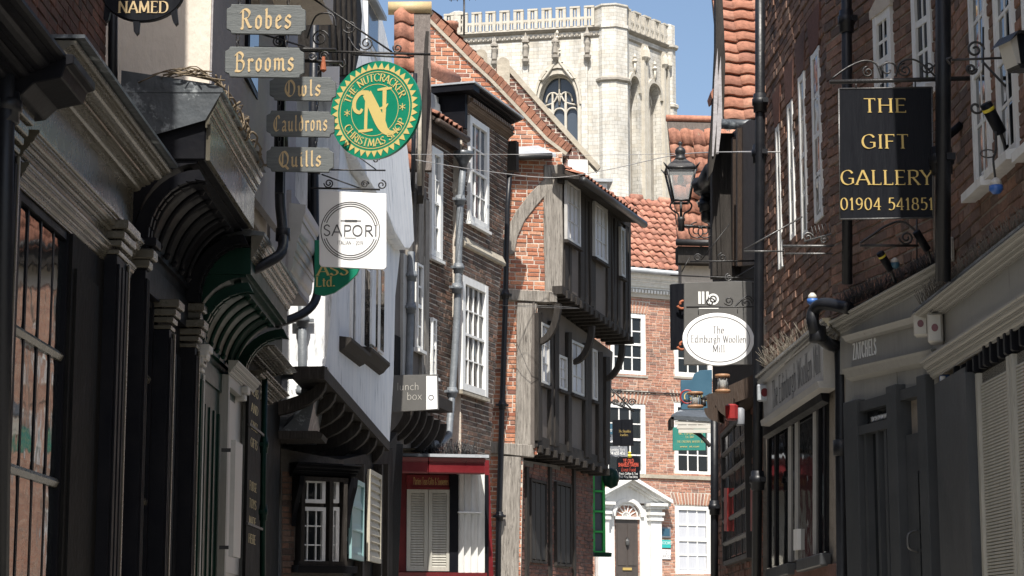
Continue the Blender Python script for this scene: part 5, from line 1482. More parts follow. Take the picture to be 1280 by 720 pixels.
    # raking cornice
ew = ow+.16
ov = .1
b = B(ff); b.prism([(uc-ew, zp0+.02), (uc+ew, zp0+.02), (uc, zap-.10)], -.10, .0); b.build('tympanum', M['white_paint'], tF)
for sgn in (-1, 1):
    for d0, d1, pr in ((0, .10, -.42), (-.08, -.004, -.30), (-.15, -.085, -.2)):
        b = B(ff); b.prism([(uc+sgn*(ew+ov), zp0+.02+d0), (uc+sgn*(ew+ov), zp0+.02+d1), (uc, zap+d1), (uc, zap+d0)], pr, 0); b.build('raking_cornice', M['white_paint'], tF)
b = B(ff); b.box(uc-hw*1.1, uc+hw*1.1, -.08, .02, zd-.03, zd+.05); b.build('transom', M['white_paint'], tF)
b = B(ff); b.box(uc-ow, uc+ow, -1.0, 0, -.35, 0); b.build('doorstep', M['flagstone'], tF)
for (px, m, m2, lab, lines) in (((825.5,659,838.5,672),'board_slate','board_blue','dark framed bluish plaque by the door, topmost of three',()),((827,675,838.5,685),'turquoise','ink_white','turquoise plaque by the door, middle of three',('ROOMS',)),((827,687,838.5,699),'board_white','ink_grey','white plaque by the door, lowest of three',('2','OFFICE'))):
    r = ff.rect(*px)
    t = bolt_board(Fr.two((aF.x, aF.y-.05), (bF.x, bF.y-.05), 2.45), 'plaque', lab, 'plaque', [(r[0],r[1]),(r[2],r[1]),(r[2],r[3]),(r[0],r[3])], M[m], .03, group='plaques beside the white doorway')
    fz = Fr.two((aF.x, aF.y-.05), (bF.x, bF.y-.05), 2.45)
    if not lines:
        b = B(fz); b.box(r[0]+.04, r[2]-.04, -.006, .0, r[1]+.04, r[3]-.04); b.build('face', M[m2], t)
    for i, s_ in enumerate(lines): write(fz, t, s_, M[m2], (r[0]+r[2])/2, r[3]-.08-.11*i, .08, 'sans', v=-.004)
b = B(ff)
z = ff.P(800, 490)[1]; b.tube([(FW[0][0],-.03,z+.02)] + [(FW[0][0]+(FW[1][0]-FW[0][0])*i/8, -.035, z+.02-.03*math.sin(i*1.3)) for i in range(1,9)], .018, 5)
o = b.build('cable', M['cable']); tag(o, 'dark cable clipped across the brick house above the first floor', 'cable')

# ---- pantiled house on the right of the bend
gF = Fr(at(838, 300, 41).x, 41, R(6))
tG = T('pantiled_house', 'house with a steep red pantile roof behind the street lamp', 'house', gF)
o = gF.P(844, 306); top = gF.P(860, 150)
ph = R(70)
hh = (top[1]-o[1])/math.sin(ph)*1.08
roof(gF, tG, (o[0], -.3, o[1]), (1,0,0), (0, math.cos(ph), math.sin(ph)), 1.75, hh, M['pantile'], tw=.25, th=.33, jitter=.028, wave=.038)
b = B(gF); b.tube([(o[0]-.02, -.3+math.cos(ph)*hh, o[1]+math.sin(ph)*hh), (o[0]+1.8, -.3+math.cos(ph)*hh, o[1]+math.sin(ph)*hh)], .075, 8); b.build('ridge_tile', M['pantile'], tG)
b = B(gF); b.tube([(o[0]-.05,-.38,o[1]-.02),(o[0]+1.8,-.38,o[1]-.02)], .07, 8); b.build('gutter', M['iron'], tG)
b = B(gF); b.box(o[0], o[0]+1.8, -.3, 0, o[1]-.42, o[1]-.08); b.build('eaves_board', M['timber_black'], tG)
b = B(gF); b.box(o[0]+.12, o[0]+1.8, 0, .35, gF.P(860,357)[1], o[1]-.1); b.build('jettied_wall', M['cream_render'], tG)
b = B(gF); b.box(gF.P(905,400)[0], o[0]+2.6, 0.02, .4, 0, o[1]-.1); b.build('wall', M['mortar_pale'], tG)
bricks(gF, tG, [(gF.P(905,400)[0],0),(o[0]+2.6,0),(o[0]+2.6,o[1]-.1),(gF.P(905,400)[0],o[1]-.1)], [], M['brick_far'], v=.02, limit=0)

# ================================================================== the church tower
YT = 220
cor = at(762, 200, YT)
aT = at(556, 200, YT+3.6)
fT = Fr.two((aT.x, aT.y), (cor.x, cor.y), 0)
LT = fT.L
rT = Fr(cor.x+1.75, cor.y+.9, R(90-38), 0)
tT = T('church_tower', 'huge pale limestone Gothic church tower against the blue sky', 'church tower', fT)
zpar0 = fT.P(700, 37)[1]; zpar1 = fT.P(700, 9.5)[1]
zs_ = zpar0
wx0, wx1 = fT.P(673,140)[0], fT.P(722,140)[0]; wc = (wx0+wx1)/2; ww = (wx1-wx0)/2
zsp = fT.P(698, 132)[1]; zap = fT.P(698, 92)[1]
def pointed(c, w, z_sp, z_ap, z_bot, k=8, w2=None):
    """outline of a pointed arch opening"""
    L, Rr = [], []
    h = z_ap - z_sp
    for i in range(k+1):
        a = i/k
        x = w*math.cos(a*math.pi/2)**.85 if a < 1 else 0
        L.append((c+x, z_sp + h*math.sin(a*math.pi/2)))
        Rr.append((c-x, z_sp + h*math.sin(a*math.pi/2)))
    return [(c-w, z_bot), (c+w, z_bot)] + L + Rr[::-1][1:]
zb = fT.P(698, 300)[1]
hole = pointed(wc, ww, zsp, zap, zb+.5)
b = B(fT); b.plate([(0,0),(LT,0),(LT,zs_),(0,zs_)], [hole], 0, 1.6); b.build('wall', M['minster_stone'], tT)
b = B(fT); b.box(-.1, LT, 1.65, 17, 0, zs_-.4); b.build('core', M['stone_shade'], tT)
def outline(c, w, a, z0, z1, ap):  # arch band
    o_ = pointed(c, w, z0, z1, ap); return o_[2:]
for k, (g_, d, dz) in enumerate(((1.22, -.35, 0), (1.09, -.18, .0))):
    o1 = pointed(wc, ww*g_+.0, zsp, zap+(g_-1)*ww*2.2, zb)[2:]
    o2 = pointed(wc, ww*(g_-.10), zsp, zap+(g_-1.10)*ww*2.2, zb)[2:]
    n = len(o1)
    h = n//2
    b = B(fT)
    for i in range(n-1):
        if i == h - 0 and False: continue
        b.prism([o1[i], o1[i+1], o2[i+1], o2[i]], d, .0)
    b.build('hood_mould', M['stone_pale'], tT)
for s in (-1, 1):
    b = B(fT); b.box(wc+s*ww*1.10-.18, wc+s*ww*1.10+.18, -.22, 0, zb, zsp); b.build('jamb_shaft', M['stone_pale'], tT)
# ogee finial
zf = fT.P(698, 52)[1]
for s in (-1, 1):
    P = smooth([(wc+s*ww*.78, -.3, zsp+(zap-zsp)*.78), (wc+s*ww*.35, -.3, zap+.45), (wc+s*.1, -.3, zap+1.6), (wc, -.3, zf)], 5)
    b = B(fT); b.tube(P, .16, 6)
    for q in P[::4]: b.lathe((q[0]+s*.22, q[1], q[2]+.1), [(.03,-.16),(.17,0),(.03,.16)], 6)
    b.build('crocketed_gable', M['stone_pale'], tT)
b = B(fT); b.lathe((wc,-.3,zf), [(.08,-.4),(.3,-.1),(.1,.1),(.28,.35),(.08,.6),(.2,.9),(.05,1.3)], 8); b.build('finial', M['stone_pale'], tT)
# tracery and glazing
b = B(fT); b.prism(hole, 1.1, 1.2); G = b.build('church_window', M['glass_blue'], tT)
b = B(fT)
for i in range(1, 3):
    x = wx0+(wx1-wx0)*i/3; b.box(x-.13, x+.13, .7, 1.1, zb, zsp+.5)
for i in range(3):
    c = wx0+(wx1-wx0)*(i+.5)/3
    q = pointed(c, ww/3, zsp-1.1, zsp-.1, zb)[2:]
    b.tube([(x,.9,z) for x, z in q], .12, 5)
for i in range(2):
    c = wc+(i-.5)*ww*.68; q = pointed(c, ww*.33, zsp+.55, zsp+1.7, zb)[2:]; b.tube([(x,.9,z) for x, z in q], .11, 5)
    b.box(c-.09, c+.09, .75, 1.05, zsp-.4, zsp+1.6)
q = pointed(wc, ww*.97, zsp, zap-.1, zb)[2:]; b.tube([(x,.9,z) for x, z in q], .18, 5)
b.tube(smooth([(wc-ww*.9,.9,zsp+.2),(wc-ww*.3,.9,zsp+.6),(wc,.9,zsp+1.6),(wc+ww*.3,.9,zsp+.6),(wc+ww*.9,.9,zsp+.2)],5), .11, 5)
b.tube([(wc,.9,zsp+.3),(wc,.9,zap-.1)], .11, 5)
b.build('tracery', M['stone_pale'], G)
# strips, niches and statues
for x, wd in ((618,5),(657,7),(731,8)):
    u = fT.P(x, 100)[0]; w_ = wd/FPX*YT
    b = B(fT); b.box(u-w_/2, u+w_/2, -.28, 0, 0, zs_-.6); b.build('pilaster_strip', M['minster_stone'], tT)
for x, y0, y1 in ((658,50,75),(735,42,70),(695,50,70),(619,55,78)):
    u, z0 = fT.P(x, y1); z1 = fT.P(x, y0)[1]
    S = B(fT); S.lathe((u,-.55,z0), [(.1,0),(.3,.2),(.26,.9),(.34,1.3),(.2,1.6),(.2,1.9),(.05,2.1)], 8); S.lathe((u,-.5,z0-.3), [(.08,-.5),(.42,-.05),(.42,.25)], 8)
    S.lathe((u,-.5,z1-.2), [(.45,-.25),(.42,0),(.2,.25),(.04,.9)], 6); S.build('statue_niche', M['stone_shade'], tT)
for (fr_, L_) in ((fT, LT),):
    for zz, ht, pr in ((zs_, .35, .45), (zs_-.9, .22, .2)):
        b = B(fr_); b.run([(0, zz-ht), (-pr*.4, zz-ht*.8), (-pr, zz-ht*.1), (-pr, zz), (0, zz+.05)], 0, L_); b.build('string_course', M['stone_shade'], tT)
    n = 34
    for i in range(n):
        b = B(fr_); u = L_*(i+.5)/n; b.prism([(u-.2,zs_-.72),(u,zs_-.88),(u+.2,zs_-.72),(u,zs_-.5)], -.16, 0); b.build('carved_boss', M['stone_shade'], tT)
def parapet(fr, L_, z0, z1, n, par):
    """pierced battlements: two tiers of little arches under stepped caps"""
    zm = z0 + (z1-z0)*.52
    st = L_/n
    base = B(fr); base.box(0, L_, -.12, .25, z0, z0+.25); base.build('parapet_base', M['stone_pale'], par)
    for i in range(n+1):
        b = B(fr); b.box(i*st-.17, i*st+.17, -.16, .28, z0+.25, z1-.14 if True else zm); b.build('parapet_post', M['stone_pale'], par)
    for i in range(n):
        u = i*st
        b = B(fr)
        b.box(u+.17, u+st-.17, -.1, .22, zm-.26, zm)
        b.box(u+st/2-.07, u+st/2+.07, -.08, .2, z0+.25, zm-.26)
        for s_ in (.17, st/2+.07):
            w2 = (st/2-.24)
            b.prism([(u+s_, zm-.26), (u+s_, zm-.5), (u+s_+w2*.25, zm-.33), (u+s_+w2/2, zm-.27), (u+s_+w2*.75, zm-.33), (u+s_+w2, zm-.5), (u+s_+w2, zm-.26)], -.08, .2)
        if i % 2 == 0:
            b.box(u-.17, u+st+.17, -.2, .3, z1-.2, z1); b.box(u+st/2-.07, u+st/2+.07, -.08, .2, zm, z1-.2)
            for s_ in (.17, st/2+.07):
                w2 = (st/2-.24)
                b.prism([(u+s_, z1-.2), (u+s_, z1-.5), (u+s_+w2*.25, z1-.3), (u+s_+w2/2, z1-.22), (u+s_+w2*.75, z1-.3), (u+s_+w2, z1-.5), (u+s_+w2, z1-.2)], -.08, .2)
        b.build('battlement', M['stone_pale'], par)
uturn = fT.P(741, 20)[0]
parapet(fT, uturn, zs_, zpar1, 21, tT)
# corner turret
b = B(fT)
ut = (fT.P(741,60)[0]+fT.P(783,60)[0])/2; hw_ = (fT.P(783,60)[0]-fT.P(741,60)[0])/2
b.lathe((ut, hw_*.75, 0), [(hw_*1.08, 0), (hw_*1.08, zs_-.2), (hw_*1.16, zs_-.15), (hw_*1.16, zs_+.2), (hw_*1.08, zs_+.25), (hw_*1.08, zpar1-.25), (hw_*1.14, zpar1-.2), (hw_*1.14, zpar1+.0), (hw_*.7, zpar1+.02)], 8); b.build('corner_turret', M['minster_stone'], tT)
zt_ = fT.P(760, 100)[1]
b = B(fT); b.lathe((ut, hw_*.75, zt_), [(hw_*1.1,-.3),(hw_*1.22,-.1),(hw_*1.22,.15),(hw_*1.08,.4)], 8); b.build('turret_string', M['stone_shade'], tT)
# farther left turret
b = B(fT); ul_ = fT.P(570, 40)[0]; b.lathe((ul_, 1.0, 0), [(1.0,0),(1.0,zs_+1.6),(1.15,zs_+1.7),(1.15,zpar1+.2),(.6,zpar1+.45),(.1,zpar1+.5)], 8); b.build('stair_turret', M['minster_stone'], tT)
# right face
LR = 9.6
zr0, zr1 = rT.P(815, 51)[1], rT.P(815, 24)[1]
zr0 = zs_; zr1 = zpar1
hs = []
cs = [rT.P(792,150)[0], rT.P(817,150)[0]]
zA = rT.P(792, 97)[1]
wv = [.95, 1.25]
for c, w_ in zip(cs, wv):
    hs.append(pointed(c, w_, zA-1.6, zA, zb+.5))
b = B(rT); b.plate([(0,0),(LR,0),(LR,zr0),(0,zr0)], hs, 0, 1.4); b.build('side_wall', M['minster_stone'], tT)
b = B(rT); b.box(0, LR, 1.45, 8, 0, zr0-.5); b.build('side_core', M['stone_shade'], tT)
for c, w_, h_ in zip(cs, wv, hs):
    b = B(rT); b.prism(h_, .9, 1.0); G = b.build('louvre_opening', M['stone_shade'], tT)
    o1, o2 = pointed(c, w_*1.3, zA-1.6, zA+.6, zb)[2:], pointed(c, w_*1.05, zA-1.6, zA+.1, zb)[2:]
    b = B(rT)
    for i in range(len(o1)-1): b.prism([o1[i], o1[i+1], o2[i+1], o2[i]], -.3, 0)
    b.build('side_hood', M['stone_pale'], tT)
    b = B(rT); b.tube([(c,-.25,zA+.4),(c,-.25,zA+1.6)], .14, 6); b.lathe((c,-.25,zA+1.8), [(.1,-.3),(.3,0),(.1,.3),(.2,.5),(.04,.9)], 8); b.build('side_finial', M['stone_pale'], tT)
    b = B(rT); b.box(c-.09, c+.09, .5, .9, zb, zA-1.2); b.tube([(x,.7,z) for x, z in pointed(c, w_*.5, zA-2.2, zA-1.2, zb)[2:]], .1, 5); b.build('side_tracery', M['stone_pale'], G)
for x in (803, 806, 828, 833):
    u = rT.P(x, 150)[0]; b = B(rT); b.box(u-.16, u+.16, -.45, 0, 0, zr0-1.0); b.lathe((u,-.45,zr0-2.2), [(.1,-.8),(.4,-.3),(.3,.5),(.05,1.0)], 6); b.build('buttress_shaft', M['stone_pale'], tT)
b = B(rT); b.lathe((LR-.5,.3,0), [(.95,0),(.95,zr0-7.2),(1.15,zr0-7.1),(1.15,zr0-6.8),(.85,zr0-6.6),(.85,zr0-.3),(1.2,zr0-.2),(1.2,zr0+.1),(.8,zr0+.2),(.8,zr1),(.3,zr1+.2)], 8); b.build('end_turret', M['minster_stone'], tT)
for zz, ht, pr in ((zr0, .35, .45), (zr0-.9, .22, .2)):
    b = B(rT); b.run([(0, zz-ht), (-pr*.4, zz-ht*.8), (-pr, zz-ht*.1), (-pr, zz), (0, zz+.05)], 0, LR); b.build('side_string', M['stone_shade'], tT)
parapet(rT, LR-.8, zr0, zr1, 9, tT)
# ================================================================== RIGHT SIDE
# ---- near shop with the cream roller shutters
fr4 = Fr.two((2.69, 13.2), (2.69, 7.5))
t = T('shop_building', 'near right shop with cream shutters under a grey moulded fascia', 'building', fr4)
X4 = lambda x, off=0, y=450: fr4.P(x, y, off)[0]
Z4 = lambda y, off=0, x=1240: fr4.P(x, y, off)[1]
ct, cbm = Z4(314, .13), Z4(344, .03)
lt, lb = Z4(391, .09), Z4(427, .03)
b = B(fr4); b.box(0, fr4.L, .06, 2.5, 0, 8.6); b.build('wall', M['mortar'], t)
b = B(fr4); b.box(.2, fr4.L, -.47, 2.5, 5.95, 12.3); b.build('shading_storey', M['cream_render'], t)  # unseen overhang shaped to shade the right fronts and part of the black board
wn = []
def up_win(fr, x0, x1, y0, y1):
    r = fr.rect(x0, y0, x1, y1); return r
W4 = [up_win(fr4, 1206, 1226, -60, 232), up_win(fr4, 1236, 1259, -60, 200), up_win(fr4, 1271, 1300, -60, 175)]
bricks(fr4, t, [(0,ct+.1),(fr4.L-2.5,ct+.1),(fr4.L-2.5,6.2),(0,6.2)], [[(r[0],r[1]),(r[2],r[1]),(r[2],r[3]),(r[0],r[3])] for r in W4], M['brick_red'], v=.06, vis=(1170,0,1280,300), limit=260, proud=.012)
for r in W4:
    sash(fr4, t, r, 2, 4, v=.06, cw=.05, mg='glass', bar=.02, deep=.03)
b = B(fr4); b.run(cornice_prof(.0, .13, cbm, ct), 0, fr4.L); b.build('cornice', M['grey_paint'], t)
b = B(fr4); b.box(0, fr4.L, -.12, .06, ct+.013, ct+.03); b.build('lead_flashing', M['lead_dark'], t)
spikes(fr4, t, .05, 3.2, -.06, ct+.03, 420, .12)
b = B(fr4); b.box(.02, fr4.L, -.0, .06, lt, cbm); b.build('fascia', M['grey_paint'], t)
b = B(fr4); b.run(cornice_prof(.0, .09, lb, lt), .03, fr4.L); b.build('lower_cornice', M['grey_paint'], t)
b = B(fr4); b.box(X4(1196), fr4.L, .02, .06, lb-.7, lb); b.build('shutter_head', M['black_matt'], t)
u0 = X4(1173); b = B(fr4); b.box(u0, X4(1212), -.03, .06, 0, lb-.05); b.box(X4(1212), X4(1219), -.06, .06, 0, lb-.1); b.build('pier', M['slate_paint'], t)
def roller(u0, u1, z1, nm):
    b = B(fr4); b.box(u0, u1, .02, .05, .2, z1); S = b.build('shutter', M['shutter_grey'], t)
    n = 120; me = unit_mesh('slat', M['shutter_grey'])
    h = (z1-.25)/n
    for i in range(n):
        if z1-.06-h*(i+1) > .8: inst('slat', me, fr4, (u0+.06, .004, z1-.06-h*(i+1)), (u1-u0-.12, .02, h*.72), S, rot=Matrix.Rotation(-.2, 4, 'X'))
    b = B(fr4); b.box(u0, u0+.055, -.01, .02, .2, z1).box(u1-.055, u1, -.01, .02, .2, z1); b.build('stile', M['shutter_grey'], S)
    return S
zsh = fr4.P(1240, 457)[1]
roller(X4(1220), X4(1262.5), zsh, 0); roller(X4(1264), X4(1315), zsh, 1)
me = unit_mesh('head_bar', M['black_paint'])
for i in range(16): inst('head_bar', me, fr4, (X4(1196)+i*.16+random.uniform(-.03,.03), -.02, zsh+.01), (random.uniform(.02,.05), .04, random.uniform(.08,.16)), t)
# ---- shop with the raised name letters
fr3 = Fr.two((2.33, 14.94), (2.69, 13.22))
t3 = T('shop_building', 'slate grey shopfront with raised white letters on its fascia', 'building', fr3)
X3 = lambda x, off=0, y=450: fr3.P(x, y, off)[0]
Z3 = lambda y, off=0, x=1115: fr3.P(x, y, off)[1]
b = B(fr3); b.box(-.1, fr3.L, .04, 2.5, 0, 9.6); b.build('wall', M['mortar'], t3)
W3 = [fr3.rect(1090, 14, 1112, 135), fr3.rect(1137, -60, 1161, 112)]
ct3 = Z3(357, .1)
bricks(fr3, t3, [(-.1,ct3-.2),(fr3.L,ct3-.2),(fr3.L,8.4),(-.1,8.4)], [[(r[0],r[1]),(r[2],r[1]),(r[2],r[3]),(r[0],r[3])] for r in W3], M['brick_red'], v=.04, vis=(1045,0,1175,360), limit=300, proud=.012)
for i, r in enumerate(W3): sash(fr3, t3, r, 2, 4, v=.04, cw=.06, mg='glass', deep=.03)
r = W3[0]; b = B(fr3); b.prism([(r[0]-.03,r[3]),(r[2]+.03,r[3]),(r[2]+.03,r[3]+.06),((r[0]+r[2])/2,r[3]+.14),(r[0]-.03,r[3]+.06)], -.0, .05); b.build('window_head', M['mortar_pale'], t3)
def quad_run(fr, par, px0, px1, h_prof, name, m, off):
    """a moulding run along picture points px0 -> px1, sloping as the old front does"""
    A, C = fr.P(*px0, off), fr.P(*px1, off)
    b = B(fr); b.run([(v, A[1]+z) for v, z in h_prof], A[0], C[0], dz=C[1]-A[1]); return b.build(name, M[m], par)
A = fr3.P(1034, 402, .10); C = fr3.P(1172, 326, .10)
hc = .10
b = B(fr3); b.run(cornice_prof(.03, .12, A[1]-hc, A[1]), A[0]-.0, C[0]-.02, dz=C[1]-A[1]); b.build('cornice', M['grey_paint'], t3)
b = B(fr3); b.add([(A[0],-.08,A[1]+.012),(C[0],-.08,C[1]+.012),(C[0],.1,C[1]+.1),(A[0],.1,A[1]+.1)],[(0,1,2,3)]); b.build('lead_flashing', M['lead_dark'], t3)
spikes(fr3, t3, A[0], C[0], -.02, (A[1]+C[1])/2+.03, 300, .12, 'iron')
P = [fr3.P(1050,416), fr3.P(1172,346), fr3.P(1172,437), fr3.P(1050,468)]
b = B(fr3); b.prism(P, .0, .05); b.build('fascia', M['grey_paint'], t3)
for (y0, y1, h) in ((421, 390, .05), (462, 437, .09)):
    quad_run(fr3, t3, (1060, y0), (1172, y1), [(.01,-h),(-.04,-h*.7),(-.06,-h*.2),(-.07,0),(.01,.01)], 'fascia_mould', 'grey_paint', .02)
P = [fr3.P(1056,470), fr3.P(1172,440), fr3.P(1172,480), fr3.P(1056,506)]
b = B(fr3); b.prism(P, .005, .05); b.build('frieze', M['grey_paint'], t3)
# raised letters run downhill with the fascia
c = fr3.P(1081, 440, .03); e = fr3.P(1107, 434, .03)
rot = math.atan2(fr3.P(1160,416)[1]-fr3.P(1065,441)[1], fr3.P(1160,416)[0]-fr3.P(1065,441)[0])
Q, Ln = text_polys('ZATCHELS', 'sans', .30)
h = fr3.mpp(1080, 440)*19
wid = fr3.P(1096,440)[0]-fr3.P(1067,440)[0]
b = B(fr3)
for q in Q:
    pts = [(fr3.P(1067,440)[0]+x*wid/Ln, -.008, fr3.P(1067,440)[1]+(z-.5)*h + x*wid/Ln*math.tan(rot)) for x, z in q]
    n = len(pts); b.add(pts+[(p[0], -.002, p[2]) for p in pts], [tuple(range(n))]+[(i, i+n, (i+1)%n+n, (i+1)%n) for i in range(n)])
b.build('lettering', M['ink_white'], t3)
# shopfront: pilasters, grille window and door
zh = Z3(494, 0, 1110)
def bar3(x0, x1, z0, z1, v0=-.06, v1=.05, m='slate_paint', name='pilaster'):
    b = B(fr3); b.box(X3(x0), X3(x1), v0, v1, z0, z1); return b.build(name, M[m], t3, bevel=.005)
bar3(1062, 1079, 0, zh+.02); bar3(1118, 1130, 0, zh+.04, -.07); bar3(1155, 1166, 0, zh+.05); 
b = B(fr3); b.box(X3(1079), X3(1155), -.04, .05, zh-.07, zh); b.build('door_head', M['slate_paint'], t3)
zt_ = fr3.P(1100, 534)[1]
W = B(fr3).box(X3(1079), X3(1118), .02, .04, .3, zh-.07).build('shop_window', M['glass'], t3)
b = B(fr3); b.box(X3(1079), X3(1118), -.05, .02, zt_-.03, zt_+.03)
for x in (1082, 1097, 1107): b.box(X3(x), X3(x+3), -.03, .02, .3, zt_-.03)
b.build('mullion', M['slate_paint'], W)
b = B(fr3)
zg0, zg1 = zt_+.05, zh-.12
ug0, ug1 = X3(1087), X3(1117)
n = 8
for i in range(n):
    a = ug0+(ug1-ug0)*i/n; c = ug0+(ug1-ug0)*(i+1)/n
    b.tube([(a,.0,zg0),((a+c)/2,.0,zg1),(c,.0,zg0)], .007, 4)
    b.tube([(a,.002,zg1),((a+c)/2,.002,zg0),(c,.002,zg1)], .007, 4)
b.build('grille', M['ink_white'], W)
D = B(fr3).box(X3(1131), X3(1155), -.01, .04, .1, zh-.3).build('door', M['slate_paint'], t3)
b = B(fr3); b.box(X3(1146), X3(1151), -.018, -.005, .9, zh-.55); b.build('door_glass', M['glass'], D)
z0, z1 = fr3.P(1143,690)[1], fr3.P(1143,664)[1]; u = X3(1142)
b = B(fr3); b.tube(smooth([(u,-.01,z1),(u,-.07,z1-.02),(u,-.08,(z0+z1)/2),(u,-.07,z0+.02),(u,-.01,z0)],4), .009, 6); b.build('handle', M['iron_bright'], D)
b = B(fr3); b.box(X3(1153), X3(1155), -.02, .0, fr3.P(1152,640)[1], fr3.P(1152,622)[1]); b.build('notice', M['ink_white'], D)
# ---- woollen shop
fr2 = Fr.two((2.22, 18.35), (2.37, 15.2))
t2_ = T('shop_building', 'red brick shop with narrow sash windows and a pale signboard over dark panes', 'building', fr2)
X2 = lambda x, off=0, y=450: fr2.P(x, y, off)[0]
b = B(fr2); b.box(-.1, fr2.L, .04, 2.5, 0, 9.6); b.build('wall', M['mortar'], t2_)
W2 = [fr2.rect(967.5,155,972.5,337), fr2.rect(982,125,988.5,300), fr2.rect(996,90,1003.5,298), fr2.rect(1012,60,1022,277)]
zf = fr2.P(990, 425)[1]
bricks(fr2, t2_, [(0,zf-.1),(fr2.L,zf-.1),(fr2.L,8.8),(0,8.8)], [[(r[0],r[1]),(r[2],r[1]),(r[2],r[3]),(r[0],r[3])] for r in W2], M['brick_red'], v=.04, vis=(955,0,1050,420), limit=300, proud=.014)
for r in W2:
    sash(fr2, t2_, r, 2, 4, v=.04, cw=.05, mg='glass', deep=.02, bar=.02, sill=False)
    b = B(fr2); b.prism([(r[0]-.02, r[3]+.01), (r[2]+.02, r[3]+.01), (r[2]+.10, r[3]+.32), (r[0]-.10, r[3]+.32)], .018, .045); b.build('window_head', M['brick_plum'], t2_)
# near end return in brick, a course at a time
fe = Fr(2.372, 15.19, 0)
ze0, ze1 = fe.P(1043,730)[1], fe.P(1043,428)[1]
b = B(fe); b.box(.075, .30, .02, .3, 0, 8.5); b.build('return_wall', M['mortar_pale'], t2_)
bricks(fe, t2_, [(.055,.3),(.30,.3),(.30,8.4),(.055,8.4)], [], M['brick_red'], v=.02, L=.19, vis=(1030,400,1060,720), limit=90, proud=.010)
# fascia, cornice, window
q = fr2.poly([(952,476),(1029,399),(1029,482),(956,531)], .10)
b = B(fr2); b.prism(q, -.10, .03); b.build('signboard', M['pale_paint'], t2_)
for (p0, p1) in (((956,529),(1029,480)), ((952,480),(1029,405))):
    quad_run(fr2, t2_, p0, p1, [(0,-.03),(-.13,-.025),(-.14,.02),(0,.03)], 'sign_moulding', 'pale_paint', .10)
A = fr2.P(948,470,.13); C = fr2.P(1032,398,.13)
b = B(fr2); b.run(cornice_prof(.0, .16, A[1]-.15, A[1]), A[0], C[0]+.02, dz=C[1]-A[1]); b.build('cornice', M['olive_paint'], t2_)
# faded letters following the slope of the board
Q, Ln = text_polys('The Edinburgh Woollen Mill', 'serif', .1)
L0 = fr2.P(964, 494, .11); L1 = fr2.P(1024, 446, .11)
hh = fr2.mpp(995, 465)*34
b = B(fr2)
e = 0
for qd in Q:
    pts = [(L0[0]+x/Ln*(L1[0]-L0[0]), -.1035-e, L0[1]+x/Ln*(L1[1]-L0[1])+(z-.5)*hh) for x, z in qd]; e = (e+.00005) % .001
    b.add(pts, [(0,1,2,3)])
b.build('lettering', M['slate_paint'], t2_)
zb0 = fr2.P(995, 700)[1]; zb1 = fr2.P(995, 512)[1]
Wq = fr2.poly([(958,531),(1030,490),(1030,690),(956,712)])
b = B(fr2); b.prism(Wq, .02, .05); W = b.build('shop_window', M['glass'], t2_)
for x, m in ((959,'black_paint'),(968,'black_paint'),(985,'pale_paint'),(993.5,'pale_paint'),(1016,'pale_paint'),(1022,'black_paint'),(1029,'black_paint')):
    yt = 531-(x-958)*.57; yb = 711-(x-956)*.3
    p = fr2.poly([(x-.9,yt),(x+.9,yt-.5),(x+.9,yb),(x-.9,yb)]); b = B(fr2); b.prism(p, .005, .03); b.build('mullion', M[m], W)
quad_run(fr2, t2_, (955,535), (1031,487), [(0,-.1),(-.05,-.08),(-.07,.02),(0,.03)], 'window_head_rail', 'black_paint', .03)
for x0, x1 in ((957,984), (995,1025)):
    p = fr2.poly([(x0, 712-(x0-955)*.3), (x1, 712-(x1-955)*.3), (x1, 726-(x1-955)*.27), (x0, 726-(x0-955)*.27)], .06); b = B(fr2); b.prism(p, -.06, .03); b.build('sill_panel', M['slate_paint'], t2_, bevel=.01)
p = fr2.poly([(992,662),(996.5,661),(996.5,687),(992,688)], .01); b = B(fr2); b.prism(p, -.012, .03); b.build('sticker', M['ink_white'], W)
b = B(fr2); b.box(0, fr2.L, .0, .04, 0, fr2.P(995,712)[1]); b.build('stall_riser', M['brick_plum'], t2_)
sp_ = B(fr2)
for i in range(140):
    s = random.random(); u = A[0]+(C[0]-A[0])*s*.62; z = A[1]+(C[1]-A[1])*s*.62
    sp_.tube([(u,-.05,z+.02),(u+random.uniform(-.12,.12),-.05+random.uniform(-.16,.12),z+random.uniform(.08,.22))], .002, 3)
q = sp_.build('bird_spikes', M['spike'], t2_); q['kind'] = 'stuff'
# ---- dark timbered house with the tiled roof end
fr1 = Fr.two((2.60, 27.4), (2.52, 18.5))
t1 = T('timbered_house', 'dark brown timbered house with a red tile roof end and lead gutters', 'house', fr1)
X1 = lambda x, off=0, y=450: fr1.P(x, y, off)[0]
b = B(fr1); b.prism(fr1.poly([(886,330),(946,318),(946,780),(886,780)]), .05, 2.5); b.build('wall', M['timber_black'], t1)
b = B(fr1); b.prism(fr1.poly([(884,226),(896,200),(916,165),(936,150),(950,150),(950,330),(886,336)]), -.0, 2.5); b.build('upper_wall', M['timber_brown'], t1)
for x0, x1, y0, y1 in ((898.5,904,205,338),(906,913,196,330)):
    r = fr1.rect(x0,y0,x1,y1,.03); sash(fr1, t1, r, 1, 4, v=-.0, cw=.05, mf='timber_brown', mg='glass_blue', bar=.025, meet=False, msill='timber_black')
for x in (889, 895.5, 915, 921):
    p = fr1.poly([(x,232-(x-884)*1.9),(x+2,230-(x-884)*1.9),(x+2,332),(x,333)], .04); b = B(fr1); b.prism(p, -.05, .05); b.build('stud', M['timber_brown'], t1)
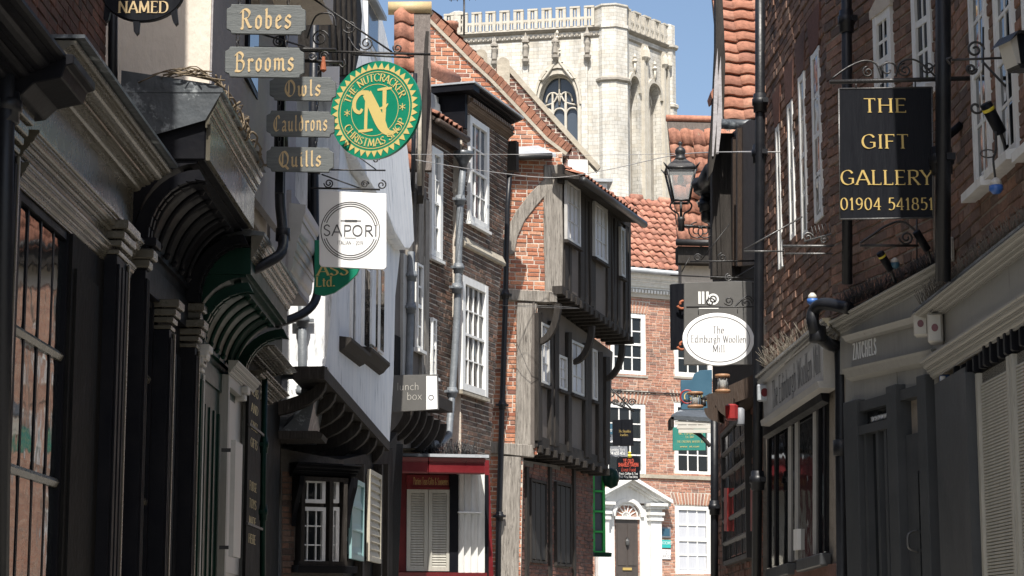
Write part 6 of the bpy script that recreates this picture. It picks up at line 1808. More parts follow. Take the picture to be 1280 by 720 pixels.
# camera-facing end and its tiles
YR = 23.2
fe1 = Fr(at(893, 150, YR).x, YR, 0)
b = B(fe1); b.prism(fe1.poly([(893,160),(960,160),(960,340),(893,340)]), .25, .5); b.build('end_wall', M['timber_black'], t1)
o = fe1.P(904, 156)
ph = R(58)
roof(fe1, t1, (o[0], -.1, o[1]), (1,0,0), (0, math.cos(ph), math.sin(ph)), 1.0, 2.4, M['pantile'], tw=.235, th=.19, wave=.014, jitter=.012)
b = B(fe1); b.tube([(o[0]-.04,-.17,o[1]-.03),(o[0]+.7,-.17,o[1]-.06)], .06, 8); b.tube(smooth([(o[0]+.3,-.17,o[1]-.05),(o[0]+.36,-.15,o[1]-.25),(o[0]+.52,-.05,o[1]-.4),(o[0]+.5,0,o[1]-1.1)],4), .05, 8); b.build('gutter', M['lead_dark'], t1)
vb = fe1.poly([(893,-30),(900,-30),(905,80),(903,150),(889,218),(884,226),(884,212),(889,150),(893,60)])
b = B(fe1); b.prism(vb, -.16, .06); b.build('bargeboard', M['timber_black'], t1)
for pts in ([(893,100),(897,60),(898,130),(892,195),(890,195)], [(898,95),(901,70),(903,150),(898,192),(895,192)]):
    b = B(fe1); b.prism(fe1.poly(pts, .18), -.18, -.12); b.build('plaster_strip', M['grey_and_shade_render'], t1)
b = B(fe1); p = fe1.poly([(893,110),(887,118),(889,126),(896,120)]); b.prism(p, -.1, .3); b.build('kneeler', M['pantile'], t1)
downpipe(fr1, 'drainpipe', 'stubby black gutter outlet at the corner of the dark timbered house', [(890,212),(883,224),(877,236)], .10, v=-.2, collars=[(880,231)])
downpipe(fr1, 'drainpipe', 'short black rain hopper pipe behind the lamp bracket', [(884,236),(883,252),(884,275)], .075, v=-.14, collars=[(884,256)])
# lower dark windows and brick slips
fr1b = Fr.two((2.46, 25.6), (2.40, 19.6))
P = fr1b.poly([(889,505),(950,500),(950,790),(889,790)])
b = B(fr1b); b.prism(P, .03, .6); b.build('shop_wall', M['mortar_dark'], t1)
bricks(fr1b, t1, P, [fr1b.poly([(908,520),(938,520),(938,700),(908,700)])], M['brick_plum'], v=.03, vis=(889,500,950,720), limit=200, proud=.012)
r = fr1b.rect(907,525,938,703); 
W = glazed(fr1b, t1, r[0], r[2], r[1], r[3], 4, [r[1]+(r[3]-r[1])*k/6 for k in range(1,6)], v=.0, bm='iron', bw=.02)
for x in (905, 938):
    p = fr1b.poly([(x,610),(x+4,610),(x+4,664),(x,664)], .06); b = B(fr1b); b.prism(p, -.06, -.02); b.build('red_trim', M['plastic_red'], t1)
# carved jetty beam with brackets
fj = Fr(at(916, 500, 20.6).x, 20.6, R(-20))
b = B(fj); b.prism(fj.poly([(886,496),(944,470),(946,496),(888,516)]), -.1, .6); b.build('jetty_beam', M['timber_brown'], t1)
for cx, cy, r_ in ((922,500,24),(903,512,17)):
    c = fj.P(cx, cy); m_ = fj.mpp(cx, cy)*r_
    b = B(fj); b.prism([(c[0], c[1])] + [(c[0]+m_*math.cos(math.pi+a*math.pi/20), c[1]+m_*math.sin(math.pi+a*math.pi/20)) for a in range(0,11)] , -.18-(.02 if cx<910 else 0), .05); b.build('curved_bracket', M['timber_brown'], t1)

# ================================================================== pipes on the right
downpipe(fr4, 'drainpipe', 'stout black downpipe at the joint of the two near right shops', [(1179,-60),(1179,120),(1179,352)], .046, v=-.16, collars=[(1177,200)])
downpipe(fr3, 'drainpipe', 'black downpipe between the two brick fronts, upper length', [(1058,-60),(1059,150),(1059,355)], .038, v=-.10, collars=[(1058,26)])
f_ = Fr(2.40, 15.0, 0)
o3 = [tuple(at(x, y, Y)) for x, y, Y in ((1062,385,14.4),(1030,380,14.6),(1018,388,14.7),(1016,402,14.7),(1022,418,14.75),(1036,430,14.8),(1046,434,14.9),(1051,448,14.9),(1052,560,14.9),(1054,770,14.9))]
t = T('drainpipe', 'thick black S-bend pipe curling round the cornice end and down the brick pier', 'drainpipe', f_)
b = B(gf); b.tube(smooth(o3, 5), .046, 10); b.build('pipe', M['pipe_black'], t)
for i in (4, 8):
    q = B(gf); p = o3[i]; q.lathe(p, [(.045,-.06),(.062,-.055),(.062,.055),(.045,.06)], 12); q.build('collar', M['pipe_black'], t)
downpipe(fr2, 'drainpipe', 'tall black downpipe at the far end of the red brick shop', [(950,-60),(950,200),(948,470),(945,780)], .043, v=-.12, collars=[(950,128),(949,192),(947,600)])
downpipe(fr1, 'drainpipe', 'black downpipe low beside the ship lantern beam', [(893,515),(893,640),(893,790)], .045, v=-.22, collars=[(893,634)])

# ================================================================== street lamp on its bracket
YL = 26.4
fl = Fr(at(851, 240, YL).x, YL, 0)
tl = T('street_lamp', 'black glazed street lantern on a wall bracket against the red roof', 'street lamp', fl, loc=(0,0,fl.P(851,288)[1]))
zz = lambda y: fl.P(851, y)[1]
m_ = fl.mpp(851, 240)
uc_ = fl.P(851, 240)[0]
# four glass panels, tapering down
wt, wb_, z1, z0 = 17.5*m_, 9.5*m_, zz(213), zz(252)
cr4 = lambda w_, z: [(uc_-w_,-w_,z),(uc_+w_,-w_,z),(uc_+w_,w_,z),(uc_-w_,w_,z)]
T4, B4 = cr4(wt, z1), cr4(wb_, z0)
for i in range(4):
    j = (i+1) % 4
    b = B(fl); b.add([B4[i],B4[j],T4[j],T4[i]],[(0,1,2,3)]); b.build('glass_pane', M['glass_clear'], tl)
b = B(fl)
for i in range(4):
    j = (i+1) % 4
    b.tube([B4[i],T4[i]], .016, 5); b.tube([B4[i],B4[j]], .018, 5); b.tube([T4[i],T4[j]], .022, 5)
    b.tube([T4[i], (T4[i][0]+(.05 if T4[i][0]>uc_ else -.05), T4[i][1]*1.2, T4[i][2]+.06)], .018, 5, r1=.006)
b.build('frame', M['iron'], tl)
b = B(fl)
s_ = lambda y: zz(y)-zz(213)
b.lathe((uc_,0,z1), [(wt*1.42,0),(wt*1.42,.02),(wt*1.15,s_(207)),(wt*.75,s_(203)),(wt*.62,s_(201))], 4)
b.build('roof', M['iron'], tl)
b = B(fl); b.lathe((uc_,0,z1), [(9*m_,s_(201)),(6*m_,s_(197)),(5.4*m_,s_(193)),(6.6*m_,s_(191)),(6.6*m_,s_(188)),(4.5*m_,s_(185)),(2*m_,s_(183.5)),(1.4*m_,s_(182)),(2.6*m_,s_(180)),(2.4*m_,s_(178.5)),(.5*m_,s_(176.5))], 12); b.build('finial', M['iron'], tl)
b = B(fl); b.lathe((uc_,0,z1-.06), [(.02,0),(.04,-.03),(.045,-.09),(.02,-.12)], 10); b.build('burner', M['plastic_white'], tl)
b = B(fl); b.tube([(uc_,0,zz(252)),(uc_,0,zz(272))], .02, 6); b.lathe((uc_,0,zz(271)), [(.03,0),(.05,-.02),(.05,-.05),(.04,-.07),(.045,zz(288)-zz(271)),(.02,zz(289)-zz(271))], 10); b.build('stem', M['iron'], tl)
for s in (-1, 1):
    b = B(fl); b.tube(smooth([(uc_+s*9*m_,0,zz(251)),(uc_+s*13*m_,0,zz(256)),(uc_+s*11*m_,0,zz(262)),(uc_+s*4*m_,0,zz(267)),(uc_+s*3*m_,0,zz(272))],5), .012, 5); b.build('scroll', M['iron'], tl)
b = B(fl); b.tube([(uc_,0,zz(282)),(fl.P(892,282)[0],.2,zz(281))], .02, 6)
b.tube(spiral((fl.P(872,287)[0],.1,zz(287)), .12, .03, math.pi/2, 1.6), .009, 5); b.tube(spiral((fl.P(881,287)[0],.1,zz(287)), .12, .03, math.pi/2, -1.6), .009, 5); b.build('bracket_arm', M['iron'], tl)
# ================================================================== hanging signs and their brackets
def sf(px, py, Y, deg=0.0):
    p = at(px, py, Y)
    return Fr(p.x, Y, R(deg), 0)

def arm_bracket(name, label, fr, bars, scrolls=(), m='iron', r=.012, extra=(), v=0.0):
    pts = [p for bb in bars for p in bb[:2]]
    u, z = fr.P(*pts[0])
    t = T(name, label, 'sign bracket', fr, loc=(u, v, z))
    for bb in bars:
        rr = bb[2] if len(bb) > 2 else r
        A, C = fr.P(*bb[0]), fr.P(*bb[1])
        b = B(fr); b.tube([(A[0],v,A[1]),(C[0],v,C[1])], rr, 6); b.build('bar', M[m], t)
    for s in scrolls:
        cx, cy, rad, a0, turns = s
        c = fr.P(cx, cy); k = fr.mpp(cx, cy)*rad
        b = B(fr); b.tube(spiral((c[0], v, c[1]), k, k*.22, R(a0), turns), r*.62, 5); b.build('scroll', M[m], t)
    for e in extra:
        P = [(fr.P(*p)[0], v, fr.P(*p)[1]) for p in e]
        b = B(fr); b.tube(smooth(P, 5), r*.7, 5); b.build('curve', M[m], t)
    return t

def links(fr, par, x, y0, y1, m='iron', v=0):
    A, C = fr.P(x, y0), fr.P(x, y1)
    n = max(2, int((A[1]-C[1])/.05))
    for i in range(n):
        z = C[1] + (A[1]-C[1])*(i+.5)/n; h = (A[1]-C[1])/n*.62
        b = B(fr)
        ring = [(A[0]+.012*math.cos(a*math.pi/4)*(1 if i % 2 else .4), v+.012*math.cos(a*math.pi/4)*(0 if i % 2 else 1), z+h*math.sin(a*math.pi/4)) for a in range(8)]
        b.tube(ring, .0035, 4, True); b.build('link', M[m], par)

def notched(fr, x0, y0, x1, y1, c=7, sk=0):
    P = [(x0+c,y0),(x1-c,y0+sk),(x1-c+1,y0+c*.6+sk),(x1,y0+c+sk),(x1,y1-c+sk),(x1-c+1,y1-c*.6+sk),(x1-c,y1+sk),(x0+c,y1),(x0+c-1,y1-c*.6),(x0,y1-c),(x0,y0+c),(x0+c-1,y0+c*.6)]
    return fr.poly(P)

# five wooden word boards
for (wd, x0, y0, x1, y1, Y, lab, hk) in (('Robes',283,5,382,42,13.6,'dark wooden board lettered Robes, topmost of the five word boards',.66), ('Brooms',281,58,380,96,13.6,'dark wooden board lettered Brooms, hung below the Robes board',.62),
        ('Owls',337,95,420,125,16.8,'dark wooden board lettered Owls, half in shade',.66), ('Cauldrons',333,138,418,170,16.8,'dark wooden board lettered Cauldrons, half in shade',.60), ('Quills',333,183,417,214,16.8,'dark wooden board lettered Quills, lowest of the word boards',.62)):
    fr = sf((x0+x1)/2, (y0+y1)/2, Y, -4)
    t = bolt_board(fr, 'word_board', lab, 'sign', notched(fr, x0, y0, x1, y1, 6, 1.5), M['board_wood'], .025, group='wooden word boards hung in two columns')
    c = fr.P((x0+x1)/2, (y0+y1)/2)
    h = fr.mpp((x0+x1)/2, (y0+y1)/2)*(y1-y0)*hk
    wpx = {'Robes': 62, 'Brooms': 72, 'Owls': 44, 'Cauldrons': 66, 'Quills': 52}[wd]
    write(fr, t, wd, M['ochre'], c[0], c[1], h, 'black', v=-.003, width=fr.mpp(x0, y0)*wpx, track=.14)
    if wd in ('Brooms', 'Cauldrons', 'Quills', 'Robes', 'Owls'):
        gap = {'Robes': (-14, 5), 'Brooms': (42, 59), 'Owls': (82, 96), 'Cauldrons': (125, 139), 'Quills': (170, 184)}[wd]
        for x in (x0+16, x1-22): links(fr, t, x, gap[0], gap[1], v=.012)
f_ = sf(352, 120, 16.83, -4)
arm_bracket('sign_bracket', 'black iron bracket holding the Owls board beside the shaded wall', f_, [((318,60),(420,62),.014),((318,40),(400,64),.008)], [(348,52,7,90,1.6),(390,70,6,0,-1.4)])
f_ = sf(345, 120, 16.95, -4)
b = B(f_); r = f_.rect(346, 20, 355, 240); b.box(r[0], r[2], .02, .07, r[1], r[3]); o = b.build('sign_post', M['board_black']); tag(o, 'dark upright post behind the lower word boards', 'post')

# cauldron sign
fc = sf(178, 10, 12.4)
def el(fr, cx, cy, rx, ry, n=40, a0=0, a1=360):
    c = fr.P(cx, cy); m_ = fr.mpp(cx, cy)
    return [(c[0]+rx*m_*math.cos(R(a0+(a1-a0)*i/n)), c[1]+ry*m_*math.sin(R(a0+(a1-a0)*i/n))) for i in range(n if a1-a0 == 360 else n+1)]
tc = bolt_board(fc, 'cauldron_sign', 'round black cauldron shaped sign cut by the top edge, lettered NAMED', 'sign', el(fc, 178, -12, 50, 38), M['board_black'], .05)
for x, y, dx in ((170,24,0),(215,12,4),(136,8,-4)):
    p = fc.poly([(x-5,y-8),(x+5,y-8),(x+3+dx,y+16),(x+dx,y+19),(x-3+dx,y+15)]); b = B(fc); b.prism(p, .005, .045); b.build('foot', M['board_black'], tc)
c = fc.P(179, 9); write(fc, tc, 'NAMED', M['ochre'], c[0], c[1]-.0, fc.mpp(179,9)*14, 'serifbold', v=-.004, width=fc.mpp(179,9)*60)
c2 = fc.P(179,-12); write(fc, tc, 'NOT BE', M['ochre'], c2[0], c2[1], fc.mpp(179,9)*12, 'serifbold', v=-.004, width=fc.mpp(179,9)*52)

# nutcracker sign
YN = 18.0
fn = sf(468, 137, YN, -24)
c = fn.P(468.5, 137.5); mz = fn.mpp(468, 137); rz = 61*mz
tn = T('shop_sign', 'round green and gold sign with a big N and a saw-toothed rim', 'sign', fn, loc=(c[0], 0, c[1]-rz))
def disc(fr, c, r, v0, v1, n=56): 
    b = B(fr); b.prism([(c[0]+r*math.cos(i/n*2*math.pi), c[1]+r*math.sin(i/n*2*math.pi)) for i in range(n)], v0, v1); return b
disc(fn, c, rz, 0, .04).build('board', M['bright_green'], tn)
me = bpy.data.meshes.new('tooth')
NT = 40
me.from_pydata([(-rz*.070,-.0035,rz*.83),(rz*.070,-.0035,rz*.83),(0,-.0035,rz*.965),(-rz*.070,0,rz*.83),(rz*.070,0,rz*.83),(0,0,rz*.965)],[],[(0,1,2),(0,3,4,1),(1,4,5,2),(2,5,3,0)]); me.materials.append(M['gold_pale'])
for i in range(NT): inst('tooth', me, fn, (c[0], 0, c[1]), (1,1,1), tn, rot=Matrix.Rotation(i*2*math.pi/NT, 4, 'Y'))
def annulus(fr, c, r0, r1, v, n=56):
    b = B(fr)
    ri = [(c[0]+r0*math.cos(i/n*2*math.pi), v, c[1]+r0*math.sin(i/n*2*math.pi)) for i in range(n)]
    ro = [(c[0]+r1*math.cos(i/n*2*math.pi), v, c[1]+r1*math.sin(i/n*2*math.pi)) for i in range(n)]
    b.add(ri+ro, [(i, (i+1)%n, (i+1)%n+n, i+n) for i in range(n)]); return b
annulus(fn, c, rz*.775, rz*.79, -.0025).build('rim_ring', M['gold_pale'], tn)
annulus(fn, c, rz*.52, rz*.532, -.0025).build('rim_ring', M['gold_pale'], tn)
write(fn, tn, 'THE NUTCRACKER', M['gold_pale'], c[0], c[1], rz*.15, 'serifbold', v=-.004, arc=(rz*.665, math.pi/2, 1), track=.07)
write(fn, tn, 'CHRISTMAS SHOP', M['gold_pale'], c[0], c[1], rz*.15, 'serifbold', v=-.004, arc=(rz*.665, -math.pi/2, -1), track=.07)
for s in (-1, 1): write(fn, tn, '*', M['gold_pale'], c[0]+s*rz*.62, c[1], rz*.16, 'sans', v=-.004)
# the great N with its swash
b = B(fn)
def ribbon(b, pts, ws, v):
    L_ = []
    for i, p in enumerate(pts):
        a, q = pts[max(0,i-1)], pts[min(len(pts)-1,i+1)]
        d = math.hypot(q[0]-a[0], q[1]-a[1]) or 1
        nx, ny = -(q[1]-a[1])/d, (q[0]-a[0])/d
        L_.append(((p[0]+nx*ws[i], v, p[1]+ny*ws[i]), (p[0]-nx*ws[i], v, p[1]-ny*ws[i])))
    for i in range(len(pts)-1): b.add([L_[i][0], L_[i+1][0], L_[i+1][1], L_[i][1]], [(0,1,2,3)])
S = lambda x, z: (c[0]+x*rz, c[1]+z*rz)
def rib(pts, w0, v):
    P = smooth([S(x, z) for x, z in [(p[0],p[1]) for p in pts]], 6)
    W_ = smooth([(p[2]*rz, 0) for p in pts], 6)
    ribbon(b, P, [w[0] for w in W_], v)
rib([(-.20,-.40,.035),(-.19,.0,.035),(-.17,.32,.04)], 0, -.0032)
rib([(-.36,-.40,.025),(-.20,-.405,.03),(-.04,-.40,.02)], 0, -.0033)
rib([(-.18,.36,.10),(-.02,.05,.11),(.14,-.28,.11),(.26,-.46,.07),(.42,-.50,.035),(.56,-.42,.01)], 0, -.0036)
rib([(.22,.40,.045),(.215,.0,.04),(.20,-.30,.04)], 0, -.0034)
rib([(.06,.405,.02),(.22,.41,.03),(.38,.41,.02)], 0, -.0037)
rib([(.10,.02,.012),(.215,.03,.035),(.30,.10,.01)], 0, -.0038)
rib([(-.14,.36,.05),(-.32,.38,.045),(-.45,.24,.045),(-.45,.06,.04),(-.34,-.02,.035),(-.28,.05,.03)], 0, -.0035)
b.build('monogram', M['gold_pale'], tn)
fnb = sf(450, 66, YN, -8)
arm_bracket('sign_bracket', 'scrolled iron bracket with a long stay holding the round green sign', fnb, [((375,63.5),(538,68),.012),((440,68),(513,72),.010),((385,-6),(490,65),.009),((425,0),(425,0.5),.001)], [(400,48,11,0,1.7),(458,54,9,180,1.6),(497,60,6,150,1.5),(437,33,9,200,1.3)], extra=[[(384,48),(395,20),(415,18),(420,34)],[(435,46),(446,62),(458,64)]])
fnb2 = sf(405, 80, YN-.3, -8)
arm_bracket('sign_bracket', 'shorter iron arm with a rusty hook below the long scrolled bracket', fnb2, [((380,76),(428,78),.016)], [(405,70,6,0,1.5)], extra=[[(424,80),(428,84),(432,80),(430,74)]])
b = B(fnb2); u, z = fnb2.P(405, 80); b.lathe((u, -.02, z), [(.008,-.08),(.028,-.06),(.02,.0),(.014,.06)], 8); o = b.build('sign_hook', M['rust']); tag(o, 'small rusty orange hook on the short iron arm', 'hook')
fnn = sf(412, 98, 20.9); b = B(fnn); r = fnn.rect(402, 83, 424, 112); b.box(r[0], r[2], 0, .03, r[1], r[3]); o = b.build('notice_board', M['board_white']); tag(o, 'small white panel showing behind the Owls board', 'sign')

# white square sign with the ringed name
YS = 19.6
fsn = sf(441, 288, YS, 3)
ts = bolt_board(fsn, 'shop_sign', 'square white sign with a triple ring around its thin lettering', 'sign', fsn.poly([(399,238),(483,242),(483,334),(480,337),(476,337),(402,333),(399,330)]), M['board_white'], .03)
c = fsn.P(438, 288.5); m_ = fsn.mpp(438, 288)
sapori_r = 36
for rr in (36, 33.6, 30.8):
    n = 60
    b = B(fsn)
    for i in range(n):
        a0, a1 = i/n*2*math.pi, (i+1)/n*2*math.pi
        am = math.degrees((a0+a1)/2) % 360
        if rr < 35 and (am < 13 or am > 342 or 165 < am < 198): continue
        if rr >= 35 and False: continue
        w_ = .55
        b.add([(c[0]+(rr-w_)*m_*math.cos(a0), -.0025, c[1]+(rr-w_)*m_*math.sin(a0)), (c[0]+(rr+w_)*m_*math.cos(a0), -.0025, c[1]+(rr+w_)*m_*math.sin(a0)), (c[0]+(rr+w_)*m_*math.cos(a1), -.0025, c[1]+(rr+w_)*m_*math.sin(a1)), (c[0]+(rr-w_)*m_*math.cos(a1), -.0025, c[1]+(rr-w_)*m_*math.sin(a1))], [(0,1,2,3)])
    b.build('ring', M['ink_grey'], ts)
write(fsn, ts, 'SAPORI', M['ink_grey'], c[0], c[1]+.3*m_, 13*m_, 'sans', v=-.004, width=66*m_, track=.16)
write(fsn, ts, 'ITALIAN - 2019', M['ink_grey'], c[0], c[1]-15*m_, 4.3*m_, 'sans', v=-.004, width=31*m_)
b = B(fsn); b.box(c[0]-7*m_, c[0]+8*m_, -.004, -.001, c[1]+11.2*m_, c[1]+13.8*m_); b.box(c[0]-12*m_, c[0]+13*m_, -.0035, -.001, c[1]+12*m_, c[1]+13*m_); b.box(c[0]-7*m_, c[0]+7*m_, -.003, -.001, c[1]-9.2*m_, c[1]-8.7*m_); b.build('rolling_pin', M['ink_grey'], ts)
arm_bracket('sign_bracket', 'iron bracket with three curls above the square white sign', sf(441, 230, YS, 3), [((385,212),(482,213),.008),((388,235),(475,237),.010),((402,218),(452,236),.007),((440,190),(470,212),.006)], [(411,229,6,180,1.7),(456,230,5,0,1.7),(477,231,6,90,-1.4),(470,200,4,0,1.3)])
# green pointed sign behind it
YG_ = 20.6
fgs = sf(410, 350, YG_, -6)
tg = bolt_board(fgs, 'shop_sign', 'pointed green sign mostly hidden behind the square white sign', 'sign', fgs.poly([(393,300),(450,300),(451,332),(446,343),(434,355),(418,366),(404,370),(393,367)]), M['bright_green'], .03)
p1, p2 = fgs.P(409, 337.5), fgs.P(404, 352)
k = fgs.mpp(410, 340)
write(fgs, tg, 'ASS', M['gold_pale'], fgs.P(416,337)[0], p1[1], 13*k, 'serifbold', v=-.004, width=38*k)
write(fgs, tg, 'Ltd.', M['gold_pale'], fgs.P(407,352)[0], p2[1], 12*k, 'serifbold', v=-.004, width=24*k)
# lunch box
fl_ = sf(519, 491, 30.4, -10)
tl_ = bolt_board(fl_, 'shop_sign', 'grey projecting sign with a pale end panel lettered lunch box', 'sign', fl_.poly([(490,469),(547,468),(548,512),(491,515)]), M['board_grey'], .05)
b = B(fl_); b.prism(fl_.poly([(533,470),(546,470),(547,511),(533,512)]), -.006, .0); b.build('end_panel', M['board_white'], tl_)
k = fl_.mpp(515, 490)
for wd, x, y in (('lunch', 510, 483), ('box', 518, 495)):
    q = fl_.P(x, y); write(fl_, tl_, wd, M['plastic_white'], q[0], q[1], 9*k, 'thin', v=-.004, width=(28 if wd == 'lunch' else 19)*k)
q = fl_.P(539, 497); annulus(fl_, q, .030, .042, -.009, 20).build('emblem', M['ink_grey'], tl_)

# gift gallery board
YGG = 12.0
fgg = sf(1107, 190, YGG)
tgg = bolt_board(fgg, 'shop_sign', 'tall black hanging board with gold capitals and a telephone number', 'sign', fgg.poly([(1048.5,111),(1165,109),(1166.5,272),(1050,274)]), M['board_black'], .03)
k = fgg.mpp(1107, 190)
for s_, x, y, hh_, wd in (('THE',1106,132,17,52),('GIFT',1106,177,17,57),('GALLERY',1108,222,17.5,112),('01904 541851',1108.5,255,14.5,113)):
    q = fgg.P(x, y); write(fgg, tgg, s_, M['gold'], q[0], q[1], hh_*k, 'roman', v=-.004, width=wd*k, track=.13)
b = B(fgg)
P = fgg.poly([(1048.5,111),(1165,109),(1166.5,272),(1050,274)])
for i in range(4):
    A, C = P[i], P[(i+1) % 4]; b.tube([(A[0],.0,A[1]),(C[0],.0,C[1])], .005, 4)
b.build('edge_trim', M['iron_bright'], tgg)
arm_bracket('sign_bracket', 'heavy black iron bar with scrollwork carrying the tall black board', sf(1134, 100, YGG), [((1037,102.5),(1230,97.5),.014),((1070,103),(1070,111),.005),((1144,100),(1144,110),.005)],
    [(1110,87,11,0,1.0),(1131,88,9,90,1.6),(1085,90,7,90,1.5),(1160,84,8,180,1.4)], extra=[[(1040,98),(1060,84),(1080,76),(1095,80),(1102,96)],[(1120,96),(1124,80),(1136,74),(1150,78),(1170,96)],[(1160,88),(1168,82),(1180,76),(1188,74)]], m='iron', r=.009)
arm_bracket('sign_bracket', 'fine scrolled bracket high on the near right wall above the floodlight', sf(1230, 75, 11.2), [((1190,75),(1262,72),.007),((1229,34),(1229,94),.006),((1229,78),(1272,124),.007)], [(1219,62,11,0,1.4),(1214,86,7,0,-1.7),(1220,134,9,0,-1.0)], extra=[[(1188,80),(1184,74),(1190,72)]])
arm_bracket('sign_bracket', 'pale twisted iron bracket with a comb of bird spikes', sf(1025, 300, 15.0), [((978,307.5),(1072,307.5),.010),((982,317),(1072,317),.007),((1005,302),(1108,273),.008),((930,314),(980,314),.006),((930,312),(1003,271),.006)],
    [(1010,297,7,0,1.5),(1066,297,9,180,1.6),(1030,300,5,0,1.5)], m='iron_bright', r=.009)
fcmb = sf(1025, 300, 15.0)
b = B(fcmb)
for i in range(12):
    x = 1018+i*4.2; A, C = fcmb.P(x, 298-(x-1018)*.28), fcmb.P(x-4+i*.2, 283-(x-1018)*.22); b.tube([(A[0],0,A[1]),(C[0],0,C[1])], .003, 3)
o = b.build('spike_comb', M['iron_bright']); tag(o, 'row of pale anti-bird spikes on the twisted bracket', 'bird spikes'); o['kind'] = 'stuff'
arm_bracket('sign_bracket', 'dark bracket with a twisted stay under the black hanging board', sf(1110, 300, 13.4), [((1075,307),(1148,307),.009),((1146,274),(1146,325),.006)], [(1133,297,9,180,1.6)], extra=[[(1075,304),(1090,294),(1108,282),(1128,277),(1146,290)]])

# woollen mill oval, grey logo board and the dark board behind
YW = 19.0
fw = sf(898, 424, YW, 2)
tw_ = bolt_board(fw, 'shop_sign', 'white oval sign with thin grey serif lettering and a grey line inside its rim', 'sign', el(fw, 898, 424, 44.5, 33, 56), M['board_white'], .04)
c = fw.P(898, 424); m_ = fw.mpp(898, 424)
b = B(fw); n = 64
for i in range(n):
    a0, a1 = i/n*2*math.pi, (i+1)/n*2*math.pi
    P = []
    for a, k in ((a0,.965),(a0,.985),(a1,.985),(a1,.965)): P.append((c[0]+40*k*m_*math.cos(a), -.003, c[1]+29*k*m_*math.sin(a)))
    b.add(P, [(0,1,2,3)])
b.build('rim_line', M['ink_grey'], tw_)
for s_, dy, wd in (('The',12,14),('Edinburgh Woollen',.5,68),('Mill',-11.5,15)):
    write(fw, tw_, s_, M['ink_grey'], c[0], c[1]+dy*m_, 8.5*m_, 'serif', v=-.004, width=wd*m_, track=.12)
fwb = sf(912, 384, YW, 2)
arm_bracket('sign_bracket', 'spear tipped scrolled bracket carrying the white oval sign', fwb, [((858,384),(990,383),.009),((873,384),(873,394),.004),((922,384),(922,392),.004)], [(911,376,6,200,1.5),(933,379,7,0,1.6),(888,378,6,0,1.3)], extra=[[(918,384),(928,374),(936,370),(942,376)]])
fb2 = sf(897, 400, 20.4, 0)
tb2 = bolt_board(fb2, 'shop_sign', 'grey board with a white striped logo behind the white oval', 'sign', fb2.poly([(855,353),(940,351),(940,456),(855,456)]), M['board_grey'], .05)
k = fb2.mpp(885, 372)
b = B(fb2)
for x in (874.5, 879, 884.5):
    u, z0 = fb2.P(x, 380); _, z1 = fb2.P(x, 364.5); b.box(u-1.5*k, u+1.5*k, -.004, 0, z0, z1)
q = fb2.P(891.5, 374)
for r0, r1 in ((4.6*k, 7*k), (0.6*k, 2.6*k)):
    n = 24
    ri = [(q[0]+r0*math.cos(i/n*2*math.pi), -.004, q[1]+r0*math.sin(i/n*2*math.pi)) for i in range(n)]
    ro = [(q[0]+r1*math.cos(i/n*2*math.pi), -.004, q[1]+r1*math.sin(i/n*2*math.pi)) for i in range(n)]
    b.add(ri+ro, [(i, (i+1)%n, (i+1)%n+n, i+n) for i in range(n)])
b.build('logo', M['ink_white'], tb2)
q = fb2.P(885, 385.5); b = B(fb2); b.box(q[0]-12*k, q[0]+13*k, -.003, 0, q[1]-.6*k, q[1]+.5*k); b.build('strapline', M['ink_white'], tb2)
fb3 = sf(848, 395, 21.0, 12)
tb3 = bolt_board(fb3, 'shop_sign', 'narrow black board seen behind the grey logo board', 'sign', fb3.poly([(839,355),(858,354),(858,436),(840,437)]), M['board_black'], .06)
for x, y in ((851, 381), (851, 432)):
    u, z = fb3.P(x, y); b = B(fb3); b.tube(spiral((u, -.05, z), .055, .02, R(200), 1.0), .014, 6); b.build('red_hook', M['rust'], tb3)
arm_bracket('sign_bracket', 'plain iron bars with a stay above the grey logo board', sf(905, 335, 21.3), [((862,327),(945,326),.010),((838,344),(985,350),.008),((852,340),(862,322),.006),((876,326),(912,280),.006)], [(872,322,5,0,1.5),(903,322,6,90,1.6)], m='iron')
arm_bracket('sign_bracket', 'slim pale spear bracket with a fleur end under the lamp', sf(900, 350, 21.5), [((915,349),(970,318),.006),((908,351),(976,354),.006)], [(911,347,5,90,1.6)], m='iron_bright')

# far signs near the town house
def plain_sign(name, label, pts, Y, m, lines, deg=0, th=.04, group=None, style='sans', edge=None):
    xs = [p[0] for p in pts]; ys = [p[1] for p in pts]
    fr = sf(sum(xs)/len(xs), sum(ys)/len(ys), Y, deg)
    t = bolt_board(fr, name, label, 'sign', fr.poly(pts), M[m], th)
    k = fr.mpp(xs[0], ys[0])
    for (s_, x, y, h_, wd, mm, st) in lines:
        q = fr.P(x, y); write(fr, t, s_, M[mm], q[0], q[1], h_*k, st, v=-.006, width=wd*k)
    return fr, t
plain_sign('tavern_sign', 'black cornered tavern board with orange and white lettering above the white doorway', [(774,571),(797,571),(800,574),(800,597),(797,600),(774,600),(771,597),(771,574)], 50, 'board_black', [('YE OLD',785.5,576,4.2,13,'ink_red','bold'),('SHAMBLES TAVERN',785.5,581,4,25,'ink_red','bold'),('Great Food',785.5,587,4.5,18,'ink_red','script'),('Fresh Coffee & Tea',785.5,592,2.8,23,'ink_white','sans'),('Real Ales, Fine Wine',785.5,596,2.8,23,'ink_white','sans')])
fy = sf(787, 569, 50)
b = B(fy); u, z = fy.P(787, 571); b.lathe((u, .02, z), [(.05,-.02),(.07,.02),(.03,.06),(.05,.10),(.01,.13)], 8); o = b.build('gilt_finial', M['yellow']); tag(o, 'yellow knob on top of the black tavern board', 'ornament')
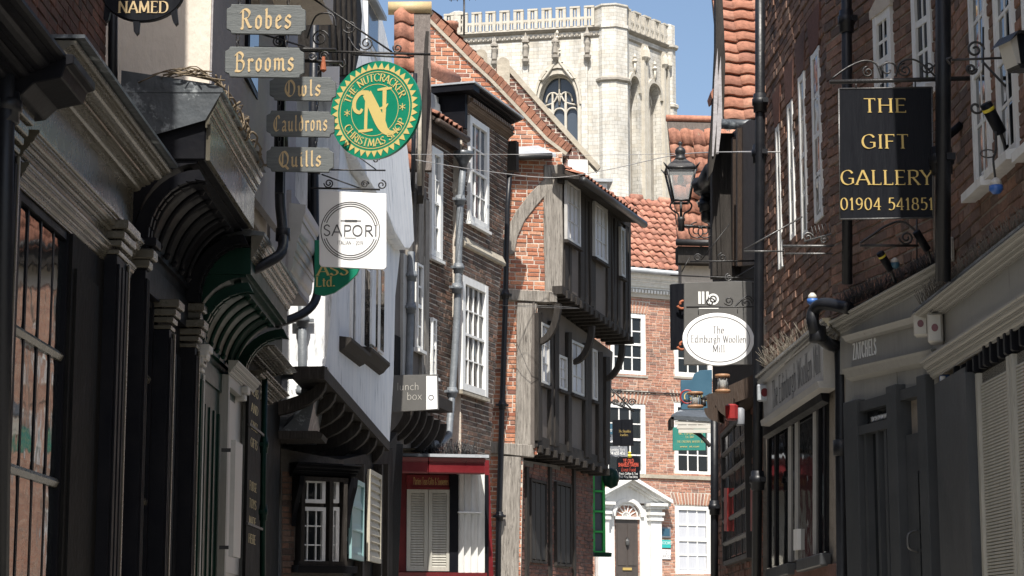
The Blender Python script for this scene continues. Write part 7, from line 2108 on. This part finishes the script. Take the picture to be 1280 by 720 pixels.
fr_, tj = plain_sign('jewellers_sign', 'plain black square sign hung on a chain over the grey address board', [(765.5,525),(791,524),(792,557),(766,557)], 48.5, 'board_black', [('The Shambles',781,539,3.2,15,'gold','serif'),('Jewellers',780,543.5,3,10,'gold','serif')], th=.1)
b = B(fr_); A, C = fr_.P(789, 511), fr_.P(789, 525); b.tube([(A[0],.03,A[1]),(C[0],.03,C[1])], .012, 5); b.build('chain', M['iron_bright'], tj)
arm_bracket('sign_bracket', 'ornate black scrolled bracket beside the corner of the timbered house', sf(772, 495, 48.5), [((757,500),(793,514),.025),((762,484),(789,511),.02),((757,480),(757,525),.02)], [(764,492,6,0,1.8),(761,503,4,90,1.6),(769,503,4,0,1.6),(778,505,4,180,1.6),(790,503,5,0,1.6),(760,514,4,90,1.6),(774,490,3,0,1.5),(782,500,4,90,1.4),(759,527,3,0,1.3)], r=.028)
plain_sign('address_board', 'grey address board with a white telephone number below the black square sign', [(756,558),(784,558),(785,571),(756,571)], 49.5, 'board_slate', [('51 Shambles York',769,562,3,24,'ink_white','sans'),('01904 655 456',769,566.5,3.6,24,'ink_white','bold')])
plain_sign('shop_sign', 'blue sign with white script showing beside the corner of the timbered house', [(754,530),(766,530),(766,543),(754,543)], 51, 'board_blue', [('Coffee',760,537,5,10,'ink_white','script')], group=None)
plain_sign('shop_sign', 'white sign with a blue letter C below the blue script sign', [(754,543),(766,543),(766,553),(754,553)], 51.1, 'board_white', [('C',761,548,7,6,'board_blue','serifbold')])
plain_sign('shop_sign', 'blue arched sign with a pink letter G partly behind the ship lantern', [(851,475),(865,475),(868,467),(875,463),(890,462),(890,512),(851,512)], 31, 'board_blue', [('Gifts',870,496,10,30,'gold_pale','serif')], th=.06)
fr_ = sf(858, 496, 30.9); u, z = fr_.P(859, 496); b = B(fr_); n=20
pts = [(u+.10*math.cos(a), -.0, z+.10*math.sin(a)) for a in [R(50+i*14) for i in range(20)]]
b.tube(pts, .013, 5); o = b.build('sign_letter', M['plastic_red']); tag(o, 'pink red letter G standing on the blue arched sign', 'letter')
plain_sign('shop_sign', 'green board lettered W. Hamond under the pale canopy', [(841,534),(882,534),(882,563),(841,563)], 34.5, 'board_green', [('W. HAMOND',863,541,4.5,30,'gold_pale','serif'),('Est. 1860',862,546,3,10,'gold_pale','serif'),('THE ORIGINAL WHITBY JET',863,552,2.6,34,'gold_pale','serif'),('www.jet.com',862,558,2.4,24,'gold_pale','sans')], th=.06)
# canopy
fcn = sf(865, 530, 33.0, 0)
tcn = T('shop_canopy', 'pale boarded shop canopy on a dark curved bracket right of the brick house', 'canopy', fcn, loc=(fcn.P(889,530)[0], 0, fcn.P(889,530)[1]))
P = lambda x, y, off=0: (fcn.P(x, y, off)[0], -off, fcn.P(x, y, off)[1])
b = B(fcn); b.add([P(839,519,.5), P(889,522,.5), P(889,504,0), P(858,507,0), P(839,524,.5), P(889,527,.5), P(889,509,0), P(858,512,0)], [(0,1,2,3),(7,6,5,4),(0,4,5,1),(1,5,6,2),(2,6,7,3),(3,7,4,0)]); b.build('roof', M['lead_dark'], tcn)
for i in range(4):
    y = 521+i*5.2
    b = B(fcn); A, C = P(842+i*2.0, y, .48), P(889, y+.3, .48); b.box(A[0], C[0], -.48, -.44, A[2]-.055, A[2]); b.build('board', M['plastic_white'] if i else M['white_paint'], tcn)
b = B(fcn); b.tube(smooth([P(848,535,.4),P(862,537,.4),P(876,545,.4),P(888,558,.4)],5), .035, 6); b.build('bracket', M['timber_black'], tcn)
b = B(fcn); A = P(840,521,.5); b.box(A[0]-.02, A[0]+.03, -.5, .1, A[2]-.16, A[2]); b.build('end_board', M['timber_black'], tcn)
# ship lanterns
def ship_lantern(label, x, y0, y1, wd, Y):
    fr = sf(x, y0, Y)
    u, z1 = fr.P(x, y0); _, z0 = fr.P(x, y1); k = fr.mpp(x, y0)*wd/2
    t = T('ship_lantern', label, 'lantern', fr, 'wooden ship lanterns over the carved beam', loc=(u, 0, z0))
    H = z1-z0
    for a, c in ((0,.17),(.83,1)):
        b = B(fr); b.lathe((u,0,z0), [(k*.9,H*a),(k,H*(a+.03)),(k,H*(c-.03)),(k*.9,H*c)], 16); b.build('disc', M['wood_orange'], t)
    b = B(fr); b.lathe((u,0,z0), [(k*.68,H*.17),(k*.7,H*.5),(k*.68,H*.83)], 14); b.build('glass', M['glass_clear'], t)
    b = B(fr); b.lathe((u,0,z0), [(k*.3,H*.2),(k*.34,H*.6),(k*.15,H*.8)], 10); b.build('lamp', M['plastic_white'], t)
    for i in range(5):
        a = i/5*2*math.pi+.3; b = B(fr); b.tube([(u+k*.8*math.cos(a),k*.8*math.sin(a),z0+H*.17),(u+k*.8*math.cos(a),k*.8*math.sin(a),z0+H*.83)], k*.06, 5); b.build('rod', M['iron_bright'], t)
ship_lantern('orange wooden ship lantern hanging under the white oval sign', 903, 468, 491, 19, 20.0)
ship_lantern('orange wooden ship lantern in front of the blue arched sign', 869, 490, 510, 20, 24.0)
fh = sf(880, 505, 24.0)
b = B(fh)
for p0, p1 in (((878,500),(889,494)),((889,494),(892,512)),((879,500),(880,508))):
    A, C = fh.P(*p0), fh.P(*p1); b.tube([(A[0],0,A[1]),(C[0],0,C[1])], .03, 6)
o = b.build('lantern_arm', M['iron']); tag(o, 'bent iron arm holding the farther ship lantern', 'bracket')
fh = sf(912, 515, 20.2)
u, z = fh.P(914, 526); k = fh.mpp(914, 515)
tr = T('red_lantern', 'bright red lantern tucked beneath the carved brown beam', 'lantern', fh, loc=(u, 0, z))
b = B(fh); b.lathe((u,-.05,z), [(8*k*.8,0),(8*k,2*k),(8.5*k,18*k),(5*k,20*k)], 8); b.build('body', M['plastic_red'], tr)
b = B(fh); b.lathe((u+11*k,-.02,z-6*k), [(5*k,0),(5.5*k,2*k),(5.5*k,20*k),(3*k,22*k)], 12); b.build('cylinder', M['board_slate'], tr)

# floodlights, sensors, boxes on the right
def flood(label, p0, p1, rad, Y, band=True):
    fr = sf(*p0, Y); A, C = fr.P(*p0), fr.P(*p1)
    k = fr.mpp(*p0)*rad
    t = T('floodlight', label, 'floodlight', fr, 'small black floodlights on the right hand fronts', loc=(C[0], 0, C[1]))
    b = B(fr); b.tube([(A[0],-.06,A[1]),(C[0],0,C[1])], k, 12); b.build('barrel', M['board_black'], t)
    if band:
        d = .16; e = .30
        q = lambda s: (A[0]+(C[0]-A[0])*s, -.06+.06*s, A[1]+(C[1]-A[1])*s)
        b = B(fr); b.tube([q(.14), q(.24)], k*1.04, 12); b.build('band', M['yellow'], t)
    b = B(fr); b.tube([(C[0],0,C[1]),(C[0]+.03,.05,C[1]-.05),(C[0]+.05,.12,C[1]-.06)], .010, 6); b.build('stem', M['iron'], t)
flood('black floodlight with a yellow band pointing up over the near right cornice', (1229,133), (1251,166), 7.5, 11.15)
flood('black floodlight with a yellow band beside the downpipe above the lettered fascia', (1098,318), (1113,337), 5, 13.5)
flood('plain black floodlight near the twisted stay under the hanging board', (1143,292), (1159,312), 5, 12.9, False)
flood('stubby black floodlight on the stout downpipe below the board', (1228-28,158), (1178,176), 5, 12.4, False)
def sensor(label, x, y, rad, Y, m='plastic_blue'):
    fr = sf(x, y, Y); u, z = fr.P(x, y); k = fr.mpp(x, y)*rad
    t = T('sensor', label, 'light sensor', fr, loc=(u, 0, z-k))
    b = B(fr); b.lathe((u,-.02,z), [(k*.5,-k),(k*.95,-k*.5),(k*.95,k*.1)], 12); b.build('base', M[m], t)
    b = B(fr); b.lathe((u,-.02,z), [(k*.9,k*.1),(k*.7,k*.8),(k*.3,k*1.2)], 12); b.build('dome', M['plastic_white'], t)
sensor('blue and white cable joint hanging in front of the near cornice', 1244, 234, 9, 10.9)
sensor('blue and white sensor on the pipe bend at the far end of the lettered shop', 1015, 375, 7, 15.0)
sensor('bluish sensor head behind the lettered shop cornice spikes', 1118, 330, 6, 13.5, 'board_blue')
b = B(sf(1245, 200, 11.0)); f_ = b.fr
for off in (0, 6):
    P = [(f_.P(x+off*.3, y)[0], -.02+off*.002, f_.P(x+off*.3, y)[1]) for x, y in ((1243,165),(1243,190),(1240,200),(1243,226))]; b.tube(smooth(P,4), .004, 5)
c = f_.P(1234, 193); b.tube([(c[0]+.042*math.cos(a), -.02, c[1]+.022*math.sin(a)) for a in [i/12*2*math.pi for i in range(13)]], .004, 5)
o = b.build('cable', M['cable']); tag(o, 'looped black cable dropping from the yellow-banded floodlight', 'cable')
# alarm boxes
fab = Fr.two((2.62, 13.3), (2.62, 12.0))
fa1 = Fr(at(1152, 410, 13.05).x, 13.05, R(-30))
def alarm(label, fr, px, m='plastic_white', d=.09, dot=True):
    r = fr.rect(*px)
    t = T('alarm_box', label, 'alarm box', fr, loc=((r[0]+r[2])/2, 0, r[1]))
    b = B(fr); b.box(r[0], r[2], -d, .0, r[1], r[3]); b.build('case', M[m], t, bevel=.008)
    b = B(fr); b.box(r[0]+.008, r[2]-.008, -d-.006, -d, r[1]+.008, r[3]-.008); b.build('lid', M[m], t, bevel=.004)
    if dot:
        c = ((r[0]+r[2])/2, (r[1]+r[3])/2); n = 14; rr = min(r[2]-r[0], r[3]-r[1])*.22
        b = B(fr); b.prism([(c[0]+rr*math.cos(i/n*2*math.pi), c[1]+rr*1.2*math.sin(i/n*2*math.pi)) for i in range(n)], -d-.009, -d-.006); b.build('badge', M['red_paint'], t)
    return t
alarm('cream alarm box with a red badge, left of the pair on the fascia joint', Fr(at(1153,408,13.2).x, 13.2, R(-18)), (1144,392,1162,422))
alarm('grey alarm box with a faint red badge, right of the pair on the fascia joint', Fr(at(1172,412,12.9).x, 12.9, R(-18)), (1162,395,1181,431), d=.12)
alarm('small alarm box with a red badge at the corner of the pale signboard', Fr(at(955,493,17.6).x, 17.6, R(-20)), (948,481,968,502), 'lead', d=.06)
alarm('pale switch box on the stout downpipe beside the hanging board', Fr(at(1190,314,12.7).x, 12.7, R(-25)), (1186,298,1195,328), 'plastic_white', d=.06, dot=False)
fbs = Fr(at(1178, 493, 12.95).x, 12.95, R(-40))
tbs = bolt_board(fbs, 'hanging_sign', 'small white and navy pendant sign on the dark pier', 'sign', fbs.poly([(1174,468),(1186,468),(1186,512),(1181,518),(1174,506)]), M['plastic_blue'], .02)
b = B(fbs); b.prism(fbs.poly([(1175.5,470),(1182,470),(1182,502),(1175.5,498)]), -.004, 0); b.build('panel', M['board_white'], tbs)
# coach lamp at the right edge
fcl = sf(1268, 62, 10.5, 20)
tcl = T('wall_lantern', 'black box wall lantern cut by the right edge of the photo', 'lantern', fcl, loc=(fcl.P(1268,88)[0], 0, fcl.P(1268,88)[1]))
b = B(fcl); p = fcl.poly([(1264,44),(1296,44),(1292,82),(1269,82)]); b.prism(p, -.06, .08); b.build('body', M['board_black'], tcl)
b = B(fcl); p = fcl.poly([(1256,54),(1264,46),(1269,82),(1265,84)]); b.prism(p, -.05, .06); b.build('side_glass', M['plastic_white'], tcl)
b = B(fcl); p = fcl.poly([(1252,56),(1262,43),(1298,41),(1298,45),(1264,46)]); b.prism(p, -.08, .1); b.build('cap', M['iron'], tcl)
b = B(fcl); p = fcl.poly([(1265,82),(1294,82),(1290,88),(1269,88)]); b.prism(p, -.05, .06); b.build('base', M['iron'], tcl)

# cables across the street
def wire(label, pts, m='cable_pale', r=.006):
    P = smooth([tuple(at(x, y, Y)) for x, y, Y in pts], 8)
    fr = Fr(P[0][0], P[0][1], 0, 0)
    b = B(gf); b.tube(P, r, 5)
    me = b.build('cable', M[m]); return tag(me, label, 'cable')
wire('pale cable strung across the street in front of the church tower to the brick corner', [(520,200,31),(600,213,35),(690,222,37),(760,212,34),(850,193,28),(975,190,16.8)])
wire('thin straight cable crossing above the brown brick house to the timbered corner', [(515,193,31),(640,193,36),(720,194,34),(850,192,28),(960,188,18)], r=.004)
wire('slack pale cable along the jetty of the half-timbered house to the brick house', [(612,381,37.9),(700,385,38),(770,386,45),(800,386,57)], m='wire_grey', r=.005)
wire('second slack cable just below along the timbered jetty', [(640,382,37.9),(700,383,38),(770,389,45),(800,389,57)], m='wire_grey', r=.005)
